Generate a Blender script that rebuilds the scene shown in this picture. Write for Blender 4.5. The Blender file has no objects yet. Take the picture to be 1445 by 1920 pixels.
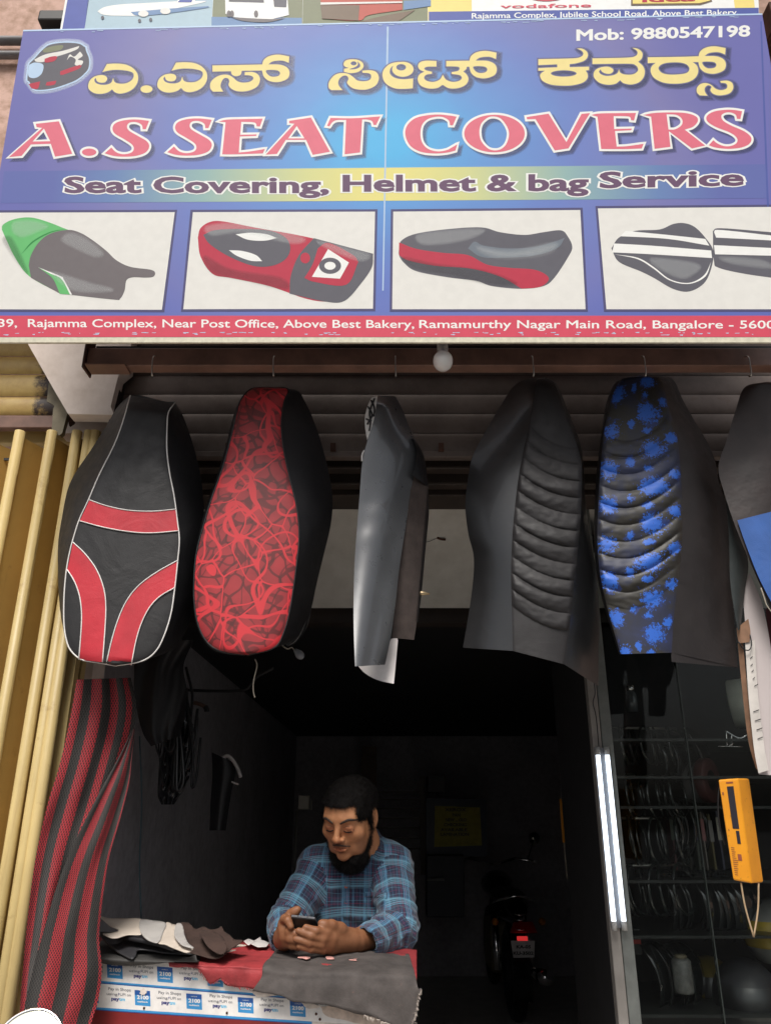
import bpy, bmesh, math, random
import numpy as np
from mathutils import Vector, Matrix, noise
from mathutils.geometry import delaunay_2d_cdt
R = math.radians
random.seed(7)
SC = bpy.context.scene
COL = SC.collection
# ------------------------------------------------------------ camera
F = 1444.0                      # focal length in photograph pixels (1920 high)
PITCH = R(21.2)
CP, SP = math.cos(PITCH), math.sin(PITCH)
CAM = (0.0, 0.0, 1.45)
cd = bpy.data.cameras.new('camera'); co = bpy.data.objects.new('camera', cd); COL.objects.link(co)
co.location = CAM; co.rotation_euler = (R(90) + PITCH, 0, 0)
cd.sensor_fit = 'VERTICAL'; cd.sensor_height = 24; cd.lens = F / 1920 * 24
cd.clip_start = 0.05; cd.clip_end = 400
cd.dof.use_dof = True; cd.dof.focus_distance = 2.2; cd.dof.aperture_fstop = 14
SC.camera = co
# ------------------------------------------------------------ light
w = bpy.data.worlds.new('World'); SC.world = w; w.use_nodes = True
nt = w.node_tree; bg = nt.nodes['Background']
sky = nt.nodes.new('ShaderNodeTexSky'); sky.sky_type = 'NISHITA'; sky.sun_disc = False
SUN_EL, SUN_AZ = R(56), R(192)      # azimuth: behind the camera, a little to the left
sky.sun_elevation = SUN_EL; sky.sun_rotation = SUN_AZ
sky.air_density = 1.0; sky.dust_density = 5.0; sky.ozone_density = 1.0
hs = nt.nodes.new('ShaderNodeHueSaturation'); hs.inputs['Saturation'].default_value = .35; nt.links.new(sky.outputs[0], hs.inputs['Color']); nt.links.new(hs.outputs[0], bg.inputs[0]); bg.inputs[1].default_value = 0.09
sl = bpy.data.lights.new('sun', 'SUN'); sl.energy = 2.8; sl.angle = R(24); sl.color = (1, .96, .9)
so = bpy.data.objects.new('sun', sl); COL.objects.link(so)
sd = Vector((math.sin(SUN_AZ) * math.cos(SUN_EL), math.cos(SUN_AZ) * math.cos(SUN_EL), math.sin(SUN_EL)))
so.rotation_euler = (-sd).to_track_quat('-Z', 'Y').to_euler(); so.location = sd * 20
SC.view_settings.view_transform = 'Standard'; SC.view_settings.look = 'None'
SC.view_settings.gamma = 1; SC.view_settings.use_curve_mapping = False
SC.view_settings.exposure = 0.30
try:
    SC.cycles.use_denoising = True; SC.cycles.max_bounces = 8
except Exception: pass

# ------------------------------------------------------------ helpers
def V(px, py, Y):
    """point of the place whose distance from the camera's plane is Y (world y) seen at photograph pixel px,py"""
    dx = (px - 722.5) / F; dy = (960 - py) / F
    yw = CP - SP * dy; zw = SP + CP * dy
    t = Y / yw
    return Vector((CAM[0] + dx * t, Y, CAM[2] + zw * t))
def ZC(px, py, z):
    """point at height z under pixel"""
    dx = (px - 722.5) / F; dy = (960 - py) / F
    yw = CP - SP * dy; zw = SP + CP * dy
    t = (z - CAM[2]) / zw
    return Vector((dx * t, yw * t, z))

class PlaneMap:
    def __init__(s, p0, u, r=Vector((1, 0, 0))):
        s.p0 = Vector(p0); s.r = Vector(r).normalized(); s.u = Vector(u).normalized(); s.n = s.u.cross(s.r).normalized()
        s.step = .00016
        if s.n.y > 0: s.n = -s.n          # faces the street
    def __call__(s, px, py, k=0.0):
        dx = (px - 722.5) / F; dy = (960 - py) / F
        d = Vector((dx, CP - SP * dy, SP + CP * dy))
        o = Vector(CAM)
        t = (s.p0 - o).dot(s.n) / d.dot(s.n)
        return o + d * t + s.n * (s.step * k)

def tag(o, label=None, cat=None, group=None, kind=None):
    if label: o['label'] = label
    if cat: o['category'] = cat
    if group: o['group'] = group
    if kind: o['kind'] = kind
    return o
def root(name, loc, label, cat, group=None, kind=None):
    o = bpy.data.objects.new(name, None); COL.objects.link(o); o.location = loc
    o.empty_display_size = .05
    return tag(o, label, cat, group, kind)
def origin(o):
    p = Vector((0, 0, 0))
    while o is not None:
        p += o.location; o = o.parent
    return p
def mk(name, vs, fs, mat, parent=None, smooth=False, uvs=None, at=None, mats=None, midx=None):
    vs = [Vector(v) for v in vs]
    if parent is not None: o0 = origin(parent)
    elif at is not None: o0 = Vector(at)
    else:
        a = np.array([tuple(v) for v in vs]); o0 = Vector((float(a[:, 0].mean()), float(a[:, 1].mean()), float(a[:, 2].min())))
    me = bpy.data.meshes.new(name)
    me.from_pydata([tuple(v - o0) for v in vs], [], fs)
    if smooth: me.shade_smooth()
    if uvs is not None:
        uvl = me.uv_layers.new(name='UVMap')
        idx = np.empty(len(me.loops), dtype=np.int32); me.loops.foreach_get('vertex_index', idx)
        uvl.data.foreach_set('uv', np.array(uvs, dtype=np.float32)[idx].ravel())
    me.materials.append(mat)
    if mats:
        for m in mats: me.materials.append(m)
    if midx is not None: me.polygons.foreach_set('material_index', midx)
    o = bpy.data.objects.new(name, me); COL.objects.link(o)
    if parent is not None: o.parent = parent
    else: o.location = o0
    return o
def bevel(o, wd=.003, seg=2, ang=35):
    m = o.modifiers.new('bevel', 'BEVEL'); m.width = wd; m.segments = seg; m.limit_method = 'ANGLE'; m.angle_limit = R(ang)
    return o
def boxg(lo, hi):
    x0, y0, z0 = lo; x1, y1, z1 = hi
    v = [(x0, y0, z0), (x1, y0, z0), (x1, y1, z0), (x0, y1, z0), (x0, y0, z1), (x1, y0, z1), (x1, y1, z1), (x0, y1, z1)]
    f = [(0, 3, 2, 1), (4, 5, 6, 7), (0, 1, 5, 4), (1, 2, 6, 5), (2, 3, 7, 6), (3, 0, 4, 7)]
    return v, f
def box(name, lo, hi, mat, parent=None, bev=0):
    v, f = boxg(lo, hi); o = mk(name, v, f, mat, parent)
    if bev: bevel(o, bev)
    return o
def merge(parts):
    vs, fs = [], []
    for v, f in parts:
        n = len(vs); vs += [Vector(q) for q in v]; fs += [tuple(i + n for i in q) for q in f]
    return vs, fs
def slab(quad, th):
    """quad: 4 pts, th: Vector thickness"""
    q = [Vector(a) for a in quad]; v = q + [a + th for a in q]
    f = [(0, 1, 2, 3), (7, 6, 5, 4), (0, 4, 5, 1), (1, 5, 6, 2), (2, 6, 7, 3), (3, 7, 4, 0)]
    return v, f
def cr(pts, n=6, closed=False):
    """catmull-rom through points (any dim)"""
    P = [np.array(p, float) for p in pts]; out = []; N = len(P)
    rng = range(N if closed else N - 1)
    for i in rng:
        p1 = P[i]; p2 = P[(i + 1) % N]
        p0 = P[(i - 1) % N] if (closed or i > 0) else 2 * p1 - p2
        p3 = P[(i + 2) % N] if (closed or i + 2 < N) else 2 * p2 - p1
        for k in range(n):
            t = k / n
            out.append(.5 * ((2 * p1) + (p2 - p0) * t + (2 * p0 - 5 * p1 + 4 * p2 - p3) * t * t + (3 * p1 - p0 - 3 * p2 + p3) * t ** 3))
    if not closed: out.append(P[-1])
    return out
def tubeg(pts, r, n=8, closed=False, caps=True):
    P = [Vector(p) for p in pts]; N = len(P); vs, fs = [], []
    rr = r if hasattr(r, '__len__') else [r] * N
    prev = None
    for i in range(N):
        a = P[i - 1] if (i > 0 or closed) else P[i]; b = P[(i + 1) % N] if (i < N - 1 or closed) else P[i]
        t = (b - a)
        t = t.normalized() if t.length > 1e-9 else Vector((0, 0, 1))
        if prev is None:
            up = Vector((0, 0, 1)) if abs(t.z) < .9 else Vector((0, 1, 0))
            x = t.cross(up).normalized()
        else:
            x = (prev - t * prev.dot(t))
            x = x.normalized() if x.length > 1e-6 else t.orthogonal().normalized()
        prev = x; y = t.cross(x)
        for k in range(n):
            a_ = 2 * math.pi * k / n
            vs.append(P[i] + (x * math.cos(a_) + y * math.sin(a_)) * rr[i])
    M = N if closed else N - 1
    for i in range(M):
        for k in range(n):
            a = i * n + k; b = i * n + (k + 1) % n; c = ((i + 1) % N) * n + (k + 1) % n; d = ((i + 1) % N) * n + k
            fs.append((a, b, c, d))
    if caps and not closed:
        fs.append(tuple(reversed(range(n)))); fs.append(tuple(range((N - 1) * n, N * n)))
    return vs, fs
def tube(name, pts, r, mat, parent=None, n=8, closed=False):
    v, f = tubeg(pts, r, n, closed); return mk(name, v, f, mat, parent, smooth=True)
def latheg(prof, c, axis=Vector((0, 0, 1)), n=20):
    """prof: list (r,h)"""
    axis = Vector(axis).normalized(); x = axis.orthogonal().normalized(); y = axis.cross(x); c = Vector(c)
    vs, fs = [], []
    for r, h in prof:
        for k in range(n):
            a = 2 * math.pi * k / n; vs.append(c + axis * h + (x * math.cos(a) + y * math.sin(a)) * r)
    for i in range(len(prof) - 1):
        for k in range(n):
            fs.append((i * n + k, i * n + (k + 1) % n, (i + 1) * n + (k + 1) % n, (i + 1) * n + k))
    return vs, fs
def lathe(name, prof, c, mat, parent=None, axis=(0, 0, 1), n=20):
    v, f = latheg(prof, c, Vector(axis), n); return mk(name, v, f, mat, parent, smooth=True)
def gridg(fn, nu, nv, uv=None):
    vs, fs, uvs = [], [], []
    for j in range(nv + 1):
        for i in range(nu + 1):
            u = i / nu; v = j / nv
            vs.append(fn(u, v)); uvs.append(uv(u, v) if uv else (u, v))
    for j in range(nv):
        for i in range(nu):
            a = j * (nu + 1) + i; fs.append((a, a + nu + 1, a + nu + 2, a + 1))
    return vs, fs, uvs
def rot2(a, b):
    return a
def solid(o, t, off=1):
    m = o.modifiers.new('thickness', 'SOLIDIFY'); m.thickness = t; m.offset = off; return o
# --- flat fills -------------------------------------------------
def contour(pts, n=5):
    """pts (x,y) smooth or (x,y,1) corner"""
    N = len(pts); out = []
    for i in range(N):
        p1 = np.array(pts[i][:2], float); p2 = np.array(pts[(i + 1) % N][:2], float)
        c1 = len(pts[i]) > 2; c2 = len(pts[(i + 1) % N]) > 2
        p0 = np.array(pts[i - 1][:2], float); p3 = np.array(pts[(i + 2) % N][:2], float)
        if c1 and c2: out.append(p1); continue
        if c1: p0 = 2 * p1 - p2 if not c2 else p1
        if c2: p3 = 2 * p2 - p1
        for k in range(n):
            t = k / n
            out.append(.5 * ((2 * p1) + (p2 - p0) * t + (2 * p0 - 5 * p1 + 4 * p2 - p3) * t * t + (3 * p1 - p0 - 3 * p2 + p3) * t ** 3))
    return np.array(out)
def ell(cx, cy, rx, ry, n=24, rot=0):
    a = np.arange(n) * 2 * math.pi / n
    x = rx * np.cos(a); y = ry * np.sin(a); c, s = math.cos(rot), math.sin(rot)
    return np.stack([cx + x * c - y * s, cy + x * s + y * c], 1)
def area(c): return .5 * float(np.sum(c[:, 0] * np.roll(c[:, 1], -1) - np.roll(c[:, 0], -1) * c[:, 1]))
def orient(c, pos=True): return c if (area(c) > 0) == pos else c[::-1]
def offset(c, d):
    """grow (d>0) a contour oriented positive; holes (negative) shrink"""
    a = c - np.roll(c, 1, 0); b = np.roll(c, -1, 0) - c
    a /= np.linalg.norm(a, axis=1)[:, None] + 1e-9; b /= np.linalg.norm(b, axis=1)[:, None] + 1e-9
    na = np.stack([a[:, 1], -a[:, 0]], 1); nb = np.stack([b[:, 1], -b[:, 0]], 1)
    m = na + nb; L = np.linalg.norm(m, axis=1)[:, None] + 1e-9; m /= L
    k = 1 / np.maximum((m * na).sum(1), .6)
    return c + m * (k * d)[:, None]
def fill(conts):
    """union fill with non-zero winding. conts: list of arrays (positive outers, negative holes)"""
    pts, faces = [], []
    for c in conts:
        n = len(pts); pts += [Vector((float(p[0]), float(p[1]))) for p in c]; faces.append(list(range(n, n + len(c))))
    vv, ee, ff, _, _, _ = delaunay_2d_cdt(pts, [], faces, 1, 1e-4)
    vv = np.array([tuple(v) for v in vv]); ff = np.array([f for f in ff if len(f) == 3])
    cen = vv[ff].mean(1); wn = np.zeros(len(cen))
    for c in conts:
        d = np.roll(c, -1, 0)
        for (ax, ay), (bx, by) in zip(c, d):
            up = (ay <= cen[:, 1]) & (by > cen[:, 1]); dn = (ay > cen[:, 1]) & (by <= cen[:, 1])
            isl = (bx - ax) * (cen[:, 1] - ay) - (cen[:, 0] - ax) * (by - ay)
            wn += (up & (isl > 0)).astype(int) - (dn & (isl < 0)).astype(int)
    ff = ff[np.abs(wn) > .5]
    return vv, [tuple(int(i) for i in f) for f in ff]
def flat(name, conts, pm, k, mat, parent, dx=0, dy=0, grow=0):
    cs = [offset(c, grow) if grow else c for c in conts]
    vv, ff = fill(cs)
    o = mk(name, [pm(x + dx, y + dy, k) for x, y in vv], ff, mat, parent)
    return fixn(o, pm.n)
def fixn(o, n):
    me = o.data
    if len(me.polygons) and sum(p.normal.dot(n) for p in me.polygons) < 0: me.flip_normals()
    return o
_tc = {}
def text_mesh(s, off=0.0, shear=0.0, space=1.0):
    key = (s, off, shear, space)
    if key in _tc: return _tc[key]
    c = bpy.data.curves.new('t', 'FONT'); c.body = s; c.size = 1; c.offset = off; c.shear = shear; c.space_character = space
    c.resolution_u = 3; c.fill_mode = 'FRONT'
    o = bpy.data.objects.new('t', c); COL.objects.link(o)
    dg = bpy.context.evaluated_depsgraph_get(); me = bpy.data.meshes.new_from_object(o.evaluated_get(dg))
    vs = np.array([tuple(v.co)[:2] for v in me.vertices]); fs = [tuple(p.vertices) for p in me.polygons]
    bpy.data.objects.remove(o); bpy.data.curves.remove(c); bpy.data.meshes.remove(me)
    _tc[key] = (vs, fs); return vs, fs
def text_loops(s, shear, space):
    key = ('L', s, shear, space)
    if key in _tc: return _tc[key]
    vs, fs = text_mesh(s, 0, shear, space)
    # weld
    q = {}; ids = []
    for v in vs:
        k_ = (round(float(v[0]), 4), round(float(v[1]), 4)); ids.append(q.setdefault(k_, len(q)))
    P = np.array(list(q.keys())); ed = {}
    for f in fs:
        g = [ids[i] for i in f]
        a = sum(P[g[i]][0] * P[g[(i + 1) % len(g)]][1] - P[g[(i + 1) % len(g)]][0] * P[g[i]][1] for i in range(len(g)))
        if a < 0: g = g[::-1]
        for i in range(len(g)):
            e = (g[i], g[(i + 1) % len(g)])
            if e[0] == e[1]: continue
            if (e[1], e[0]) in ed: del ed[(e[1], e[0])]
            else: ed[e] = 1
    nx = {}
    for a, b in ed: nx.setdefault(a, []).append(b)
    loops = []
    while nx:
        a0 = next(iter(nx)); lp_ = [a0]; a = a0
        while True:
            b = nx[a].pop()
            if not nx[a]: del nx[a]
            if b == a0 or b not in nx: break
            lp_.append(b); a = b
        if len(lp_) > 2: loops.append(P[lp_])
    _tc[key] = loops; return loops
def text(name, s, x0, x1, y0, y1, cap, pm, k, mat, parent, off=0, shear=0, space=1.0, dx=0, dy=0):
    """text from x0..x1 along baseline y0->y1 (pixels of the print), cap height in px"""
    b, _ = text_mesh(s, 0, shear, space); lo, hi = b[:, 0].min(), b[:, 0].max()
    if off: vs, fs = fill([offset(c, off) for c in text_loops(s, shear, space)])
    else: vs, fs = text_mesh(s, 0, shear, space)
    out = []
    for x, y in vs:
        u = (x - lo) / (hi - lo)
        out.append(pm(x0 + u * (x1 - x0) + dx, y0 + u * (y1 - y0) - y / .73 * cap + dy, k))
    o = mk(name, out, fs, mat, parent); return fixn(o, pm.n)
# --- materials ---------------------------------------------------
def srgb(r, g, b):
    f = lambda c: (c / 255 / 12.92) if c / 255 <= .04045 else ((c / 255 + .055) / 1.055) ** 2.4
    return (f(r), f(g), f(b), 1)
class Mat:
    def __init__(s, name):
        s.m = bpy.data.materials.new(name); s.m.use_nodes = True; s.nt = s.m.node_tree; s.b = s.nt.nodes['Principled BSDF']
        s._tc = None
    def N(s, t, **kw):
        n = s.nt.nodes.new(t)
        for k, v in kw.items():
            if k.startswith('i_'):
                key = k[2:]; n.inputs[int(key) if key.isdigit() else key].default_value = v
            else: setattr(n, k, v)
        return n
    def L(s, a, b): s.nt.links.new(a, b)
    def tc(s, o='Object'):
        if s._tc is None: s._tc = s.N('ShaderNodeTexCoord')
        return s._tc.outputs[o]
    def ramp(s, fac, stops, interp='LINEAR'):
        r = s.N('ShaderNodeValToRGB'); r.color_ramp.interpolation = interp
        e = r.color_ramp.elements
        while len(e) < len(stops): e.new(.5)
        for q, (p, c) in zip(e, stops): q.position = p; q.color = c if len(c) == 4 else (*c, 1)
        s.L(fac, r.inputs[0]); return r.outputs[0]
    def noise(s, scale, detail=4, rough=.5, vec=None, dist=0):
        n = s.N('ShaderNodeTexNoise'); n.inputs['Scale'].default_value = scale; n.inputs['Detail'].default_value = detail
        n.inputs['Roughness'].default_value = rough; n.inputs['Distortion'].default_value = dist
        s.L(vec if vec is not None else s.tc(), n.inputs['Vector']); return n
    def mix(s, fac, a, b, mode='MIX'):
        n = s.N('ShaderNodeMix', data_type='RGBA', blend_type=mode)
        for sock, v in ((n.inputs[0], fac), (n.inputs[6], a), (n.inputs[7], b)):
            if hasattr(v, 'is_output'): s.L(v, sock)
            else: sock.default_value = v
        return n.outputs[2]
    def math(s, op, a, b=0.0, c=None):
        n = s.N('ShaderNodeMath', operation=op)
        for i, v in enumerate((a, b) if c is None else (a, b, c)):
            if hasattr(v, 'is_output'): s.L(v, n.inputs[i])
            else: n.inputs[i].default_value = v
        return n.outputs[0]
    def bump(s, h, strength=.3, dist=.002):
        n = s.N('ShaderNodeBump'); n.inputs['Strength'].default_value = strength; n.inputs['Distance'].default_value = dist
        s.L(h, n.inputs['Height']); s.L(n.outputs[0], s.b.inputs['Normal'])
    def set(s, **kw):
        for k, v in kw.items():
            key = {'col': 'Base Color', 'rough': 'Roughness', 'metal': 'Metallic', 'spec': 'Specular IOR Level', 'sheen': 'Sheen Weight',
                   'trans': 'Transmission Weight', 'coat': 'Coat Weight', 'sss': 'Subsurface Weight', 'ecol': 'Emission Color', 'estr': 'Emission Strength', 'alpha': 'Alpha'}[k]
            if hasattr(v, 'is_output'): s.L(v, s.b.inputs[key])
            else: s.b.inputs[key].default_value = v
        return s
def simple(name, col, rough=.6, metal=0, var=.12, scale=20, bump=0, bscale=200, **kw):
    m = Mat(name); c = col if len(col) == 4 else (*col, 1)
    n = m.noise(scale, 5, .6)
    d = tuple(x * (1 - var) for x in c[:3]) + (1,); l = tuple(min(1, x * (1 + var)) for x in c[:3]) + (1,)
    m.set(col=m.ramp(n.outputs[0], [(.3, d), (.7, l)]), rough=rough, metal=metal, **kw)
    if bump: m.bump(m.noise(bscale, 3).outputs[0], bump, .001)
    return m.m
# ============================================================ materials of the setting
M = {}
def plaster(name, base, dirt, rough=.85, sc=3):
    m = Mat(name); n = m.noise(sc, 8, .65); n2 = m.noise(sc * 9, 5, .6)
    f = m.math('MULTIPLY', n.outputs[0], n2.outputs[0])
    m.set(col=m.ramp(f, [(.12, dirt), (.22, tuple(.5 * a + .5 * b for a, b in zip(base, dirt))), (.34, base)]), rough=rough)
    m.bump(n2.outputs[0], .35, .003); return m.m
M['pink'] = plaster('pink_plaster', srgb(205, 170, 155), srgb(150, 118, 95))
M['beige'] = plaster('beige_plaster', srgb(226, 212, 202), srgb(206, 190, 178), sc=2)
M['darkwall'] = plaster('dark_wall', (.42, .40, .43, 1), (.28, .27, .28, 1), sc=3)
M['ceil'] = plaster('ceiling_paint', (.62, .60, .55, 1), (.5, .48, .43, 1), sc=1.5)
M['black'] = simple('black_board', (.012, .011, .012), .6)
M['brownwood'] = simple('dark_wood', (.03, .02, .015), .6, scale=8, var=.4)
M['asphalt'] = simple('asphalt', (.05, .05, .052), .9, scale=60, var=.3, bump=.6, bscale=300)
M['paver'] = simple('paving_concrete', (.5, .47, .43), .8, scale=12, var=.25, bump=.4)
def yellow_paint(name='yellow_paint', base=(208, 184, 126)):
    m = Mat(name); n = m.noise(4, 6, .6); n2 = m.noise(60, 4)
    c = m.ramp(n.outputs[0], [(.3, srgb(*[int(x * .9) for x in base])), (.65, srgb(*base))])
    st = m.ramp(m.noise(9, 8, .75).outputs[0], [(.60, (0, 0, 0)), (.70, (1, 1, 1))])
    c = m.mix(m.math('MULTIPLY', st, .55), c, srgb(140, 105, 60))
    g = m.noise(1.0, 5, .7, vec=None); mp = m.N('ShaderNodeMapping'); mp.inputs['Scale'].default_value = (60, 60, 2.5); m.L(m.tc(), mp.inputs[0]); m.L(mp.outputs[0], g.inputs['Vector'])
    c = m.mix(m.math('MULTIPLY', m.ramp(g.outputs[0], [(.55, (0, 0, 0)), (.75, (1, 1, 1))]), .45), c, srgb(150, 118, 70)); m.set(col=c, rough=.45); m.bump(n2.outputs[0], .12, .002); return m.m
M['yellow'] = yellow_paint()
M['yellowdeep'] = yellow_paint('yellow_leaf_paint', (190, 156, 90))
M['galv'] = simple('galvanised_steel', (.17, .145, .095), .55, .3, scale=15, var=.3)
M['rail'] = simple('brown_rail_paint', srgb(128, 96, 82)[:3], .42, 0, scale=9, var=.35, bump=.1, bscale=40)
def shutter_mat():
    m = Mat('grey_shutter_steel'); n = m.noise(5, 8, .7); n2 = m.noise(2.2, 3)
    c = m.ramp(n.outputs[0], [(.35, srgb(88, 76, 70)), (.6, srgb(112, 100, 94)), (.75, srgb(94, 70, 58))])
    m.set(col=c, rough=.5, metal=.25); m.bump(n.outputs[0], .15, .002); return m.m
M['shutter'] = shutter_mat()
def yshutter():
    m = Mat('yellow_shutter_steel'); sep = m.N('ShaderNodeSeparateXYZ'); m.L(m.tc(), sep.inputs[0])
    n = m.noise(14, 8, .7); c0 = m.ramp(n.outputs[0], [(.3, srgb(176, 142, 82)), (.65, srgb(205, 176, 108))])
    # greasy black wear next to the guide
    f = m.math('ADD', sep.outputs[0], m.math('MULTIPLY', m.noise(26, 6, .7).outputs[0], .16))
    g = m.ramp(f, [(.205, (0, 0, 0)), (.235, (1, 1, 1))])
    m.set(col=m.mix(g, c0, srgb(60, 44, 36)), rough=.45); return m.m
M['yshutter'] = yshutter()
M['steel'] = simple('bright_steel', (.5, .48, .44), .3, 1)
M['rust'] = simple('rusty_iron', srgb(80, 50, 38)[:3], .8, .1, scale=30, var=.5)

# ============================================================ ground
def ground():
    m = M['asphalt']
    o = mk('road', [(-60, -60, -.12), (60, -60, -.12), (60, 1.0, -.12), (-60, 1.0, -.12)], [(0, 1, 2, 3)], m); tag(o, kind='structure')
    v, f = boxg((-60, 1.0, -.25), (60, 60, 0.0)); o = mk('pavement', v, f, M['paver']); tag(o, kind='structure')
ground()
# ============================================================ the shop building
B = root('shop_building', (0, 2.6, 0), 'pink plastered shop building with a dark open shop room under the signboard', 'building')
XL, XR = -0.91, 1.9      # inner walls of the room
box('facade_wall', (-9, 1.98, 3.02), (9, 2.2, 7.5), M['pink'], B)
# piers either side of the opening, and beam over the shutters
box('pier', (-9, 2.32, 0), (-4.2, 2.6, 3.02), M['pink'], B)
box('pier', (XR + .02, 2.2, 0), (9, 2.6, 3.02), M['pink'], B)
box('side_wall', (XL - .14, 2.47, 0.001), (XL, 8.4, 2.9), M['darkwall'], B)
box('side_wall', (XR, 2.62, 0.001), (XR + .14, 8.4, 2.9), M['darkwall'], B)
box('back_wall', (XL, 8.2, 0.001), (XR, 8.4, 2.9), M['darkwall'], B)
zA, zB_ = V(722, 920, 2.50).z, V(722, 1140, 2.92).z
v_, f_ = slab([(XL, 2.495, zA), (XR, 2.495, zA), (XR, 2.92, zB_), (XL, 2.92, zB_)], Vector((0, .05, .06))); mk('sloping_ceiling', v_, f_, M['ceil'], B)
box('loft_beam', (XL, 2.975, zB_ - .045), (XR, 3.06, zB_ + .06), M['brownwood'], B)
box('loft_board', (XL, 3.062, zB_ - .02), (XR, 8.2, zB_ + .04), M['black'], B)
box('floor_slab', (XL, 2.3, 0.0015), (XR, 8.2, .02), simple('pale_floor_tile', (.62, .6, .56), .4, scale=8), B)
box('roof_slab', (-9, 2.202, 2.92), (9, 8.6, 3.05), M['pink'], B)
# beige divider left of the rolling shutter (a wall face towards the street)
q0 = V(50, 640, 1.99); 
def divider():
    # wall face stood upright to catch more street light, left of the shutter box
    z = 2.58
    a = [ZC(48, 642, z), ZC(222, 705, z), ZC(228, 778, z), ZC(118, 772, z)]
    pts = [V(40, 622, 2.07), V(250, 622, 2.07), V(240, 690, 2.07), V(222, 705, 2.07), V(208, 762, 2.07), V(214, 778, 2.07), V(128, 776, 2.07), V(104, 735, 2.07)]
    vs = pts + [p + Vector((0, .05, .0)) for p in pts]; n = len(pts)
    fs = [tuple(range(n)), tuple(reversed(range(n, 2 * n)))] + [(i, i + n, (i + 1) % n + n, (i + 1) % n) for i in range(n)]
    o = mk('upright_wall_face', vs, fs, M['beige'], B)
    pts = [V(112, 775, 2.20), V(300, 775, 2.20), V(300, 812, 2.20), V(112, 812, 2.20)]
    v, f = slab(pts, Vector((0, .1, 0))); mk('lintel', v, f, M['beige'], B)
divider()
# pillar wall between gate and room
a = V(150, 1250, 2.42); b = V(262, 1250, 2.42)
box('jamb', (a.x - .25, 2.36, .001), (XL + .02, 2.46, 2.9), M['beige'], B)
# ============================================================ grey rolling shutter above the opening
sh = root('rolling_shutter', (0.4, 2.15, 2.3), 'grey steel rolling shutter, raised, above the dark opening', 'shutter')
def slat_strip(name, x0, x1, ya, za, pitch, mat, parent, dy=.012):
    def fn(u, v):
        t = v; b = math.sin(t * math.pi)
        return Vector((x0 + (x1 - x0) * u, ya - dy * b ** .6 if t not in (0, 1) else ya, za + pitch * t))
    vs, fs, _ = gridg(fn, 1, 10); o = mk(name, vs, fs, mat, parent, smooth=True); return o
zt = V(722, 660, 2.13).z; z = zt + .12
Xa, Xb = V(228, 760, 2.13).x, 1.95
for i in range(7):
    slat_strip('slat', Xa, Xb, 2.13 + .0015 * i, z - .068, .0675, M['shutter'], sh, .004); z -= .068
zb = z
# bottom rail & roller housing
o = box('bottom_bar', (Xa, 2.12, zb - .022), (Xb, 2.15, zb - .002), M['shutter'], sh, .003)
for x in (V(430, 830, 2.12).x, V(625, 830, 2.12).x, V(826, 830, 2.12).x): box('lock_lug', (x - .008, 2.105, zb - .005), (x + .008, 2.119, zb + .018), M['rust'], sh)
zc = V(722, 928, 2.355).z
hv = [V(300, 832, 2.2).z, zc]
for i, (y0, z0, z1, r) in enumerate([(2.2, V(722, 836, 2.2).z, V(722, 806, 2.2).z, .02), (2.25, V(722, 878, 2.25).z, V(722, 846, 2.25).z, .02), (2.3, V(722, 908, 2.3).z, V(722, 884, 2.3).z, .02)]):
    box('channel', (Xa, y0, z0), (Xb, y0 + .05, z1), M['brownwood'], sh, .006)
box('housing', (Xa, 2.36, zc), (Xb, 2.49, 2.9), M['brownwood'], sh, .004)
box('guide_channel', (Xa - .02, 2.1, 2.42), (Xa - .002, 2.36, 2.9), M['brownwood'], sh)
# bright lock bar behind
pa, pb = V(818, 899, 2.34), V(876, 899, 2.34)
o = tube('lock_bar', [pa, pb], .004, M['steel'], sh)
# ============================================================ hanging rail
rl = root('hanging_rail', (.4, 1.86, 2.6), 'brown painted steel rail under the signboard that the seats hang from', 'rail')
ra = V(160, 690, 1.86); rb = V(160, 652, 1.86)
box('square_tube', (ra.x, 1.86, ra.z + .008), (2.2, 1.90, rb.z), M['rail'], rl, .003)
box('angle_flange', (ra.x + .004, 1.845, ra.z + .002), (ra.x + .115, 1.898, ra.z + .0075), M['rail'], rl)
box('end_plate', (ra.x - .006, 1.85, ra.z - .002), (ra.x - .001, 1.91, rb.z + .08), M['rust'], rl)
box('top_flange', (ra.x + .002, 1.905, rb.z - .02), (2.2, 1.925, rb.z + .035), M['black'], rl)
for px, lab in ((287, 'first hook of the rail, above the black and red striped seat'), (513, 'second hook of the rail, above the red patterned seat'), (741, 'third hook of the rail, above the narrow side-on seat cover'),
           (998, 'fourth hook of the rail, above the plain black ribbed seat'), (1207, 'fifth hook of the rail, above the blue camouflage seat'), (1403, 'sixth hook of the rail, near the right edge above the dark cover')):
    p = V(px, 688, 1.852); v = [p + Vector(q) for q in ((0, .03, .05), (0, -.006, .03), (0, -.008, .0), (.001, -.004, -.022), (.001, .004, -.028), (.001, .011, -.022))]
    o = tube('hook', [Vector(q) for q in cr([tuple(q) for q in v], 4)], .0018, M['steel'])
    tag(o, lab, 'hook', 'wire hooks on the rail')
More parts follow.
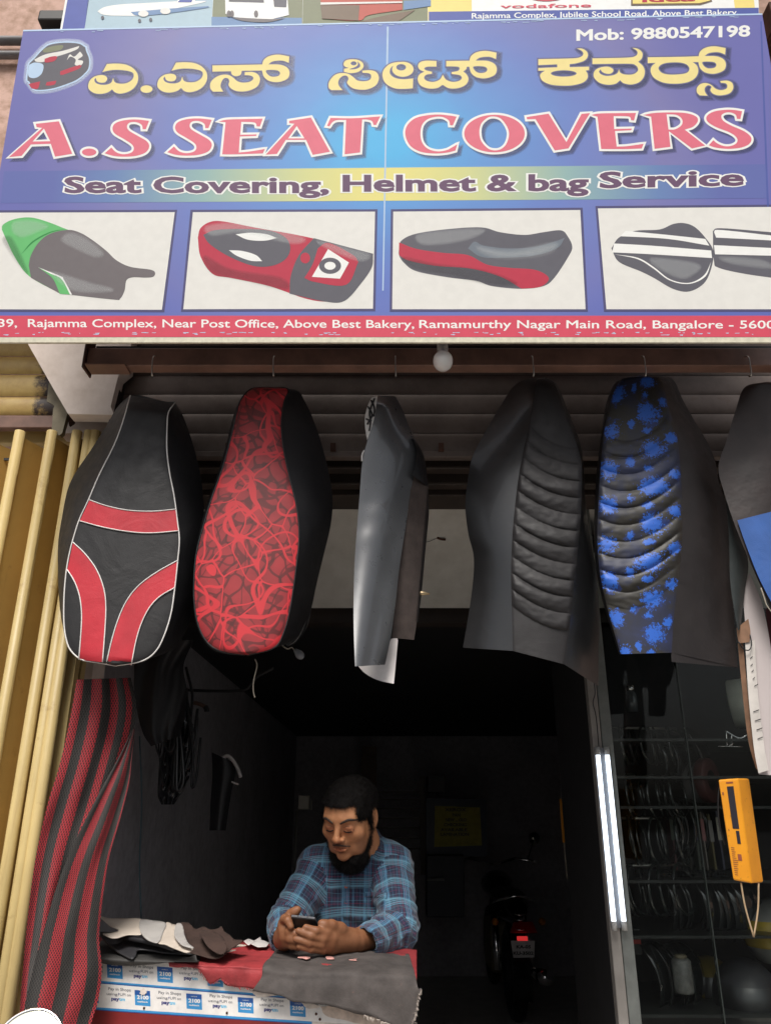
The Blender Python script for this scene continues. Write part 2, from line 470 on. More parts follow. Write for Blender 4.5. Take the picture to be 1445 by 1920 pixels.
# ============================================================ bulb under the sign
bl = root('light_bulb', V(830, 672, 1.76), 'unlit white round bulb hanging under the signboard', 'bulb')
c = V(830, 677, 1.76)
M['bulb'] = Mat('opal_bulb').set(col=(.75, .72, .7, 1), rough=.25, sss=.1).m
prof = [(.0001, -.029), (.012, -.0265), (.0205, -.019), (.0255, -.008), (.0265, .002), (.0245, .012), (.019, .021), (.0135, .027), (.0125, .031)]
lathe('globe', prof, c, M['bulb'], bl)
lathe('holder', [(.0001, .031), (.0145, .0312), (.0145, .055), (.010, .06), (.0001, .06)], c, simple('bulb_holder', (.4, .38, .34), .4), bl)
tube('wire', [c + Vector((0, 0, .06)), c + Vector((0, .03, .09)), c + Vector((0, .11, .05))], .0025, M['black'], bl)
# ============================================================ yellow shutter at the left
ys = root('yellow_shutter', V(0, 720, 2.2), 'yellow rolling shutter with black grease marks above the folding gate', 'shutter')
zz = [V(60, y, 2.2).z for y in (626, 668, 702, 744, 779)]
x1 = V(118, 760, 2.2).x
for i in range(4):
    slat_strip('slat', -2.6, x1, 2.2, zz[i + 1] + .001, zz[i] - zz[i + 1] - .003, M['yshutter'], ys, .010)
z5 = V(60, 803, 2.2).z
box('bottom_bar', (-2.6, 2.196, z5), (x1, 2.225, zz[4] - .002), M['rail'], ys, .003)
# guide bracket
gb = root('shutter_guide', V(110, 780, 2.16), 'short galvanised steel guide bracket hanging beside the yellow shutter', 'bracket')
def prism(name, pts, Y, th, mat, parent, bev=.001):
    p = [V(x, y, Y) for x, y in pts]; n = len(p); v = p + [q + Vector((0, th, 0)) for q in p]
    f = [tuple(range(n)), tuple(reversed(range(n, 2 * n)))] + [(i, i + n, (i + 1) % n + n, (i + 1) % n) for i in range(n)]
    o = mk(name, v, f, mat, parent)
    return o
prism('guide_plate', [(92, 718), (116, 726), (109, 764), (88, 752)], 2.14, .006, M['galv'], gb)
prism('guide_channel', [(100, 768), (115, 726), (128, 746), (112, 816), (97, 812)], 2.132, .004, M['galv'], gb)
prism('guide_side', [(128, 744), (134, 748), (117, 812), (112, 816)], 2.125, .02, M['galv'], gb)
prism('angle_cleat', [(134, 768), (141, 768), (139, 792), (130, 798), (127, 780)], 2.15, .01, M['rust'], gb)
# ============================================================ yellow folding gate
fg = root('folding_gate', (-1.2, 2.2, 0), 'pale yellow steel folding gate, pushed together at the left', 'gate')
ztop = V(100, 803, 2.26).z; zrail = V(100, 830, 2.26).z
box('top_rail', (-2.8, 2.262, zrail), (V(196, 800, 2.26).x, 2.29, ztop), M['yellow'], fg, .002)
tops = [-35, 38, 98, 145, 168, 180]
Yf = 2.13
for i, x in enumerate(tops):
    p = V(x, 812, Yf)
    r = .0155
    o = tube('gate_tube', [(p.x, Yf, .02), (p.x, Yf, p.z + .005)], r, M['yellow'], fg, n=12)
    if i < len(tops) - 1:
        # folded leaf behind: from this tube back to a hinge line and forward to next tube
        q = V(tops[i + 1], 812, Yf); zt_ = p.z - .015
        hx = p.x + (q.x - p.x) * .62; hy = Yf + .12
        t = Vector((.004, 0, 0))
        v, f = slab([(p.x + .013, Yf + .004, .03), (hx, hy, .03), (hx, hy, zt_), (p.x + .013, Yf + .004, zt_)], Vector((-.0025, .002, 0)))
        mk('leaf_panel', v, f, M['yellowdeep'], fg)
        v, f = slab([(hx + .001, hy, .03), (q.x - .013, Yf + .004, .03), (q.x - .013, Yf + .004, zt_), (hx + .001, hy, zt_)], Vector((.0025, .002, 0)))
        mk('leaf_panel', v, f, M['yellowdeep'], fg)
# last narrow leaf and post at right
p = V(200, 1190, 2.2)
for x, Y in ((192, 2.17), (203, 2.22)):
    q = V(x, 812, Y); mk('gate_post', *boxg((q.x - .008, Y, .02), (q.x + .022, Y + .03, q.z)), M['yellow'], fg)
p = V(20, 850, 2.15); box('latch_slot', (p.x - .05, 2.2, p.z), (p.x - .01, 2.205, p.z + .008), M['black'], fg)
# thin conduit pipes on facade, upper left
for y0, r, lab in ((74, .016, 'upper grey conduit pipe crossing the pink wall left of the signboard'), (101, .014, 'lower grey conduit pipe crossing the pink wall left of the signboard')):
    p = V(20, y0, 1.95)
    o = tube('conduit_pipe', [(-6, 1.955, p.z), (-.2, 1.955, p.z)], r, simple('grey_pipe', (.22, .21, .21), .5), n=12)
    tag(o, lab, 'pipe', 'conduit pipes on the facade')
p = V(105, 40, 1.93); q = V(78, 44, 1.93)
o = box('cable_clamp', (q.x, 1.90, q.z - .02), (p.x + .06, 1.975, q.z + .03), M['black'], None, .006); tag(o, 'black cable clamp on the pink wall beside the upper signboard', 'clamp')
# ============================================================ the signboard
lean = R(5)
SP_ = PlaneMap(V(722, 636, 1.70), (0, -math.sin(lean), math.cos(lean)))
TL, TR, BL, BR = (44, 58), (1428, 27), (-52, 632), (1532, 632)
sg = root('shop_signboard', SP_(722, 636), 'large blue printed signboard with yellow and pink lettering above the shop opening', 'signboard')
def print_mat(name, col, rough=.38, var=.04):
    m = Mat(name); n = m.noise(40, 3); c = tuple(x * .93 for x in col[:3]) + (1,)
    m.set(col=m.ramp(n.outputs[0], [(.35, tuple(x * (1 - var) for x in c[:3])), (.65, c)]), rough=.5, spec=.12)
    n2 = m.noise(3.0, 3, .5); wv = m.N('ShaderNodeTexWave'); wv.inputs['Scale'].default_value = 60; wv.inputs['Distortion'].default_value = .3
    wv.bands_direction = 'X'; m.L(m.tc(), wv.inputs[0])
    h = m.math('ADD', m.math('MULTIPLY', n2.outputs[0], 1.0), m.math('MULTIPLY', wv.outputs[0], .006)); m.bump(h, .25, .012)
    return m.m
def flex_mat():
    m = Mat('flex_print'); sep = m.N('ShaderNodeSeparateXYZ'); m.L(m.tc(), sep.inputs[0])
    x, z = sep.outputs[0], sep.outputs[2]
    # elliptical printed gradient: cyan centre, violet corners
    dx = m.math('ABSOLUTE', m.math('MULTIPLY', m.math('SUBTRACT', x, .0), 1.0))
    dz = m.math('MULTIPLY', m.math('SUBTRACT', z, .62), 1.25)
    d = m.math('SQRT', m.math('ADD', m.math('MULTIPLY', dx, dx), m.math('MULTIPLY', dz, dz)))
    n = m.noise(2.2, 4, .6)
    d = m.math('ADD', d, m.math('MULTIPLY', m.math('SUBTRACT', n.outputs[0], .5), .28))
    c = m.ramp(d, [(.05, srgb(92, 186, 232)), (.30, srgb(108, 158, 214)), (.55, srgb(118, 136, 196)), (.78, srgb(132, 130, 178)), (1.0, srgb(116, 116, 176))])
    # lower part between the pictures is a stronger blue
    lw = m.ramp(z, [(.08, (1, 1, 1)), (.5, (0, 0, 0))])
    c = m.mix(m.math('MULTIPLY', lw, .4), c, srgb(84, 112, 192))
    m.set(col=m.mix(1.0, c, (.94, .95, 1.0, 1), 'MULTIPLY'), rough=.45, spec=.14)
    n2 = m.noise(3.0, 3, .5); wv = m.N('ShaderNodeTexWave'); wv.inputs['Scale'].default_value = 60; wv.inputs['Distortion'].default_value = .3
    wv.bands_direction = 'X'; m.L(m.tc(), wv.inputs[0])
    h = m.math('ADD', n2.outputs[0], m.math('MULTIPLY', wv.outputs[0], .006)); m.bump(h, .25, .012)
    return m.m
P_ = {k: print_mat('print_' + k, srgb(*c)) for k, c in dict(white=(238, 236, 230), pink=(226, 104, 126), red=(222, 88, 108), cream=(250, 232, 160), greyblue=(104, 106, 122),
     deep=(92, 104, 172), mauve=(116, 90, 116), green=(112, 196, 122), dkgreen=(66, 150, 84), dark=(122, 116, 118), black=(106, 105, 113), crimson=(196, 66, 86), frame=(92, 90, 128),
     panel=(238, 236, 230), paleblue=(196, 220, 246), bright=(250, 250, 246), yellow=(250, 228, 140), blue=(92, 104, 176), seam=(190, 214, 240), skyp=(180, 204, 216), tan=(138, 142, 116), steelb=(120, 150, 190), rust=(196, 96, 84), earth=(130, 112, 96)).items()}
# board body
bc = [SP_(*TL), SP_(*TR), SP_(*BR), SP_(*BL)]
def seg2(a, b, n): return [(a[0] + (b[0] - a[0]) * i / n, a[1] + (b[1] - a[1]) * i / n) for i in range(n)]
ns_ = SP_.n
def boardpt(u, v):
    x0 = TL[0] + (BL[0] - TL[0]) * v; x1 = TR[0] + (BR[0] - TR[0]) * v; y0 = TL[1] + (BL[1] - TL[1]) * v; y1 = TR[1] + (BR[1] - TR[1]) * v
    return SP_(x0 + (x1 - x0) * u, y0 + (y1 - y0) * u)
v, f, _ = gridg(boardpt, 24, 12); o = mk('flex_face', v, f, flex_mat(), sg); fixn(o, SP_.n)
v, f = slab([q - ns_ * .001 for q in bc], -ns_ * .014); mk('board_box', v, f, simple('board_back', (.25, .25, .3), .7), sg)
# cream trim under the board + folded edges
m_trim = simple('sign_trim', srgb(214, 208, 186)[:3], .6, var=.15, scale=60)
tb = [SP_(-52, 632.5, 1), SP_(1532, 632.5, 1), SP_(1532, 642, 1), SP_(-52, 642, 1)]
v, f = slab(tb, -ns_ * .008); mk('bottom_trim', v, f, m_trim, sg)
te = [SP_(TL[0], TL[1] - 2), SP_(TR[0], TR[1] - 2), SP_(TR[0], TR[1] + 1, 3), SP_(TL[0], TL[1] + 1, 3)]
v, f = slab(te, -ns_ * .04); mk('top_fold', v, f, P_['seam'], sg)
# pink address band
def quadp(name, pts, k, mat, sub=1):
    o = mk(name, [SP_(x, y, k) for x, y in pts], [tuple(range(len(pts)))], mat, sg); return fixn(o, SP_.n)
quadp('address_band', [(-48, 592), (1526, 592), (1532, 632), (-52, 632)], 2, P_['red'])
# gradient service band (green-yellow-green printed)
def band_mat():
    m = Mat('print_band'); sep = m.N('ShaderNodeSeparateXYZ'); m.L(m.tc(), sep.inputs[0])
    c = m.ramp(m.math('ABSOLUTE', sep.outputs[0]), [(.05, srgb(246, 236, 150)), (.22, srgb(226, 228, 160)), (.5, srgb(160, 194, 192)), (.75, srgb(118, 146, 196)), (.92, srgb(112, 122, 186))])
    m.set(col=m.mix(1.0, c, (.86, .86, .86, 1), 'MULTIPLY'), rough=.5, spec=.12); return m.m
quadp('service_band', [(8, 321), (1436, 308), (1440, 372), (2, 381)], 1.5, band_mat())
# centre seam, crease
quadp('seam', [(725, 50), (728.5, 50), (719, 545), (716.5, 545)], 2, P_['seam'])
quadp('fold_line', [(1424, 40), (1427, 40), (1447, 560), (1443, 560)], 2, P_['deep'])
# ---------------- Kannada line (traced)
def T(c, ox, oy, s): return np.stack([ox + c[:, 0] / s, oy + c[:, 1] / s], 1)
K = 3.524
def piece(outer, holes=(), o=(150, 80), s=K, sh=(0, 0)):
    r = [orient(T(contour(outer) + np.array(sh), *o, s), True)]
    for h in holes: r.append(orient(T((h if isinstance(h, np.ndarray) else contour(h)) + np.array(sh), *o, s), False))
    return r
gE = [(180,142,1),(240,139),(300,145),(350,168),(382,208),(384,255),(362,297),(320,326),(270,338),(235,330),(214,310,1),(185,330),(140,340),(95,334),(64,312),(56,285),(68,250),(98,225),(140,215),(172,222),(182,242),(168,262),(140,266),(115,256),(106,234,1),(97,248),(108,268),(140,279),(180,278),(208,265),(221,234,1),(232,262),(265,272),(310,268),(345,246),(357,218),(345,197),(300,185),(240,181),(190,186),(150,196,1)]
gVir = [(1203,150,1),(1215,115),(1250,90),(1310,80),(1383,92,1),(1380,135,1),(1335,120),(1275,125),(1245,145,1),(1320,146),(1368,165),(1385,200),(1370,240),(1310,262),(1250,254),(1215,225),(1203,185,1)]
hVir = [(1232,184),(1300,184),(1322,202),(1308,222),(1268,226),(1240,210)]
gSa = [(948,325,1),(880,325,1),(862,302),(864,265),(890,235),(930,216),(975,213),(1010,230),(1040,255),(1075,265),(1120,260),(1145,242),(1140,225),(1115,217),(1088,216,1),(1090,196,1),(1140,195),(1175,210),(1190,240),(1180,280),(1150,305),(1100,322),(1040,322),(1000,305),(982,280),(988,257),(978,238),(955,236),(937,258),(930,292)]
gSaBar = [(876,152,1),(1212,145,1),(1212,185,1),(1070,187,1),(1062,213),(1033,223),(1006,213),(998,190,1),(876,193,1)]
dot = ell(441, 308, 40, 25)
kan = []
kan += piece(gE) + [orient(T(dot, 150, 80, K))] + piece(gE, sh=(456, -9)) + piece(gSaBar) + piece(gSa) + piece(gVir, [hVir])
K1 = len(kan); o2 = (600, 80)
kan += piece([(75,315,1),(57,298),(60,260),(90,220),(130,203),(180,205),(215,225),(245,250),(290,256),(325,248),(338,225),(325,205),(280,200,1),(278,186,1),(330,183),(370,195),(388,230),(378,270),(350,295),(300,312),(235,308),(200,292),(178,265),(188,240),(175,220),(150,222),(125,245),(122,280),(150,315,1)], o=o2)
kan += piece([(158,194,1),(205,203),(255,193),(285,165),(282,135),(250,115),(205,111),(168,120),(155,143),(166,160),(190,168,1),(158,174,1)], [ell(222,138,20,13), [(247,126),(262,142),(264,158),(246,172),(215,178),(192,176),(218,168),(242,156),(250,142)]], o=o2)
kan += piece([(520,128),(460,142),(420,180),(412,225),(435,272),(490,302),(550,307),(612,303,1),(614,237,1),(550,243),(495,234),(464,210),(462,180),(480,156),(530,140)], o=o2)
kan += [orient(T(ell(546,177,71,50), *o2, K)), orient(T(ell(535,164,32,21), *o2, K), False)]
kan += piece([(768,122,1),(700,120),(660,130),(646,155),(658,180),(688,193,1),(655,212),(644,245),(662,283),(710,303),(770,302),(809,280,1),(850,302),(910,302),(960,280),(979,245),(968,212),(945,192,1),(965,175),(968,160,1),(990,160,1),(990,120,1),(832,122,1),(832,158,1),(905,160),(920,172),(908,188),(868,196,1),(868,208,1),(920,216),(935,235),(915,254),(870,260),(830,244),(810,212,1),(790,244),(750,260),(706,254),(686,235),(700,214),(738,207,1),(738,193,1),(700,184),(688,171),(710,160),(768,160,1)], o=o2)
kan += piece(gVir, [hVir], o=o2, sh=(-219, -25))
K2 = len(kan); o3 = (990, 70)
kan += piece([(65,145,1),(290,140),(345,130),(362,110),(350,90),(320,75,1),(355,76),(385,95),(392,125),(370,155),(320,172),(272,179,1),(272,198,1),(400,195,1),(400,218,1),(378,221,1),(391,245),(388,275),(360,300),(300,317),(230,321),(150,314),(95,290),(77,258),(85,238),(108,222,1),(65,222,1),(65,204,1),(190,199,1),(190,180,1),(65,185,1)], [ell(233,240,85,21)], o=o3)
kan += piece([(422,140,1),(650,135),(705,125),(720,105),(712,88),(685,70,1),(725,78),(752,105),(748,140),(725,163,1),(755,190),(768,225),(760,265),(730,298),(680,313),(630,305),(605,285,1),(575,308),(525,315),(470,302),(435,270),(430,240),(445,215),(480,199),(525,195),(555,208),(560,225),(540,242),(508,240),(485,228),(477,213,1),(466,228),(480,246),(515,256),(560,251),(588,236),(597,212,1),(607,235),(640,247),(690,245),(720,225),(722,205),(705,185),(660,176),(422,178,1)], o=o3)
kan += piece([(787,133,1),(1000,130),(1120,126,1),(1135,165,1),(1085,165,1),(1113,190),(1120,230),(1100,270),(1050,298),(970,308),(890,300),(830,270),(807,230),(812,195),(838,170,1),(787,172,1)], [[(858,205),(880,180),(930,168),(1000,168),(1045,182),(1062,210),(1045,235),(1000,245),(930,247),(880,235)]], o=o3)
kan += piece(gVir, [hVir], o=o3, sh=(-82, -20))
kan += piece([(1130,385,1),(1112,365),(1112,335),(1135,310),(1170,303),(1205,315),(1235,340),(1270,350),(1305,340),(1312,320),(1300,305),(1270,302,1),(1265,290,1),(1310,287),(1342,300),(1352,330),(1340,360),(1310,378),(1260,385),(1220,375),(1200,352),(1207,328),(1185,318),(1165,335),(1165,360),(1182,387,1)], o=o3)
def soft_mat(name, col, a):
    m = Mat(name); m.set(col=col, rough=.4, alpha=a); return m.m
P_['soft'] = soft_mat('print_soft_shadow', srgb(84, 88, 128), .26); P_['softlt'] = soft_mat('print_soft_glow', srgb(214, 228, 250), .3)
def shadow(name, conts, dx, dy, gs, k0=1.6, mat='soft'):
    for i, g in enumerate(gs): flat(name, conts, SP_, k0 + .5 * i, P_[mat], sg, dx=dx, dy=dy, grow=g)
P_['glow'] = print_mat('print_glow', srgb(112, 112, 150)); P_['glow2'] = print_mat('print_glow_soft', srgb(118, 128, 176)); 
shadow('script_shadow', kan, 5, 4, (6.5, 4.6, 3, 1.4))
flat('script_outline', kan, SP_, 3.8, P_['glow'], sg, grow=2.2)
for a_, b_ in ((0, K1), (K1, K2), (K2, None)): flat('script_lettering', kan[a_:b_], SP_, 4.5, P_['cream'], sg)
# ---------------- English title (traced)
Z1, Z2, Z3, Z4 = (0, 180, 3.010), (330, 180, 3.6125), (740, 180, 4.1286), (1070, 180, 3.853)
def lp(z, outer, holes=(), sh=(0, 0)): return piece(outer, holes, o=z[:2], s=z[2], sh=sh)
S1 = [(845,140,1),(825,190,1),(805,190,1),(800,165),(770,150),(735,152),(720,170),(730,195),(780,225),(830,255),(845,285),(825,320),(770,340),(700,345),(640,340),(590,325,1),(630,290,1),(660,318),(700,328),(740,320),(755,300),(745,275),(700,245),(650,215),(635,185),(650,155),(700,137),(770,132)]
tit = []
tit += lp(Z1, [(202,157,1),(335,142,1),(412,328,1),(312,345,1),(288,272,1),(178,276,1),(125,340,1),(50,347,1),(238,182,1),(208,178,1)], [[(188,257,1),(250,187,1),(284,255,1)]])
tit += [orient(T(ell(505, 318, 42, 22), *Z1))]
tit += lp(Z1, S1) + lp(Z1, S1, sh=(353, -6))
tit += lp(Z2, [(285,175,1),(340,160),(450,156),(590,153,1),(570,210,1),(545,208,1),(540,188),(515,180),(445,178,1),(438,262,1),(550,260,1),(545,273,1),(435,277,1),(428,382,1),(500,375),(605,358,1),(590,392,1),(400,398),(312,398,1),(335,180,1)])
tit += lp(Z2, [(765,168,1),(915,145,1),(1045,380,1),(925,402,1),(880,300,1),(745,300,1),(685,395,1),(605,400,1),(800,190,1),(765,187,1)], [[(762,287,1),(818,207,1),(868,287,1)]])
tit += lp(Z2, [(1045,148,1),(1200,150),(1385,138,1),(1355,200,1),(1335,198,1),(1325,172),(1290,162),(1262,162,1),(1248,385,1),(1140,398,1),(1150,165,1),(1090,166),(1060,180),(1040,208,1),(1020,205,1)])
tit += lp(Z3, [(480,160,1),(450,230,1),(425,230,1),(415,192),(370,166),(310,165),(250,185),(210,230),(200,300),(215,365),(260,410),(330,428),(400,418),(450,392),(485,372,1),(470,425,1),(400,442),(300,448),(200,435),(120,390),(80,310),(90,235),(150,175),(240,150),(340,143),(420,150)])
tit += lp(Z3, ell(770, 292, 236, 147).tolist(), [[(770,162),(820,180),(865,240),(880,300),(860,370),(820,410),(770,420),(720,405),(670,350),(655,280),(670,215),(720,170)]])
tit += piece([(986,219.5,1),(1028,213,1),(1061,266,1),(1089,213.5,1),(1106,212,1),(1065,279,1),(1039,283,1),(1003,224,1),(987,224.5,1)], o=(0, 0), s=1)
tit += lp(Z4, [(140,138,1),(200,126),(330,123),(470,122,1),(455,180,1),(430,178,1),(425,157),(400,150),(308,148,1),(312,238,1),(440,235,1),(435,250,1),(318,256,1),(330,365,1),(400,362),(525,345,1),(510,382,1),(400,386),(215,386,1),(188,152,1)])
tit += lp(Z4, [(515,138,1),(600,122),(740,118),(840,125),(905,150),(915,185),(880,225),(822,245,1),(970,360,1),(870,382,1),(706,258,1),(718,370,1),(600,385,1),(575,152,1)], [[(690,135,1),(760,140),(798,170),(795,210),(750,240),(704,242,1)]])
tit += lp(Z4, [(1235,110,1),(1222,170,1),(1195,168,1),(1185,138),(1150,122),(1110,125),(1085,145),(1100,180),(1160,215),(1250,255),(1300,300),(1290,345),(1230,375),(1130,385),(1040,375),(990,358,1),(1025,318,1),(1060,345),(1110,362),(1160,358),(1195,335),(1190,300),(1140,265),(1050,230),(985,190),(975,150),(1020,115),(1100,100),(1170,100)])
shadow('title_shadow', tit, 7, 6, (4.5, 2.5, .8))
flat('title_outline', tit, SP_, 3.8, P_['bright'], sg, grow=3.6)
P_['title'] = print_mat('print_title_pink', srgb(234, 124, 142))
flat('title_lettering', tit, SP_, 4.8, P_['title'], sg, grow=-.5)
# ---------------- set text
def st(name, s, x0, x1, y0, y1, cap, col, k=3, off=0, halo=None, hoff=0, shear=0, space=1.0, hk=None):
    if halo: text(name + '_outline', s, x0, x1, y0, y1, cap, SP_, k, P_[halo], sg, off=hoff, shear=shear, space=space)
    return text(name, s, x0, x1, y0, y1, cap, SP_, k + (1.2 if halo else 0), P_[col], sg, off=off, shear=shear, space=space)
st('phone_lettering', 'Mob: 9880547198', 1081, 1404, 76, 68, 21, 'bright', off=.03)
st('service_lettering', 'Seat Covering,', 124, 614, 361, 361, 30, 'mauve', off=.034, halo='bright', hoff=.085)
st('service_lettering', 'Helmet & bag', 645, 1100, 358.5, 357, 31, 'mauve', off=.034, halo='bright', hoff=.085)
st('service_lettering', 'Service', 1126, 1390, 352, 347, 30, 'mauve', off=.034, halo='bright', hoff=.085)
st('address_lettering', '39,  Rajamma Complex, Near Post Office, Above Best Bakery,', -2, 776, 613, 615, 15.5, 'bright', off=.012)
st('address_lettering', 'Ramamurthy Nagar Main Road, Bangalore - 56001', 786, 1462, 615, 616, 15.5, 'bright', off=.012)
# ---------------- picture panels
def pic(pts):
    (x0, y0), (x1, y1), (x2, y2), (x3, y3) = pts
    cx, cy = sum(p[0] for p in pts) / 4, sum(p[1] for p in pts) / 4
    big = [(x + (4.5 if x > cx else -4.5), y + (4.5 if y > cy else -4.5)) for x, y in pts]
    quadp('picture_frame', big, 2, P_['frame']); quadp('picture_sheet', pts, 3, P_['panel'])
pic([(-28, 399), (328, 398), (304, 581), (-48, 580)])
pic([(362, 398), (703, 397), (699, 579), (344, 580)])
pic([(737, 397), (1087, 394), (1097, 580), (735, 580)])
pic([(1120, 391), (1478, 388), (1500, 580), (1136, 580)])
def art(name, pts, k, col, o=(0, 0), s=1.0, grow=0):
    c = orient(T(contour(pts, 6), o[0], o[1], s)); return flat(name, [c], SP_, k, P_[col], sg, grow=grow)
a1 = (0, 380, 4.25)
def A1(n, p, k, c): return art(n, p, k, c, a1[:2], a1[2])
A1('printed_seat', [(18,215,1),(25,180),(80,145),(170,122),(270,122),(400,160),(540,215),(640,240),(740,300),(850,385),(930,460),(1040,512),(1200,535),(1238,560),(1220,592),(1150,597),(1060,595),(1010,620),(995,700),(960,765),(900,772),(480,725,1),(240,590),(130,450),(60,310)], 4, 'green')
A1('printed_seat_body', [(232,500,1),(250,420),(310,320),(400,250),(540,218),(640,240),(740,300),(850,385),(930,460),(1040,512),(1200,535),(1238,560),(1220,592),(1150,597),(1060,595),(1010,620),(995,700),(960,765),(900,772),(480,725,1),(250,600,1)], 5, 'dark')
A1('printed_seat_stripe', [(310,518,1),(500,598,1),(575,735,1),(480,728,1),(430,615),(370,560)], 6, 'green')
A1('printed_seat_piping', [(305,515,1),(490,590),(510,610),(578,735,1),(562,735,1),(495,612),(400,565)], 7, 'bright')
A1('printed_seat_crease', [(175,410,1),(260,310),(400,235),(520,212,1),(400,242),(268,318)], 6, 'dkgreen')
a2 = (0, 370, 1.98)
def A2(n, p, k, c): return art(n, p, k, c, a2[:2], a2[2])
A2('printed_seat', [(735,150,1),(745,115),(780,92),(830,90),(960,115),(1150,150),(1385,210,1),(1380,260),(1340,320),(1280,382),(1210,388),(1130,375),(1000,330),(860,300),(790,285),(745,220)], 4, 'crimson')
A2('printed_seat_body', [(1165,152,1),(1385,210,1),(1380,260),(1340,320),(1280,384),(1210,388),(1075,358,1),(1080,290),(1110,215)], 5, 'black')
A2('printed_seat_mask', [(755,140,1),(800,122),(900,118),(1000,124),(1060,150),(1078,190),(1060,230),(1010,255),(940,255),(850,220),(780,175)], 5, 'black')
A2('printed_eye', [(875,138,1),(930,132),(990,138),(1028,152,1),(980,162),(920,158)], 6, 'bright')
A2('printed_eye', [(850,197,1),(900,200),(950,215),(974,238,1),(930,236),(880,218)], 6, 'bright')
A2('printed_badge', [(1180,190,1),(1220,170),(1310,215),(1330,240,1),(1285,325),(1170,315),(1130,300,1),(1160,250)], 6, 'crimson')
A2('printed_badge', [(1218,193,1),(1295,243,1),(1262,303,1),(1158,296,1)], 7, 'bright')
flat('printed_ring', [orient(T(ell(1225, 255, 41, 30), 0, 370, 1.98)), orient(T(ell(1225, 255, 21, 15), 0, 370, 1.98), False)], SP_, 8, P_['black'], sg)
A2('printed_badge_dot', ell(1133, 226, 18, 20, 12).tolist(), 6, 'crimson')
a3 = (715, 370, 1.98)
def A3(n, p, k, c): return art(n, p, k, c, a3[:2], a3[2])
A3('printed_seat', [(65,190,1),(75,160),(130,135),(250,118),(370,112),(440,130),(530,140),(600,130),(665,123),(690,145),(707,185),(690,225),(640,300),(600,330),(520,340),(410,330),(350,310),(250,298),(130,275),(85,245),(65,215)], 4, 'black')
A3('printed_seat_flank', [(65,168,1),(130,192),(230,207),(320,215),(390,250),(470,262),(570,270),(620,300),(590,332),(520,340,1),(440,295),(330,265),(200,255),(100,235),(65,215,1)], 5, 'crimson')
P_['sheenblk'] = print_mat('print_grey_sheen', srgb(122, 130, 140))
A3('printed_seat_sheen', [(320,190,1),(345,165),(380,180),(470,190),(560,185),(640,165),(680,150,1),(650,190),(560,218),(450,225),(370,222)], 5, 'sheenblk')
A3('printed_seat', [(852,190,1),(880,150),(940,125),(1030,120),(1080,100),(1120,96),(1160,110),(1200,150),(1230,200),(1222,265),(1195,320),(1140,350),(1080,340),(1010,300),(960,275),(880,240)], 4, 'black')
A3('printed_seat_stripe', [(905,125,1),(1040,138),(1200,155,1),(1215,180,1),(1060,155),(885,145,1)], 5, 'bright')
A3('printed_seat_stripe', [(862,172,1),(1000,180),(1222,198,1),(1225,226,1),(1000,212),(855,205,1)], 5, 'bright')
A3('printed_seat_piping', [(862,212,1),(950,225),(1010,260),(1070,305),(1140,318),(1195,290),(1222,240,1),(1200,295),(1140,322),(1068,309),(1006,264),(948,230)], 5, 'bright')
A3('printed_seat', [(1228,125,1),(1260,115),(1445,130,1),(1470,135,1),(1470,302,1),(1350,285),(1250,262),(1232,235)], 4, 'black')
A3('printed_seat_stripe', [(1232,128,1),(1260,122),(1470,145,1),(1470,162,1),(1240,150,1)], 5, 'bright')
A3('printed_seat_stripe', [(1232,178,1),(1470,190,1),(1470,218,1),(1236,212,1)], 5, 'bright')
# printed highlights inside the pictures
P_['hl'] = soft_mat('print_highlight', srgb(236, 240, 240), .07); P_['sh'] = soft_mat('print_shade', srgb(30, 30, 36), .09)
def gl(name, pts, a, mat='hl', k0=8.5, gs=(3, 1, -1.5)):
    shadow(name, [orient(T(contour(pts, 6), *a))], 0, 0, gs, k0, mat)
gl('printed_highlight', [(120,160),(260,150),(380,190),(300,230),(180,270),(110,230)], a1); gl('printed_highlight', [(560,250),(680,290),(820,400),(760,430),(600,360),(500,300)], a1); gl('printed_shade', [(30,300),(120,440),(220,560),(170,430),(90,280)], a1, 'sh'); gl('printed_highlight', [(420,560),(700,640),(900,700),(600,700)], a1)
gl('printed_highlight', [(770,110),(900,100),(1120,150),(1080,170),(900,130),(790,140)], a2); gl('printed_shade', [(760,220),(860,270),(1040,300),(1060,340),(900,305),(790,280)], a2, 'sh'); gl('printed_highlight', [(1180,165),(1300,195),(1370,215),(1340,235),(1250,205)], a2)
gl('printed_highlight', [(140,140),(300,122),(380,125),(300,160),(160,175)], a3); gl('printed_highlight', [(360,190),(480,205),(640,175),(600,210),(440,222)], a3, gs=(5, 2, -1, -3)); gl('printed_shade', [(80,225),(200,250),(380,275),(500,320),(420,325),(260,290),(130,265)], a3, 'sh')
gl('printed_highlight', [(1000,230),(1120,240),(1180,260),(1120,300),(1040,270)], a3); gl('printed_highlight', [(1260,225),(1400,235),(1440,262),(1300,245)], a3)
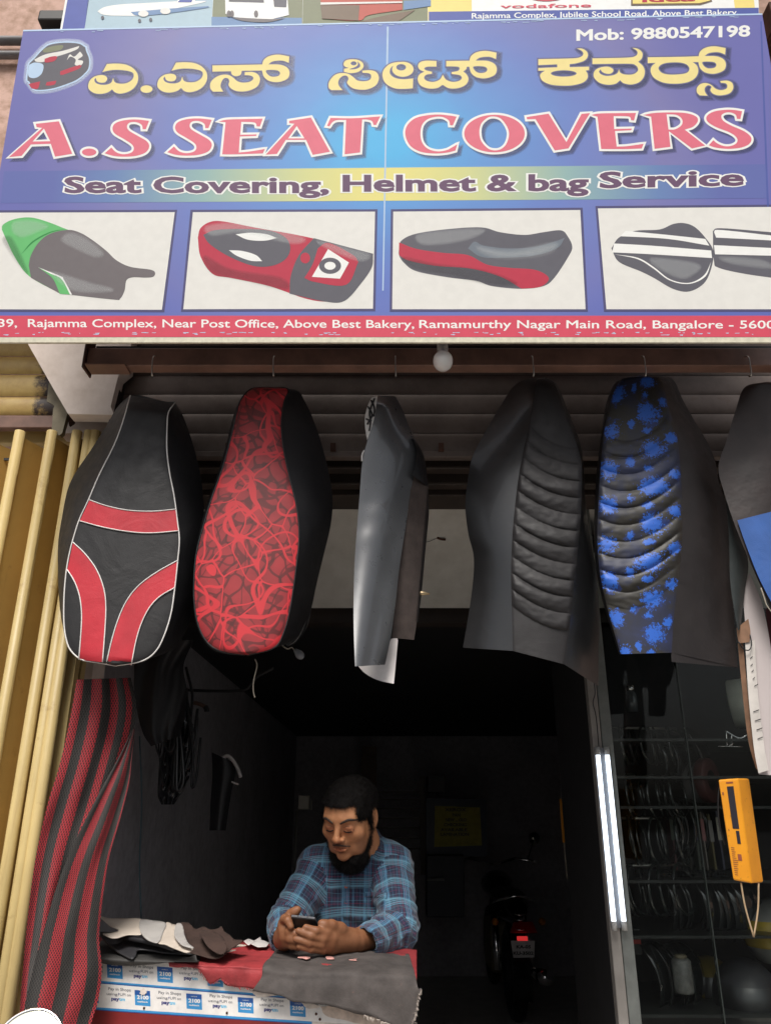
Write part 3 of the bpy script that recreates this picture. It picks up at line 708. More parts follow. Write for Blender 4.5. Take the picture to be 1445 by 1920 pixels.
# ---------------- helmet
h = (0, 0, 7.225)
def H(n, p, k, c, g=0): return art(n, p, k, c, h[:2], h[2], g)
hp = [(395,1110,1),(370,1080),(385,930),(400,860),(470,790),(560,690),(660,610),(800,580),(950,575),(1080,590),(1165,640,1),(1180,700),(1215,790),(1215,900),(1180,975),(1060,1080),(900,1150),(700,1210),(500,1225),(440,1180)]
shadow('helmet_glow', [orient(T(contour(hp, 6), 0, 0, 7.225))], 0, 0, (7, 5, 3), 2, 'softlt'); H('helmet_glow_edge', hp, 3.8, 'paleblue', 1.8); H('printed_helmet', hp, 4.5, 'black', -1)
H('helmet_marking', [(470,810,1),(620,740),(860,690),(1080,625,1),(1050,670),(900,730),(740,780),(600,840),(500,840)], 5, 'white')
H('helmet_marking', [(580,680,1),(640,650),(760,620),(860,620),(820,680),(620,715)], 5, 'tan')
H('helmet_marking', [(610,800,1),(700,770),(780,770),(740,830),(620,850)], 6, 'crimson')
H('helmet_visor_sheen', [(400,880,1),(480,850),(590,880),(570,1000),(480,1060),(390,1030)], 5, 'paleblue')
H('helmet_marking', [(820,970,1),(960,920),(1100,880),(1080,930),(930,990),(830,1020)], 5, 'crimson')
H('helmet_marking', [(910,820,1),(950,740),(1010,770),(1090,700,1),(1125,760),(1060,810),(1130,830),(1100,890),(1020,880),(1030,810),(960,770)], 5, 'white')
H('helmet_marking', [(395,1140,1),(550,1105,1),(520,1200),(440,1200)], 5, 'crimson')
H('helmet_marking', [(640,1115,1),(770,1095,1),(740,1150),(630,1160)], 5, 'crimson')
# chips along the band edge: worn flakes of the print
rr = random.Random(3); fl = []
for i in range(90):
    x = rr.uniform(0, 1445); y = 624 + rr.random() ** 2 * 5 - 1; wd = rr.uniform(2, 12)
    fl.append(([SP_(x, y, 3), SP_(x + wd, y - .4, 3), SP_(x + wd * .8, y + rr.uniform(.6, 1.8), 3), SP_(x + .5, y + .8, 3)], [(0, 1, 2, 3)]))
for i in range(50):
    u = rr.random(); x = TL[0] + (TR[0] - TL[0]) * u; y = TL[1] + (TR[1] - TL[1]) * u + 2 + rr.random() * 3; wd = rr.uniform(3, 16)
    fl.append(([SP_(x, y, 4), SP_(x + wd, y - .3, 4), SP_(x + wd * .8, y + rr.uniform(.5, 1.5), 4), SP_(x + .5, y + .8, 4)], [(0, 1, 2, 3)]))
v, f = merge(fl); o = mk('worn_flakes', v, f, P_['paleblue'], sg); o['kind'] = 'stuff'
# ============================================================ the upper signboard
S2_ = PlaneMap(V(722, 60, 1.70), (0, -math.sin(R(3)), math.cos(R(3))))
S2_.step = .0005
us = root('upper_signboard', S2_(722, 60), 'upper printed signboard with aeroplane, bus and train pictures behind the blue one', 'signboard')
def q2(name, pts, k, mat):
    o = mk(name, [S2_(x, y, k) for x, y in pts], [tuple(range(len(pts)))], mat, us); return fixn(o, S2_.n)
bq = [(112, 62), (1424, 62), (1390, -620), (230, -620)]
v, f = slab([S2_(x, y) for x, y in bq], -S2_.n * .03); mk('board_box', v, f, P_['bright'], us)
q2('blue_margin', [(116, 62), (158, 62), (262, -618), (238, -618)], 1, P_['blue'])
def photo(k0, x0, x1, col): return q2('printed_picture', [(x0, 62), (x1, 62), (x1 + (722 - x1) * .04, -160), (x0 + (722 - x0) * .04, -160)], 1, P_[col])
photo(0, 159, 396, 'skyp'); photo(0, 396.5, 566, 'tan'); photo(0, 566.5, 802, 'tan')
q2('yellow_margin', [(803, 62), (885, 62), (880, -160), (797, -160)], 1, P_['yellow'])
q2('white_field', [(886, 62), (1382, 62), (1352, -160), (881, -160)], 1, P_['bright'])
q2('yellow_margin', [(1383, 62), (1420, 62), (1392, -160), (1353, -160)], 1, P_['yellow'])
q2('blue_margin', [(803.5, 62), (1422, 62), (1421, 15), (803.5, 22.5)], 2, P_['deep'])
text('address_lettering', 'Rajamma Complex, Jubilee School Road, Above Best Bakery,', 884, 1383, 35.5, 28.5, 10.5, S2_, 3, P_['bright'], us, off=.014)
text('network_lettering', 'vodafone', 938, 1107, 16, 14, 7.5, S2_, 3, P_['red'], us, off=.012)
def art2(name, pts, k, col, o=(0, 0), s=1.0): 
    c = orient(T(contour(pts, 5), o[0], o[1], s)); return flat(name, [c], S2_, k, P_[col], us)
art2('printed_logo', ell(1023, -12, 40, 15).tolist(), 3, 'red'); art2('printed_logo', ell(1023, -14, 22, 9).tolist(), 4, 'bright')
art2('printed_logo', [(1182,-20,1),(1324,-20,1),(1334,3,1),(1312,10,1),(1182,11,1)], 3, 'earth'); art2('printed_logo', [(1185,-20,1),(1321,-20,1),(1330,2,1),(1310,7,1),(1185,8,1)], 4, 'yellow')
text('network_lettering', 'idea', 1204, 1300, 5, 3, 13, S2_, 5, P_['crimson'], us, off=.03)
# aeroplane, bus, train (scale 1445/700)
p = (100, 0, 2.064)
def B2(n, pts, k, c): return art2(n, pts, k, c, p[:2], p[2])
B2('printed_aeroplane', [(172,45,1),(200,28),(260,18),(330,14),(480,6,1),(500,-20,1),(560,-20,1),(548,5,1),(590,8),(470,35),(380,60),(250,62),(195,58)], 2, 'bright')
B2('printed_wing', [(300,48,1),(450,35),(600,25,1),(590,32),(430,55),(330,62)], 3, 'steelb')
B2('printed_tail', [(483,10,1),(500,-12,1),(545,-12,1),(535,10,1)], 3, 'blue')
for x, y in ((350, 55), (435, 45)): B2('printed_engine', ell(x, y, 20, 12, 14).tolist(), 4, 'white')
for x, y in ((192, 70), (335, 82), (378, 78)): B2('printed_wheel', ell(x, y, 6, 7, 10).tolist(), 4, 'black')
q2('printed_road', [(397, 62), (566, 62), (566, 34), (397, 32)], 2, P_['steelb'])
B2('printed_bus', [(665,-20,1),(905,-20,1),(912,60,1),(860,72),(835,75),(700,68),(667,55,1)], 3, 'bright')
B2('printed_window', [(680,-20,1),(815,-20,1),(815,12,1),(680,8,1)], 4, 'black'); B2('printed_window', [(850,-20,1),(905,-20,1),(902,30,1),(855,28,1)], 4, 'black')
for x in (680, 692, 785): B2('printed_wheel', ell(x, 56, 8, 13, 12).tolist(), 5, 'dark')
B2('printed_shadow', [(690,70,1),(840,76,1),(900,72,1),(830,88),(740,84)], 4, 'dark')
B2('printed_train', [(1032,-20,1),(1350,-20,1),(1350,40,1),(1220,60),(1180,82),(1040,74,1)], 3, 'rust')
B2('printed_train_front', [(1034,22,1),(1185,22,1),(1180,82,1),(1040,74,1)], 4, 'earth'); B2('printed_stripe', [(1034,12,1),(1350,8,1),(1350,14,1),(1034,21,1)], 5, 'white')
B2('printed_coach', [(1355,5,1),(1460,0,1),(1460,25,1),(1355,40,1)], 3, 'steelb'); B2('printed_track', [(1180,86,1),(1290,60),(1400,40,1),(1330,88,1)], 3, 'earth')
# dark reddish ledge right of the boards
pr = V(1432, 30, 1.9); o = box('window_ledge', (pr.x, 1.86, pr.z - .1), (pr.x + .4, 1.978, pr.z + .02), M['rust'], None, .004); tag(o, 'rusty ledge on the wall right of the signboards', 'ledge')
# ============================================================ seats and covers hanging from the rail
def leather(name, col, rough=.4, bump=.25, spec=.5, coat=0):
    m = Mat(name); vo = m.N('ShaderNodeTexVoronoi'); vo.inputs['Scale'].default_value = 420; m.L(m.tc(), vo.inputs['Vector'])
    n = m.noise(5, 5, .6); n2 = m.noise(28, 4, .6); n3 = m.noise(9, 3, .55, dist=1.2)
    m.set(col=m.ramp(n.outputs[0], [(.3, tuple(c * .75 for c in col)), (.7, tuple(c * 1.2 for c in col))]), rough=m.ramp(n2.outputs[0], [(.3, (rough * .85,) * 3), (.7, (min(1, rough * 1.2),) * 3)]), spec=spec, coat=coat)
    h = m.math('ADD', m.math('ADD', m.math('MULTIPLY', vo.outputs['Distance'], .3), m.math('MULTIPLY', n2.outputs[0], 1.1)), m.math('MULTIPLY', n3.outputs[0], 4.0))
    m.bump(h, bump, .0022); return m.m
L_ = dict(gloss3=leather('glossy_grey_black_leatherette', (.07, .073, .078), .30, .03, 1.0, .7), black=leather('black_leatherette', (.014, .0135, .015), .42), matte=leather('black_matte_leatherette', (.018, .017, .018), .55), gloss=leather('glossy_black_leatherette', (.012, .012, .013), .33, .12, 1.0, .25),
          red=leather('red_leatherette', (.56, .028, .045), .5), grey=leather('charcoal_leatherette', (.021, .019, .02), .6), brown=simple('brown_foam', (.06, .045, .04), .9, scale=30, var=.3),
          blue=leather('blue_leatherette', (.035, .11, .36), .5), white=simple('white_piping', (.78, .75, .72), .4), paper=simple('white_paper', (.62, .58, .56), .8), thread=simple('cord', (.4, .35, .28), .8), dark=leather('dark_vinyl', (.022, .018, .018), .5))
def arc(pts, n, k=8):
    c = np.array(cr(pts, k)); d = np.r_[0, np.cumsum(np.linalg.norm(np.diff(c, axis=0), axis=1))]; d /= d[-1]
    t = np.linspace(0, 1, n); return np.stack([np.interp(t, d, c[:, i]) for i in range(c.shape[1])], 1)
def px(pts, o, s): return [(o[0] + p[0] / s, o[1] + p[1] / s) for p in pts]
def ribbon(name, A, B, YA, YB, mat, parent, nu=12, nv=60, bulge=0, disp=None, power=1, k=8):
    """surface between two outlines; YA, YB: depth or function of v"""
    a = arc(A, nv + 1, k); b = arc(B, nv + 1, k)
    fa = YA if callable(YA) else (lambda v: YA); fb = YB if callable(YB) else (lambda v: YB)
    def fn(u, v):
        j = int(round(v * nv)); x = a[j, 0] * (1 - u) + b[j, 0] * u; y = a[j, 1] * (1 - u) + b[j, 1] * u
        Y = fa(v) * (1 - u) + fb(v) * u - bulge * math.sin(math.pi * u) ** power
        if disp: Y -= disp(u, v, x, y)
        return V(x, y, Y)
    vs, fs, uv = gridg(fn, nu, nv)
    return mk(name, vs, fs, mat, parent, smooth=True, uvs=uv)
def line_tube(name, pts, Y, r, mat, parent=None, k=5, n=6):
    c = cr(pts, k); return tube(name, [V(p[0], p[1], Y(i / (len(c) - 1)) if callable(Y) else Y) for i, p in enumerate(c)], r, mat, parent, n=n)
def cap(v, top=.05, bot=.05, dt=.05, db=.03):
    """depth added where the shell curls back at both ends"""
    d = 0
    if v < top: d += dt * (1 - v / top) ** 2
    if v > 1 - bot: d += db * ((v - 1 + bot) / bot) ** 2
    return d
def seat(label, Ls, Rs, L0, R0, Y, mats, group='seat covers hanging from the rail', side=.11, bulge=.012, disp=None, curl=(.05, .05, .05, .03), back=True, nu=26, nv=110, name='motorcycle_seat', cat='seat'):
    c = V(Ls[0][0], Ls[0][1], Y)
    r = root(name, c, label, cat, group)
    yf = lambda v: Y + cap(v, *curl)
    yb = lambda v: Y + side + cap(v, *curl) * .5
    tp = ribbon('top_panel', Ls, Rs, yf, yf, mats[0], r, nu, nv, bulge, disp, .6)
    # side skirts bow outward from the seam to the outer edge
    ribbon('side_panel', L0, Ls, yb, yf, mats[1], r, 10, nv, .010, None)
    ribbon('side_panel', Rs, R0, yf, yb, mats[2], r, 10, nv, .010, None)
    if back:
        ym = lambda v: Y + side + .045
        cx = lambda P, q: [(p[0] * .75 + q_[0] * .25, p[1]) for p, q_ in zip(P, q)]
        a = arc(L0, 24); b = arc(R0, 24)
        vs = []; 
        for j in range(24):
            v = j / 23; vs += [V(*a[j], yb(v)), V(a[j][0] * .8 + b[j][0] * .2, a[j][1], Y + side + .03), V(a[j][0] * .2 + b[j][0] * .8, b[j][1], Y + side + .03), V(*b[j], yb(v))]
        fs = [(j * 4 + i, j * 4 + i + 1, j * 4 + i + 5, j * 4 + i + 4) for j in range(23) for i in range(3)]
        mk('base_shell', vs, fs, L_['matte'], r, smooth=True)
    return r, yf
# ---- seat 1: black with red stripes and white piping
o1 = (0, 620)
L1 = px([(735,364),(690,520),(640,650),(560,810),(500,950),(445,1070),(400,1220),(375,1350),(362,1500),(362,1650),(375,1740),(400,1800),(460,1850),(560,1868),(650,1885)], o1, 3)
R1 = px([(985,407),(948,460),(940,560),(940,680),(955,800),(980,930),(1000,1080),(1010,1180),(1000,1300),(985,1440),(965,1580),(930,1700),(880,1800),(800,1858),(650,1885)], o1, 3)
L1o = px([(735,362),(665,425),(590,550),(500,690),(425,800),(380,900),(350,1050),(330,1180),(327,1330),(333,1500),(352,1650),(400,1800),(560,1868)], o1, 3)
R1o = px([(985,400),(1030,480),(1080,620),(1118,760),(1140,900),(1150,1100),(1135,1300),(1100,1500),(1050,1680),(960,1800),(760,1868)], o1, 3)
s1, yf1 = seat('black seat with red curved stripes and white piping, first from the left', L1, R1, L1o, R1o, 1.93, (L_['matte'], L_['matte'], L_['black']), bulge=.012)
Y1 = 1.93
# piping along both seams
A_ = arc(L1, 80); B_ = arc(R1, 80)
for nm, C_ in (('piping', A_), ('piping', B_)):
    tube(nm, [V(p[0], p[1], yf1(i / 79) - .0015) for i, p in enumerate(C_)], .0019, L_['white'], s1, n=6)
def on1(x, y, lift=.0016):
    """point on the top panel at pixel x,y"""
    j = int(np.argmin(np.abs(A_[:, 1] - y))); k = int(np.argmin(np.abs(B_[:, 1] - y)))
    xa, xb = A_[j, 0], B_[k, 0]; u = min(1, max(0, (x - xa) / max(1e-3, xb - xa)))
    return V(x, y, yf1(j / 79) - .012 * math.sin(math.pi * u) ** .6 - lift)
def band(a, b, mat, parent, on, nu=30, nv=6, name='stripe', pipe=True):
    a = arc(px(a, o1, 3), nu + 1); b = arc(px(b, o1, 3), nu + 1)
    def fn(u, v):
        i = int(round(u * nu)); p = a[i] * (1 - v) + b[i] * v; return on(p[0], p[1])
    vs, fs, uv = gridg(fn, nu, nv); o = mk(name, vs, fs, mat, parent, smooth=True)
    if pipe:
        for c in (a, b): tube('piping', [on(p[0], p[1], .0022) for p in c], .0016, L_['white'], parent, n=6)
band([(505,952),(600,985),(720,1010),(860,1016),(990,1004)], [(450,1070),(580,1105),(720,1130),(850,1138),(1004,1126)], L_['red'], s1, on1)
band([(412,1190),(480,1255),(545,1345),(585,1450),(597,1550),(592,1680),(578,1865)], [(380,1345),(420,1410),(448,1490),(460,1580),(458,1680),(445,1850)], L_['red'], s1, on1)
band([(1000,1292),(880,1360),(780,1435),(710,1525),(660,1640),(625,1760),(600,1872)], [(984,1445),(900,1495),(840,1560),(795,1650),(765,1750),(740,1880)], L_['red'], s1, on1)
# ---- seat 2: red cell pattern
def cell_mat():
    m = Mat('red_cell_print'); n = m.noise(6, 2, .5); off = m.N('ShaderNodeVectorMath', operation='SCALE'); off.inputs['Scale'].default_value = .10; m.L(n.outputs['Color'], off.inputs[0])
    ad = m.N('ShaderNodeVectorMath', operation='ADD'); m.L(m.tc(), ad.inputs[0]); m.L(off.outputs[0], ad.inputs[1])
    def vor(scale, sh, rnd=1.0):
        mp = m.N('ShaderNodeMapping'); mp.inputs['Location'].default_value = sh; mp.inputs['Scale'].default_value = (1, .15, .82); m.L(ad.outputs[0], mp.inputs[0])
        v = m.N('ShaderNodeTexVoronoi', feature='DISTANCE_TO_EDGE'); v.inputs['Scale'].default_value = scale; v.inputs['Randomness'].default_value = rnd; m.L(mp.outputs[0], v.inputs['Vector'])
        s_ = m.N('ShaderNodeTexVoronoi', feature='SMOOTH_F1'); return v.outputs[0]
    def web(scale, sh):
        mp = m.N('ShaderNodeMapping'); mp.inputs['Location'].default_value = sh; mp.inputs['Scale'].default_value = (1, .15, .85); m.L(ad.outputs[0], mp.inputs[0])
        f1 = m.N('ShaderNodeTexVoronoi', feature='F1'); f2 = m.N('ShaderNodeTexVoronoi', feature='F2')
        for q in (f1, f2): q.inputs['Scale'].default_value = scale; q.inputs['Randomness'].default_value = .95; m.L(mp.outputs[0], q.inputs['Vector'])
        return m.math('SUBTRACT', f2.outputs['Distance'], f1.outputs['Distance'])
    base = m.ramp(m.noise(18, 3).outputs[0], [(.3, (.27, .021, .026)), (.7, (.38, .030, .036))])
    k1 = m.ramp(web(25, (3, 1, 2)), [(.08, (1, 1, 1)), (.12, (0, 0, 0))]); c = m.mix(m.math('MULTIPLY', k1, .72), base, (.08, .016, .016, 1))
    k2 = m.ramp(web(19, (0, 0, 0)), [(.052, (1, 1, 1)), (.075, (0, 0, 0))]); c = m.mix(k2, c, (.55, .028, .036, 1))
    k3 = m.ramp(web(12, (7, 0, 5)), [(.038, (1, 1, 1)), (.052, (0, 0, 0))]); c = m.mix(k3, c, (.58, .030, .038, 1))
    def iso(scale, sh, lv, wd, d0=1.0):
        mp = m.N('ShaderNodeMapping'); mp.inputs['Location'].default_value = sh; mp.inputs['Scale'].default_value = (1, .15, .9); m.L(m.tc(), mp.inputs[0])
        n_ = m.noise(scale, 0, .5, vec=mp.outputs[0], dist=d0); q = m.math('ABSOLUTE', m.math('SUBTRACT', m.math('FRACT', m.math('MULTIPLY', n_.outputs[0], lv)), .5)); return m.ramp(q, [(wd, (1, 1, 1)), (wd * 1.5, (0, 0, 0))])
    c = m.mix(m.math('MULTIPLY', m.ramp(web(25, (3, 1, 2)), [(.08, (1, 1, 1)), (.12, (0, 0, 0))]), .75), base, (.07, .014, .014, 1))
    c = m.mix(m.math('MULTIPLY', iso(11, (5, 2, 1), 3.0, .06), .6), c, (.07, .014, .014, 1))
    c = m.mix(iso(9, (0, 0, 0), 3.0, .045, .5), c, (.58, .028, .038, 1)); c = m.mix(iso(9, (9, 4, 3), 2.4, .04, .4), c, (.60, .03, .04, 1))
    c = m.mix(m.ramp(web(13, (7, 0, 5)), [(.030, (1, 1, 1)), (.045, (0, 0, 0))]), c, (.60, .03, .04, 1))
    m.set(col=c, rough=.5); m.bump(m.noise(160, 2).outputs[0], .12, .001); return m.m
o2_ = (350, 620)
L2 = px([(400,292),(330,300),(282,350),(262,400),(245,480),(218,590),(180,720),(130,860),(88,1000),(50,1150),(38,1300),(42,1420),(62,1520),(105,1600),(170,1645),(300,1668)], o2_, 2.742)
R2 = px([(410,292),(520,300),(502,360),(490,430),(487,510),(500,620),(530,760),(560,880),(575,980),(578,1080),(563,1220),(545,1350),(528,1450),(500,1550),(450,1630),(310,1668)], o2_, 2.742)
L2o = px([(395,294),(312,310),(262,380),(232,470),(200,600),(158,740),(118,855),(75,985),(42,1140),(30,1300),(34,1420),(55,1525),(98,1608),(165,1655),(300,1674)], o2_, 2.742)
R2o = px([(420,292),(560,305),(600,350),(640,430),(680,540),(712,650),(738,770),(750,880),(740,1000),(705,1150),(668,1300),(640,1430),(600,1530),(540,1600),(315,1674)], o2_, 2.742)
s2, yf2 = seat('tall seat covered in red cell pattern with black sides, second from the left', L2, R2, L2o, R2o, 1.93, (cell_mat(), L_['black'], L_['black']), bulge=.016, curl=(.06, .06, .07, .03))
for C_ in (arc(L2, 90), arc(R2, 90)): tube('seam', [V(p[0], p[1], yf2(i / 89) - .0008) for i, p in enumerate(C_)], .0022, L_['black'], s2, n=6)
# folds of slack cover at the lower right
ribbon('slack_cover', px([(500,1600),(520,1560),(560,1500),(610,1420)], o2_, 2.742), px([(520,1625),(570,1600),(620,1520),(642,1430)], o2_, 2.742), 2.02, 2.05, L_['gloss'], s2, 24, 20, .006, lambda u, v, x, y: .004 * math.sin(u * 16 + v * 3))
# ---- seat 3: narrow, seen from the side
o3_ = (640, 720)
def P3(p): return px(p, o3_, 3.31)
s3 = root('seat_cover', V(720, 745, 1.93), 'narrow glossy black seat cover hanging edge-on, third from the left', 'seat cover', 'seat covers hanging from the rail')
A3_ = P3([(222,72),(205,200),(162,350),(130,480),(112,700),(96,900),(82,1100),(76,1300),(76,1500),(84,1752)])
B3_ = P3([(335,75),(378,160),(418,262),(455,340),(470,430),(450,560),(425,690),(402,860),(380,1000),(358,1150),(336,1350),(308,1560),(270,1742)])
def d3(u, v, x, y):
    b = .004 * math.exp(-((v - .43) / .03) ** 2) * math.sin(math.pi * u) ** 2 + .004 * math.exp(-((v - .52) / .035) ** 2) * math.sin(math.pi * u ** .7) ** 2
    return b * 1.0 + (.16 * max(0, v - .40) ** 1.2) + .004 * math.sin(u * 9 + v * 7) * v
ribbon('side_panel', A3_, B3_, lambda v: 1.94 - .01 * v + cap(v, .05, 0, .04, 0), lambda v: 2.02 + cap(v, .05, 0, .03, 0), L_['gloss3'], s3, 24, 120, .018, d3, 1)
ribbon('inner_foam', P3([(432,560),(425,690),(402,860),(380,1000),(358,1150),(336,1350),(312,1575)]), P3([(520,500),(538,640),(535,760),(512,1000),(490,1250),(470,1450),(450,1588)]), 2.02, 2.05, L_['brown'], s3, 8, 40, .004)
ribbon('inner_flap', P3([(440,330),(470,430),(455,520),(432,560)]), P3([(455,340),(500,420),(522,500),(538,640)]), 2.0, 2.05, L_['black'], s3, 8, 20, .004)
ribbon('edge_binding', P3([(536,640),(528,760),(505,1000),(484,1250),(462,1470)]), P3([(542,740),(541,820),(520,1040),(498,1280),(474,1480)]), 2.045, 2.06, L_['black'], s3, 3, 30, 0)
ribbon('patterned_top', P3([(186,86),(165,130),(148,190),(146,260),(158,345)]), P3([(224,73),(216,130),(207,195),(190,260),(160,347)]), 1.94, 1.935, L_['white'], s3, 4, 24, .002)
for i, (a, b, c) in enumerate([((184,100),(205,150),(200,200)), ((165,140),(190,190),(160,250)), ((152,215),(180,235),(172,290)), ((205,90),(175,170),(182,230))]):
    line_tube('pattern_line', P3([a, b, c]), 1.93, .0026, L_['black'], s3)
line_tube('piping', P3([(140,412),(128,440),(127,478)]), 1.925, .002, L_['white'], s3)
pp = ribbon('paper_liner', P3([(105,1752),(140,1790),(190,1822),(250,1845),(325,1860)]), P3([(262,1742),(300,1600),(312,1580),(352,1580),(350,1590)]), 1.975, 1.99, L_['paper'], s3, 6, 12, -.01)
br = V(785, 1113, 2.06); o = tube('brass_clip', [br, br + Vector((.012, 0, .001)), br + Vector((.03, 0, -.001))], [.008, .006, .002], simple('brass', (.55, .42, .25), .35, .8), s3)
# ---- seat 4: plain black ribbed, flaring skirts
o4_ = (820, 620)
def P4(p): return px(p, o4_, 2.312)
def rib4(u, v, x, y):
    Y_ = (y - 620) * 2.312; f = 108 * (1 - (1 - u) ** 2.0)
    q = (Y_ - f - 402) / 71.5
    if q < 0 or q > 11: return 0
    fr = q - math.floor(q); e = min(1, u / .05, (1 - u) / .05)
    return (.0095 + .003 * math.sin(q * 2.1 + u * 3)) * (math.sin(math.pi * fr) ** .42) * max(0, e) * min(1, .35 + q * .4) + .0012 * noise.noise(Vector((u * 9, v * 60, 0)))
s4, yf4 = seat('plain black ribbed seat cover with flaring glossy skirts, fourth from the left', P4([(470,206),(425,222),(408,330),(387,450),(356,600),(336,750),(323,900),(318,1050),(321,1200),(326,1388)]),
     P4([(472,206),(505,228),(541,320),(577,420),(610,520),(625,600),(622,750),(612,900),(595,1060),(578,1230),(548,1446)]),
     P4([(465,204),(395,208),(330,240),(270,330),(200,450),(150,550),(130,650),(120,760),(133,880),(157,990),(146,1150),(110,1374)]),
     P4([(474,205),(515,232),(556,325),(590,410),(620,500),(634,600),(640,740),(662,900),(690,1060),(700,1250),(697,1400),(696,1541)]), 1.93, (L_['grey'], L_['gloss'], L_['gloss']), bulge=.014, disp=rib4, curl=(.06, .01, .05, 0), nu=44, nv=420, back=False, name='seat_cover', cat='seat cover', side=.10)
# ---- seat 5: blue camouflage
def camo():
    m = Mat('blue_camouflage_print'); sep = m.N('ShaderNodeSeparateXYZ'); m.L(m.tc(), sep.inputs[0])
    # repeat of the print every 45 mm or so along the cover
    # blocky coordinates -> pixel-like edges
    sn = m.N('ShaderNodeVectorMath', operation='SNAP'); sn.inputs[1].default_value = (.0016, .5, .0016); m.L(m.tc(), sn.inputs[0])
    n1 = m.noise(15, 5, .62, vec=sn.outputs[0]); n2 = m.noise(7, 4, .6, vec=sn.outputs[0], dist=.4); n3 = m.noise(48, 5, .7, vec=sn.outputs[0])
    base = m.ramp(n2.outputs[0], [(.38, (.020, .018, .014)), (.46, (.03, .027, .022)), (.56, (.02, .024, .05)), (.7, (.026, .034, .085))])
    fac = m.math('ADD', n1.outputs[0], m.math('MULTIPLY', m.math('SUBTRACT', n3.outputs[0], .5), .32))
    uvn = m.N('ShaderNodeUVMap'); us = m.N('ShaderNodeSeparateXYZ'); m.L(uvn.outputs[0], us.inputs[0]); u, v = us.outputs[0], us.outputs[1]
    nz = m.math('ADD', m.math('MULTIPLY', m.math('SUBTRACT', m.noise(120, 5, .8, vec=sn.outputs[0]).outputs[0], .5), 3.2), m.math('MULTIPLY', m.math('SUBTRACT', m.noise(16, 2, .6, vec=sn.outputs[0]).outputs[0], .5), 1.6))
    best = None
    for (u0, v0, ru, rv) in ((.66, .50, .21, .36), (.10, .02, .15, .33), (.38, .80, .07, .16), (.92, .15, .10, .2), (.60, .98, .09, .12)):
        w = m.math('FRACT', m.math('ADD', m.math('DIVIDE', v, .125), 1.5 - v0)); dv = m.math('DIVIDE', m.math('SUBTRACT', w, .5), rv); du = m.math('DIVIDE', m.math('SUBTRACT', u, u0), ru)
        q = m.math('SUBTRACT', 1.0, m.math('SQRT', m.math('ADD', m.math('MULTIPLY', du, du), m.math('MULTIPLY', dv, dv))))
        best = q if best is None else m.math('MAXIMUM', best, q)
    k = m.ramp(m.math('ADD', best, nz), [(.36, (0, 0, 0)), (.38, (1, 1, 1))])
    k2 = m.ramp(m.math('ADD', m.math('MULTIPLY', best, .6), m.math('MULTIPLY', m.math('SUBTRACT', m.noise(38, 5, .75, vec=sn.outputs[0]).outputs[0], .5), 3.4)), [(.22, (0, 0, 0)), (.25, (1, 1, 1))])
    base = m.mix(m.math('MULTIPLY', k2, .75), base, (.02, .045, .20, 1))
    m.set(col=m.mix(k, base, (.026, .125, .55, 1)), rough=.5); m.bump(m.noise(200, 2).outputs[0], .1, .001); return m.m
def rib5(u, v, x, y):
    Y_ = (y - 620) * 2.312; f = 60 * math.sin(math.pi * min(1, u * .9 + .1) ** .9) - 75 * u ** 2.2
    q = (Y_ - f - 425) / 73.0
    if q < 0 or q > 10.0: return 0
    fr = q - math.floor(q); e = min(1, u / .05, (1 - u) / .05)
    return .0012 * noise.noise(Vector((u * 9, v * 60, 0))) + (.0080 + .0025 * math.sin(q * 1.7 + u * 2)) * (math.sin(math.pi * fr) ** .42) * max(0, e) * min(1, .3 + q * .5, max(0, (10.6 - q) * .5))
s5, yf5 = seat('blue camouflage ribbed seat cover with dark sides, fifth from the left', P4([(880,196),(800,208),(762,270),(740,350),(720,450),(705,600),(696,750),(692,900),(704,1060),(740,1220),(792,1402)]),
     P4([(885,196),(965,212),(1000,330),(1030,430),(1046,530),(1056,680),(1060,800),(1056,950),(1045,1060),(1025,1220),(1013,1396)]),
     P4([(875,198),(780,218),(735,300),(712,430),(690,600),(680,750),(678,900),(690,1060),(728,1220),(786,1402)]),
     P4([(890,194),(1010,204),(1062,300),(1112,390),(1160,470),(1200,560),(1218,660),(1250,760),(1265,900),(1272,1050),(1285,1250),(1300,1460)]), 1.93, (camo(), L_['black'], L_['dark']), bulge=.014, disp=rib5, curl=(.06, .01, .06, 0), nu=44, nv=400, back=False, name='seat_cover', cat='seat cover', side=.09)
ribbon('skirt_flap', P4([(1013,1396),(1012,1410),(1013,1436)]), P4([(1290,1350),(1297,1410),(1300,1460)]), 1.93, 2.02, L_['dark'], s5, 8, 4, .008)
# ---- cover 6 : dark with blue lower part, at the right edge
def blotchy():
    m = Mat('dark_red_sheen_vinyl'); n = m.noise(18, 5, .6)
    m.set(col=m.ramp(n.outputs[0], [(.3, (.026, .019, .018)), (.7, (.04, .027, .025))]), rough=.5); m.bump(m.noise(7, 4, .6).outputs[0], .5, .01); return m.m
s6 = root('seat_cover', V(1460, 740, 1.93), 'large dark brown cover with a blue lower panel at the right edge', 'seat cover', 'seat covers hanging from the rail')
A6 = P4([(1420,222),(1330,245),(1292,340),(1250,480),(1216,590),(1240,700),(1290,850),(1345,985),(1400,1110),(1450,1225)])
B6 = P4([(1430,222),(1640,245),(1700,340),(1760,480),(1790,590),(1790,700),(1780,850),(1760,1000),(1730,1120),(1700,1235)])
ribbon('top_panel', A6, B6, lambda v: 1.93 + cap(v, .06, 0, .05, 0), lambda v: 1.93 + cap(v, .06, 0, .05, 0), blotchy(), s6, 24, 80, .02, lambda u, v, x, y: .004 * math.sin(u * 7 + v * 11))
ribbon('blue_panel', P4([(1298,822),(1330,915),(1380,1045),(1420,1130),(1450,1185)]), P4([(1780,700),(1775,850),(1760,1000),(1740,1100),(1720,1185)]), 1.918, 1.918, L_['blue'], s6, 16, 30, .012)
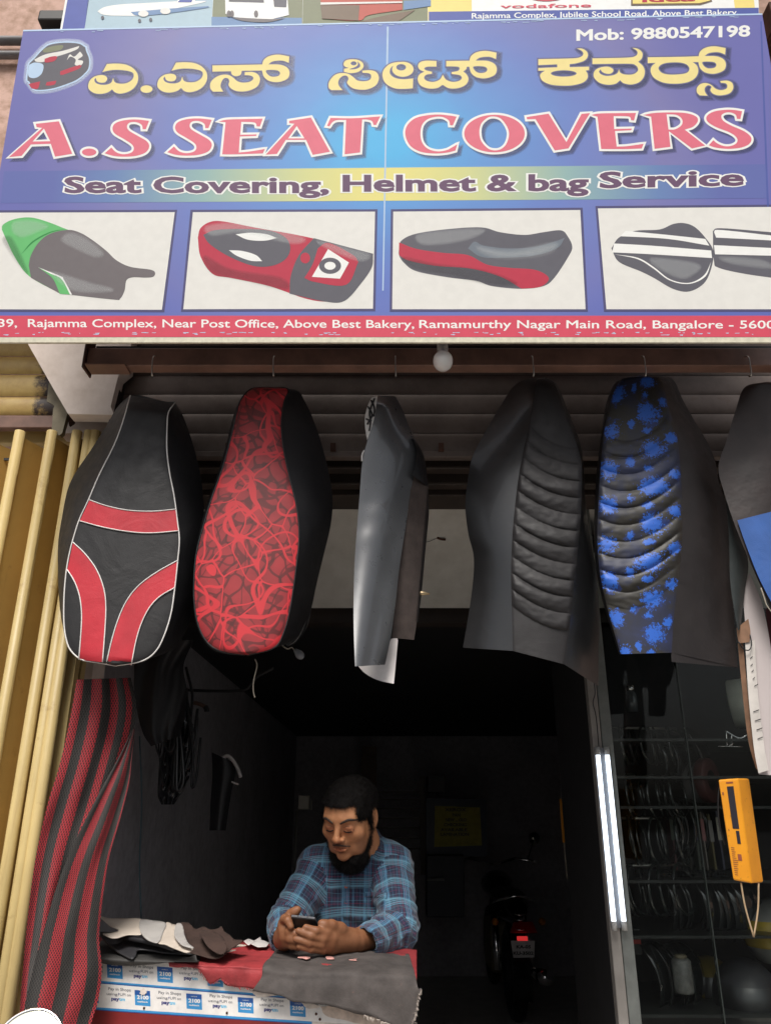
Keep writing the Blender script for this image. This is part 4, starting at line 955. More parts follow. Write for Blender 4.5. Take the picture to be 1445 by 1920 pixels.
ribbon('dark_edge', P4([(1222,600),(1245,720),(1262,900),(1268,1100),(1300,1300)]), P4([(1240,640),(1300,850),(1345,1000),(1330,1130),(1312,1290)]), 1.97, 1.99, leather('teal_grey_vinyl', (.03, .036, .036), .5), s6, 6, 30, .006)
line_tube('frayed_edge', P4([(1400,1115),(1415,1160),(1425,1190),(1450,1225)]), 1.915, .0016, L_['thread'], s6)
# hanging strings
for pts, lab in (((( 478,1236),(482,1248),(476,1275),(475,1295),(478,1308)), 'short pale cord hanging below the red patterned seat'),):
    o = line_tube('cord', pts, 2.0, .0016, L_['thread'], None); tag(o, lab, 'cord')
# ============================================================ the counter
CZ = 1.11
E0 = Vector((-.80, 2.175, CZ)); E1 = Vector((.085, 1.925, CZ)); ed = (E1 - E0).normalized(); en = Vector((-ed.y, ed.x, 0)); 
if en.y < 0: en = -en           # away from the street
FPm = PlaneMap(E0, (0, 0, 1), ed)
SD = Vector((-.07, 1, 0))
def edge_at(px_, z=CZ, back=0.0):
    """point of the line parallel to the counter edge seen at pixel column px_"""
    o = E0 + SD * back; dx = (px_ - 722.5) / F
    # X0 + dX t = dx*((Y0+dY t)*CP + (z-1.45)*SP)
    t = (dx * (o.y * CP + (z - CAM[2]) * SP) - o.x) / (ed.x - dx * ed.y * CP)
    p = o + ed * t; p.z = z; return p
ct = root('shop_counter', (E0 + E1) / 2 - Vector((0, 0, CZ)), 'shop counter with a red front covered in rows of white and blue payment stickers', 'counter')
M['redpaint'] = simple('red_laminate', (.20, .02, .02), .45, var=.2, scale=12)
def cbox(name, t0, t1, b0, b1, z0, z1, mat, bev=0):
    c = [E0 + ed * t0 + SD * b0, E0 + ed * t1 + SD * b0, E0 + ed * t1 + SD * b1, E0 + ed * t0 + SD * b1]
    v = [Vector((p.x, p.y, z0)) for p in c] + [Vector((p.x, p.y, z1)) for p in c]
    f = boxg((0, 0, 0), (1, 1, 1))[1]; o = mk(name, v, f, mat, ct)
    if bev: bevel(o, bev)
    return o
LEN = (E1 - E0).length
cbox('table_top', -.06, LEN - .035, .031, .38, CZ - .025, CZ - .002, M['redpaint'], .002)
cbox('front_board', -.06, LEN - .035, .012, .0305, .93, CZ - .002, M['redpaint'])
cbox('glass_front', -.04, LEN - .04, .016, .022, .12, .925, simple('dark_glass', (.02, .022, .02), .12, spec=.8))
cbox('side_board', LEN - .055, LEN - .036, .031, .36, .02, CZ - .026, M['redpaint'])
cbox('side_board', -.04, -.02, .031, .36, .02, CZ - .026, M['redpaint'])
cbox('back_shelf', -.019, LEN - .056, .031, .36, .5, .515, M['redpaint'])
FB = PlaneMap(E0 + en * .0112, (0, 0, 1), ed)
PW = {k: simple('sticker_' + k, srgb(*c)[:3], .42, var=.08, scale=50) for k, c in dict(white=(226, 222, 218), blue=(60, 140, 196), deepblue=(40, 84, 150), navy=(52, 56, 120), grey=(120, 120, 124), sky=(80, 180, 220)).items()}
def fq(name, pts, k, mat):
    o = mk(name, [FB(x, y, k) for x, y in pts], [tuple(range(len(pts)))], mat, ct); return fixn(o, FB.n)
def rowline(x, which):   # y of the blue lines at column x
    return {'A': 1841 + (x - 190) * .0802, 'B': 1891 + (x - 181) * .0660, 'A0': 1799 + (x - 190) * .085}[which]
def strip(name, wa, da, wb, db, k, mat, x0=110, x1=772):
    n = 8; xs = [x0 + (x1 - x0) * i / n for i in range(n + 1)]
    pts = [(x, rowline(x, wa) + da) for x in xs] + [(x, rowline(x, wb) + db) for x in reversed(xs)]
    return fq(name, pts, k, mat)
strip('sticker_row', 'A0', -5, 'A', -2, 3, PW['white']); strip('sticker_border', 'A', -2, 'A', 1.2, 3, PW['blue']); strip('sticker_border', 'A', 1.3, 'A', 3.2, 3, PW['deepblue'])
strip('sticker_row', 'A', 3.3, 'B', -2.5, 3, PW['white'], x1=690); strip('sticker_border', 'B', -2.4, 'B', 1.5, 3, PW['blue'], x1=585); strip('sticker_border', 'B', 1.6, 'B', 3, 3, PW['deepblue'], x1=585)
strip('sticker_row', 'A', 3.3, 'B', 3, 2.5, simple('torn_sticker', srgb(212, 200, 190)[:3], .8, var=.25, scale=40), x0=560, x1=760)
def tx(s, x0, x1, y, sl, cap, mat, off=.0, k=6):
    return text('sticker_lettering', s, x0, x1, y, y + (x1 - x0) * sl, cap, FB, k, mat, ct, off=off)
def sq(x, y, sl):
    fq('sticker_square', [(x, y), (x + 29, y + 29 * sl), (x + 30, y + 29 + 28 * sl), (x + 1, y + 28.5)], 4, PW['blue'])
    fq('sticker_square_top', [(x, y), (x + 29, y + 29 * sl), (x + 29.2, y + 9 + 29 * sl), (x + .3, y + 9)], 5, PW['deepblue'])
    tx('2100', x + 5, x + 26, y + 16.5, sl, 7, PW['white'], .045)
    tx('cashback', x + 9, x + 21, y + 6.2, sl, 2, PW['white'], 0)
    tx('cashback', x + 5.5, x + 25, y + 22.8, sl, 3, PW['white'], .03)
def pay(x, y, sl, full=True):
    tx('Pay in Shops', x, x + 42, y, sl, 5.6, PW['grey'], .015)
    if not full: return
    tx('using', x - 3, x + 17, y + 9.2, sl, 5.2, PW['grey'], .01); tx('UPI on', x + 22, x + 42, y + 10.8, sl, 5.4, PW['grey'], .01)
    fq('sticker_bolt', [(x + 20.5, y + 4.5), (x + 18, y + 8), (x + 19.4, y + 8), (x + 18.2, y + 11.5), (x + 21.4, y + 7), (x + 19.8, y + 7)], 6, PW['navy'])
    tx('pay', x + 6, x + 20, y + 19, sl, 6.5, PW['navy'], .04); tx('tm', x + 20.6, x + 31, y + 20, sl, 6.5, PW['sky'], .03)
for x, y in ((107, 1797), (201, 1804.5), (295, 1812), (389, 1819.5)): sq(x, y, .08)
for x, y in ((152, 1812), (246, 1813), (340, 1817)): pay(x, y, .08)
for x, y in ((156, 1850), (253, 1856), (349.5, 1862.5), (446, 1869.5), (543.5, 1876)): sq(x, y, .07)
for x, y in ((204, 1856), (298, 1863), (394, 1869), (490, 1876)): pay(x, y, .07)
pay(587, 1883, .07, False); sq(640, 1879, .07)
for x, y in ((271, 1890), (426, 1899), (593, 1901), (600, 1911)):
    c = FB(x, y, 8); lathe('nail_head', [(.0001, -.0025), (.0022, -.0015), (.003, 0)], c, M['rust'], ct, axis=tuple(-FB.n), n=10)
# ---- sheets lying about ------------------------------------------------
def sheet(name, pts, pm, mat, parent=None, step=6, amp=.003, th=.0015, seed=0, smooth_=4, corner=False, at=None, fr=9):
    c = orient(contour([(p[0], p[1], 1) if corner and len(p) == 2 else p for p in pts], smooth_))
    mn, mx = c.min(0), c.max(0)
    gp = []
    y = mn[1] + step / 2; r_ = 0
    while y < mx[1]:
        x = mn[0] + step / 2 + (step / 2 if r_ % 2 else 0)
        while x < mx[0]: gp.append((x, y)); x += step
        y += step; r_ += 1
    gp = np.array(gp) if gp else np.zeros((0, 2))
    def inside(q):
        w = np.zeros(len(q)); d = np.roll(c, -1, 0)
        for (ax, ay), (bx, by) in zip(c, d):
            up = (ay <= q[:, 1]) & (by > q[:, 1]); dn = (ay > q[:, 1]) & (by <= q[:, 1])
            isl = (bx - ax) * (q[:, 1] - ay) - (q[:, 0] - ax) * (by - ay); w += (up & (isl > 0)).astype(int) - (dn & (isl < 0)).astype(int)
        return np.abs(w) > .5
    if len(gp): gp = gp[inside(gp)]
    V2 = [Vector((float(a), float(b))) for a, b in np.vstack([c, gp])]
    vv, _, ff, _, _, _ = delaunay_2d_cdt(V2, [], [list(range(len(c)))], 1, 1e-4)
    vv = np.array([tuple(v) for v in vv]); ff = [tuple(f) for f in ff if len(f) == 3]
    out = []
    for x, y in vv:
        p = pm(x, y); nz = noise.noise(Vector((p.x * fr + seed * 7.3, p.y * fr, p.z * fr))) + .4 * noise.noise(Vector((p.x * fr * 3, p.y * fr * 3 + seed, p.z * fr * 3)))
        out.append(p + Vector((0, -.3 * nz * amp, nz * amp)))
    o = mk(name, out, ff, mat, parent, smooth=True); solid(o, th, 0); return o
def cloth_mat(name, col, rough=.8, var=.25, holes=None):
    m = Mat(name); n = m.noise(14, 6, .65); n2 = m.noise(70, 5, .7)
    c = m.ramp(n.outputs[0], [(.3, tuple(x * (1 - var) for x in col)), (.7, tuple(x * (1 + var) for x in col))])
    if holes: c = m.mix(m.ramp(n2.outputs[0], [(.66, (0, 0, 0)), (.7, (1, 1, 1))]), c, (*holes, 1))
    m.set(col=c, rough=rough); m.bump(n2.outputs[0], .5, .0025); return m.m
C_red = cloth_mat('worn_red_vinyl', (.30, .03, .034), .65, .4, (.14, .035, .03)); C_grey = cloth_mat('dusty_charcoal_vinyl', (.066, .056, .052), .85, .42, (.17, .10, .085))
# drape helper: rows of 3D points across columns
def drape(name, cols, rows, mat, parent=None, nv=10, th=.002, amp=.0015, seed=0):
    """rows: list of functions i->Vector"""
    n = len(cols); grid = [[tuple(r(i)) for r in rows] for i in range(n)]
    sm = [cr(g, nv) for g in grid]; m_ = len(sm[0])
    # smooth across
    fine = [cr([sm[i][j] for i in range(n)], 6) for j in range(m_)]
    vs, fs = [], []
    W = len(fine[0])
    for j in range(m_):
        for i in range(W):
            p = Vector(fine[j][i]); nz = noise.noise(p * 14 + Vector((seed, 0, 0))) + .5 * noise.noise(p * 40)
            vs.append(p + Vector((0, -nz * amp, nz * amp)))
    for j in range(m_ - 1):
        for i in range(W - 1):
            a = j * W + i; fs.append((a, a + W, a + W + 1, a + 1))
    o = mk(name, vs, fs, mat, parent, smooth=True); solid(o, th, 0); return o
# red cloth: covers the top and hangs over, torn lower edge
xs = [318, 340, 366, 386, 392, 400, 416, 424, 440, 460, 481, 520, 600, 700, 772, 781]
yb_ = [1803, 1807, 1812, 1832, 1841, 1843, 1835, 1845, 1848, 1851, 1854, 1850, 1850, 1850, 1838, 1832]
rc_ = drape('table_cover', xs, [lambda i: edge_at(xs[i], CZ + .002, .375), lambda i: edge_at(xs[i], CZ + .003, .2), lambda i: edge_at(xs[i], CZ + .003, .02), lambda i: edge_at(xs[i], CZ - .004, -.004),
      lambda i: (lambda q: Vector((q.x, q.y, q.z)))(FPm(xs[i], yb_[i]) - en * .004)], C_red, None, 8, .0015, .005)
tag(rc_, 'worn red vinyl cover with a torn edge lying on the counter', 'table cover')
xg = [484, 500, 540, 575, 630, 692, 727, 752, 785, 797]
ygb = [1852, 1856, 1863, 1872, 1880, 1895, 1907, 1920, 1932, 1846]
xt = [520, 535, 560, 590, 630, 670, 700, 725, 752, 766]
xc = [494, 508, 545, 580, 630, 680, 712, 738, 768, 778]
xb = [484, 498, 539, 574, 630, 692, 727, 752, 781, 796]
ygb = [1853, 1856, 1863.5, 1873, 1880, 1895, 1908, 1920, 1926, 1846]
xb = [484, 498, 539, 574, 630, 692, 727, 752, 780, 797]
gm = drape('table_mat', xg, [lambda i: edge_at(xt[i], CZ + .006, .27), lambda i: edge_at(xc[i] * .5 + xt[i] * .5, CZ + .008, .12), lambda i: edge_at(xc[i], CZ + .007, .005 - .01), lambda i: edge_at(xc[i] * .7 + xb[i] * .3, CZ - .012, -.022 - .012 * i / 9),
      lambda i: FPm(xb[i], ygb[i]) - en * (.028 + .012 * i / 9)], C_grey, None, 8, .003, .0065, 3)
tag(gm, 'dusty charcoal vinyl mat hanging stiffly over the right end of the counter', 'mat')
# frayed fringe and torn patches
rr = random.Random(5)
for i in range(3):
    x = (571, 618, 660)[i]; y = (1795, 1797, 1799)[i]
    pts = [(x + 12 * math.cos(a) * rr.uniform(.45, 1.15), y + 3.4 * math.sin(a) * rr.uniform(.3, 1.3)) for a in [k * 2 * math.pi / 9 for k in range(9)]]
    o = sheet('torn_patch', pts, lambda a, b: ZC(a, b, CZ + .0115), cloth_mat('pink_foam', (.5, .25, .22), .9), None, 5, .001, .001, i, 2)
    o['label'] = ('pink foam showing through the leftmost tear in the charcoal mat', 'pink foam showing through the middle tear in the charcoal mat', 'pink foam showing through the rightmost tear in the charcoal mat')[i]; o['category'] = 'torn foam'; o['group'] = 'tears in the counter mat'
# fringe of loose threads along torn edges, peeled sticker pieces
def fringe(name, poly, pm, n, ln, mat, parent, seed):
    r_ = random.Random(seed); P = cr(poly, 8); g = []
    for i in range(n):
        t = r_.random() * (len(P) - 1.001); a, b = P[int(t)], P[int(t) + 1]; x, y = a[0] + (b[0] - a[0]) * (t % 1), a[1] + (b[1] - a[1]) * (t % 1)
        p = pm(x, y) - en * .003; d = Vector((r_.gauss(0, .6), -.3, r_.gauss(-.5, .6))).normalized() * ln * r_.uniform(.3, 1.3); w_ = Vector((.0008, 0, .0006)) * r_.uniform(.6, 2)
        g.append(([p - w_, p + w_, p + d], [(0, 1, 2)]))
    v, f = merge(g); o = mk(name, v, f, mat, parent); o['kind'] = 'stuff'; return o
offs = lambda x, y: FPm(x, y) - en * .036
fringe('frayed_threads', [(796, 1846), (792, 1862), (788, 1888), (780, 1920)], offs, 110, .007, simple('pale_thread', (.35, .3, .26), .9), gm, 1)
fringe('frayed_threads', [(692, 1895), (727, 1908), (752, 1920)], offs, 60, .009, bpy.data.materials['pale_thread'], gm, 2)
fringe('frayed_threads', [(318, 1803), (366, 1812), (386, 1832), (400, 1843), (416, 1835), (440, 1848), (481, 1854)], lambda x, y: FPm(x, y) - en * .003, 90, .006, C_red, rc_, 3)
for i, pts in enumerate((((600,1888,1),(640,1884),(690,1893),(728,1906),(742,1919,1),(700,1922),(640,1912),(612,1904)), ((560,1876,1),(585,1879),(600,1887),(578,1890)), ((735,1912,1),(748,1900),(760,1908),(764,1921),(745,1922)), ((380,1821,1),(392,1818),(398,1830),(388,1838)), ((262,1856,1),(272,1853),(276,1862),(266,1866)), ((470,1858,1),(500,1862),(520,1866),(488,1868)))):
    c_ = orient(contour(pts, 5)); rs_ = random.Random(i); c_ = c_ + np.array([[rs_.gauss(0, 1.1), rs_.gauss(0, .9)] for _ in c_]); vv_, ff_ = fill([c_]); o = mk('torn_paper', [FB(x, y, 12 + i) for x, y in vv_], ff_, bpy.data.materials['torn_sticker'] if i else simple('peeled_backing', (.62, .5, .42), .9, var=.3, scale=50), ct); fixn(o, FB.n)
# ---- leather offcuts at the left of the counter
o3 = (180, 1700); sc = 4.516
def scrap_plane(z0, z1, Y0=2.14, Y1=2.44):
    p0 = Vector((-.5, Y0, z0)); u = Vector((0, Y1 - Y0, z1 - z0))
    n = u.cross(Vector((1, 0, 0))).normalized()
    def pm(x, y):
        dx = (x - 722.5) / F; dy = (960 - y) / F; d = Vector((dx, CP - SP * dy, SP + CP * dy)); t = (p0 - Vector(CAM)).dot(n) / d.dot(n); return Vector(CAM) + d * t
    return pm
cream = cloth_mat('cream_leather', (.52, .45, .38), .6, .12); pale = cloth_mat('pale_grey_leather', (.38, .36, .34), .6, .12); brn = cloth_mat('brown_suede', (.045, .024, .018), .85, .3); blk = leather('black_offcut_leather', (.028, .027, .03), .45)
def scrap(pts, z0, z1, mat, label, amp=.004, th=.0018, sm=4, seed=1, Y0=2.14, Y1=2.44, cat='leather offcut'):
    o = sheet('leather_offcut', px(pts, o3, sc), scrap_plane(z0, z1, Y0, Y1), mat, None, 5, amp, th, seed, sm); tag(o, label, cat, 'leather offcuts on the counter'); return o
xq = [176, 200, 235, 270, 305, 335, 360, 372]; yq = [1792, 1805, 1809, 1808, 1805, 1799, 1793, 1789]; SDc = leather('charcoal_sheet', (.04, .038, .036), .6)
ch = drape('leather_offcut', xq, [lambda i: edge_at(xq[i] + 22, CZ + .010, .28), lambda i: edge_at(xq[i] + 8, CZ + .012, .12), lambda i: edge_at(xq[i], CZ + .009, -.008), lambda i: FPm(xq[i], yq[i]) - en * .012], SDc, None, 8, .002, .0015, 6)
tag(ch, 'large charcoal sheet under the other offcuts, drooping over the counter edge', 'leather offcut', 'leather offcuts on the counter')
scrap([(32,232,1),(100,320),(190,390),(300,446,1),(340,420),(378,372,1),(640,400),(870,402,1),(600,330),(260,262),(120,225)], 1.13, 1.19, blk, 'stiff black offcut with a folded corner at the left end of the counter', .003, .003, 4, 3)
scrap([(36,84,1),(130,104),(260,104),(385,112,1),(372,180),(390,240,1),(280,236),(180,262),(110,258),(60,226,1),(130,222),(196,204,1),(120,170),(70,128)], 1.165, 1.215, cream, 'cream offcut with a pointed curling tip, leftmost on the pile', .004, .002, 4, 4)
scrap([(382,110,1),(480,118),(592,142,1),(570,220),(530,302,1),(450,284),(395,240),(368,175)], 1.17, 1.218, pale, 'pale grey rounded offcut between the two cream ones', .002, .002, 4, 5)
scrap([(598,138,1),(650,150),(690,160,1),(672,215),(720,290),(825,350,1),(770,388,1),(660,352),(590,320),(524,300,1),(575,210)], 1.168, 1.216, cream, 'cream offcut right of the grey rounded piece', .003, .002, 4, 6)
scrap([(684,146,1),(730,152,1),(752,240),(780,310),(828,352,1),(730,330),(672,262),(664,205)], 1.176, 1.222, pale, 'narrow pale grey sliver beside the brown suede', .002, .002, 4, 7)
scrap([(716,134,1),(780,146),(850,182),(910,168),(975,205),(1040,196),(1062,178,1),(1090,230),(1130,262),(1170,300),(1245,310,1),(1170,345),(1120,372),(1050,412),(960,400),(860,388),(760,378,1),(828,345),(790,300),(752,230)], 1.15, 1.21, brn, 'crumpled brown suede scrap heaped in the middle of the counter', .014, .002, 3, 8)
scrap([(900,200),(1000,210),(1070,260),(1110,340),(1060,380),(950,330),(880,260)], 1.165, 1.222, brn, 'small brown suede fold on top of the larger brown scrap', .012, .002, 3, 9)
scrap([(1140,312),(1275,326),(1210,340),(1160,348)], 1.14, 1.16, cream, 'thin cream sliver right of the brown suede', .001, .001)
scrap([(1066,392),(1130,372),(1188,366),(1120,388)], 1.115, 1.16, cream, 'short cream sliver in front of the brown suede', .001, .001)
v0 = scrap_plane(1.15, 1.20); pr_ = px([(262,268),(400,290),(540,320),(672,362)], o3, sc)
o = tube('rolled_offcut', [v0(*p) + Vector((0, -.008, .002)) for p in pr_], .0058, blk, None, n=12); tag(o, 'rolled up black offcut lying across the pile in front of the cream pieces', 'leather roll', 'leather offcuts on the counter')
for pts, lab in ((((1290,290,1),(1340,296),(1392,262,1),(1400,290),(1470,300,1),(1440,330),(1370,332),(1320,318)), 'crumpled torn white paper with a spiky edge on the red cover'), (((1250,300,1),(1290,282),(1350,300),(1290,326)), 'small red and white paper scrap left of the torn paper')):
    o = sheet('paper_scrap', px(pts, o3, sc), lambda a, b: ZC(a, b, CZ + .016), L_['paper'], None, 3, .006, .0006, 3, 1); tag(o, lab, 'paper scrap', 'paper scraps on the counter')
# ============================================================ red and black mesh fabric
def mesh_mat(name, stops, along=1.0):
    m = Mat(name); uv = m.N('ShaderNodeUVMap'); sep = m.N('ShaderNodeSeparateXYZ'); m.L(uv.outputs[0], sep.inputs[0])
    u, v = sep.outputs[0], sep.outputs[1]
    st = []
    for a, b, c in stops: st += [(a, c)]
    col = m.ramp(u, [(a, c) for a, b, c in stops], 'CONSTANT')
    # knitted diamonds
    a_ = m.math('SINE', m.math('ADD', m.math('MULTIPLY', u, 150.0), m.math('MULTIPLY', v, 480.0))); b_ = m.math('SINE', m.math('SUBTRACT', m.math('MULTIPLY', u, 150.0), m.math('MULTIPLY', v, 480.0)))
    h = m.math('MAXIMUM', a_, b_); k = m.ramp(h, [(.45, (0, 0, 0)), (.75, (1, 1, 1))])
    dark = m.mix(1.0, col, (.10, .09, .09, 1), 'MULTIPLY')
    m.set(col=m.mix(k, dark, col), rough=.85, sheen=.15); m.bump(h, .4, .002); return m.m
RD, BK = (.42, .025, .035, 1), (.035, .03, .027, 1)
fb = root('mesh_fabric', V(160, 1270, 2.1), 'length of red and black striped mesh fabric hanging twisted beside the yellow gate', 'fabric')
ob = (0, 1200)
def PB(p): return px(p, ob, 2.666)
ribbon('fabric_fold', PB([(385,198),(350,400),(300,620),(240,820),(185,1060),(150,1300),(120,1600),(100,1860),(95,2100)]), PB([(655,188),(682,320),(668,460),(620,640),(560,850),(470,1100),(400,1400),(330,1700),(300,2100)]), 2.10, 2.10,
       mesh_mat('striped_mesh_back', [(0, 0, RD), (.13, 0, BK), (.28, 0, RD), (.46, 0, BK), (.60, 0, RD), (.72, 0, BK), (.84, 0, RD), (.93, 0, BK)]), fb, 40, 120, .008, lambda u, v, x, y: .006 * math.sin(u * 17 + v * 4) + .012 * noise.noise(Vector((u * 4, v * 7, 1))))
ribbon('fabric_fold', PB([(660,452),(600,575),(510,740),(430,895),(345,1075),(285,1230),(235,1400),(190,1560),(150,1720),(122,1850),(100,2100)]), PB([(676,440),(660,590),(645,720),(600,900),(548,1080),(520,1250),(503,1400),(497,1500),(510,1650),(492,1800),(455,1930),(440,2100)]), 2.065, 2.065,
       mesh_mat('striped_mesh_front', [(0, 0, BK), (.17, 0, RD), (.38, 0, BK), (.58, 0, RD), (.78, 0, BK), (.95, 0, RD)]), fb, 40, 120, .012, lambda u, v, x, y: .005 * math.sin(u * 13 + v * 5) + .012 * noise.noise(Vector((u * 4, v * 6, 5))))
# ============================================================ scooter mirror at the lower left
mc = V(50, 1965, 1.3); mr = root('rear_view_mirror', mc, 'round chrome-rimmed scooter mirror at the bottom left corner', 'mirror')
ax = Vector((0.05, -.86, .5)).normalized()
M['chrome'] = Mat('chrome').set(col=(.9, .9, .9, 1), rough=.06, metal=1).m
M['mirror'] = Mat('mirror_glass').set(col=(.42, .42, .35, 1), rough=.03, metal=1).m
lathe('mirror_rim', [(.046, -.001), (.0485, .003), (.051, .001), (.052, -.005), (.048, -.016), (.03, -.024), (.0001, -.027)], mc, M['chrome'], mr, tuple(ax), 48)
lathe('mirror_glass', [(.0001, .0005), (.0465, .0005)], mc, M['mirror'], mr, tuple(ax), 48)
tube('mirror_stem', [mc - ax * .02, mc - ax * .03 + Vector((0, .01, -.05)), mc + Vector((.05, .05, -.2)), mc + Vector((.1, .05, -.26))], .005, M['chrome'], mr)
tube('handlebar', [mc + Vector((-.1, .06, -.27)), mc + Vector((.1, .05, -.27)), mc + Vector((.3, .0, -.24))], .012, M['black'], mr)
# ============================================================ left side of the room
def T3(p): return px(p, (220, 1200), 3.6125)
cb = root('cable_bundle', V(320, 1290, 2.75), 'tangled bundle of black cables and plastic bags hanging in the dark at the left', 'cables')
rr = random.Random(11)
for i in range(16):
    x0 = rr.uniform(300, 350); top = rr.uniform(1225, 1290); bot = rr.uniform(1400, 1490); sx = rr.uniform(-26, 34)
    pts = [(x0, top), (x0 + sx * .5 + rr.uniform(-10, 10), (top * 2 + bot) / 3), (x0 + sx + rr.uniform(-8, 8), (top + 2 * bot) / 3), (x0 + sx * .6, bot), (x0 + sx * .6 + rr.uniform(6, 16), bot - 20), (x0 + sx + 10, (top + bot) / 2)]
    Yc = 2.75 + rr.uniform(-.05, .05)
    line_tube('cable', pts, Yc, rr.uniform(.0025, .005), L_['gloss'] if i % 2 else L_['black'], cb)
ribbon('plastic_bag', T3([(280,380),(300,560),(290,760),(280,900),(275,1050),(300,1115)]), T3([(480,380),(500,520),(510,700),(500,860),(470,980),(385,1115)]), 2.80, 2.80, simple('black_plastic_bag', (.012, .012, .015), .22, spec=.8), cb, 30, 50, .04, lambda u, v, x, y: .012 * math.sin(u * 23 + v * 9) * math.sin(v * 14))
bx = root('hanging_bag', V(320, 1250, 2.5), 'large black hanging shape behind the first seat', 'bag')
ribbon('bag_body', T3([(120,0),(115,200),(120,400),(170,620),(230,720)]), T3([(520,0),(450,170),(470,330),(460,500),(420,650)]), 2.48, 2.52, L_['black'], bx, 20, 30, .03, lambda u, v, x, y: .01 * math.sin(u * 12 + v * 6))
pc = root('hanging_pouch', V(410, 1410, 3.0), 'narrow black pouch with a pale strap hanging on the left wall', 'pouch')
ribbon('pouch_body', T3([(640,760),(645,900),(632,1100),(625,1290)]), T3([(790,830),(800,900),(770,1050),(735,1290)]), 3.0, 3.0, L_['black'], pc, 12, 24, .03)
line_tube('strap', T3([(712,800),(750,785),(790,825),(820,880),(836,930)]), 2.98, .007, L_['paper'], pc); line_tube('strap', T3([(775,960),(800,972),(822,978)]), 2.98, .003, L_['paper'], pc)
hk = root('wall_hook', V(540, 1200, 2.6), 'small brown handled tool hanging on the left wall above the pouch', 'tool')
line_tube('tool_handle', T3([(520,425),(560,435),(600,455)]), 2.8, .008, simple('brown_handle', (.12, .07, .05), .5), hk); line_tube('tool_head', T3([(596,450),(606,470),(606,485)]), 2.8, .01, L_['black'], hk)
cl = root('spare_bulb', V(555, 1222, 2.3), 'small grey bulb on a wire beside the red patterned seat', 'bulb')
lathe('bulb_glass', [(.0001, -.02), (.008, -.017), (.0125, -.008), (.0125, 0), (.008, .01), (.005, .018), (.0001, .018)], V(560, 1226, 2.3), simple('dusty_bulb', (.2, .21, .23), .3), cl, axis=(-.7, 0, .7))
line_tube('bulb_wire', T3([(1205,75),(1180,50),(1150,60),(1100,20)]), 2.3, .002, L_['thread'], cl)
o = line_tube('wall_cable', T3([(460,338),(600,345),(800,345),(880,330),(940,255),(1060,190)]), 2.9, .006, L_['black'], None); tag(o, 'black cable sagging across the left wall', 'cable')
o = line_tube('thin_pipe', [(262, 1380), (266, 1500), (262, 1620), (265, 1722)], 2.6, .0025, simple('blue_cord', (.04, .08, .10), .5), None); tag(o, 'thin bluish cord hanging down the left wall behind the offcuts', 'cord')
# switch box
p = V(571, 1504, 5.4); sb = root('switch_box', p, 'small pale switch box on the wall beside the man', 'switch')
box('switch_plate', (p.x - .04, 5.39, p.z - .045), (p.x + .03, 5.42, p.z + .04), simple('switch_white', (.45, .42, .36), .5), sb, .004)
box('switch_rocker', (p.x + .04, 5.385, p.z - .05), (p.x + .05, 5.40, p.z + .01), simple('switch_grey', (.25, .24, .2), .5), sb)
tube('wall_conduit', [p + Vector((-.05, .01, -.05)), p + Vector((-.052, .01, -.6))], .008, simple('conduit', (.15, .14, .13), .5), sb)
cw = root('ceiling_wire', V(822, 1011, 2.66), 'short dark wire stub taped to the pale sloping ceiling', 'wire')
line_tube('wire_stub', [(819, 1008), (826, 1011), (835, 1012)], 2.655, .004, M['rust'], cw); line_tube('thin_wire', [(750, 1012), (780, 1014), (800, 1016), (812, 1012), (819, 1009)], 2.66, .001, L_['black'], cw)
# ============================================================ back of the room
pw = V(692, 1428, 7.6)
wp = root('wooden_pillar', (pw.x, 7.6, 0), 'tall brown wooden plank standing at the back wall', 'plank')
box('plank', (pw.x - .07, 7.58, .03), (pw.x + .07, 7.64, V(692, 1400, 7.6).z), simple('plank_wood', (.16, .11, .085), .7, scale=6, var=.4), wp)
sc_ = root('slatted_rack', V(740, 1600, 7.7), 'dark rack of thin horizontal rails at the back of the room', 'rack')
for y in (1484, 1498, 1515, 1533, 1551, 1570, 1590):
    a, b = V(700, y, 7.7), V(790, y, 7.7); box('rail', (a.x, 7.69, a.z - .012), (b.x, 7.71, a.z + .002), simple('rack_rail', (.09, .07, .06), .5) if y == 1484 else bpy.data.materials['rack_rail'], sc_)
a = V(790, 1456, 7.65); b = V(790, 1640, 7.65); box('post', (a.x - .02, 7.64, b.z), (a.x + .03, 7.68, a.z), simple('rack_post', (.16, .13, .11), .6), sc_)
M['dkblue'] = simple('dark_blue_paint', (.03, .04, .07), .4)
ps = root('notice_board', V(860, 1600, 7.2), 'blue framed board with a yellow printed notice on the back wall', 'notice board')
PS = PlaneMap(V(860, 1550, 7.2), (0, 0, 1))
def pq(name, pts, k, mat):
    o = mk(name, [PS(x, y, k) for x, y in pts], [tuple(range(len(pts)))], mat, ps); return fixn(o, PS.n)
v, f = slab([PS(x, y) for x, y in ((799, 1497), (912, 1499), (912, 1606), (799, 1606))], Vector((0, .03, 0))); mk('board', v, f, M['dkblue'], ps)
pq('notice_sheet', [(815, 1511), (899, 1514), (903, 1585), (814, 1588)], 20, simple('yellow_notice', (.42, .36, .05), .6, var=.2)); 
for s_, a_, b_, y in (('XEROX', 834, 873, 1521), ('PAN', 848, 862, 1531), ('NEW ... OLD', 835, 874, 1540), ('CHECKING', 832, 874, 1549), ('AVAILABLE', 826, 875, 1558.5), ('LAMINATION', 826, 878, 1567)):
    text('notice_lettering', s_, a_, b_, y, y, 6, PS, 40, L_['black'], ps, off=.03)
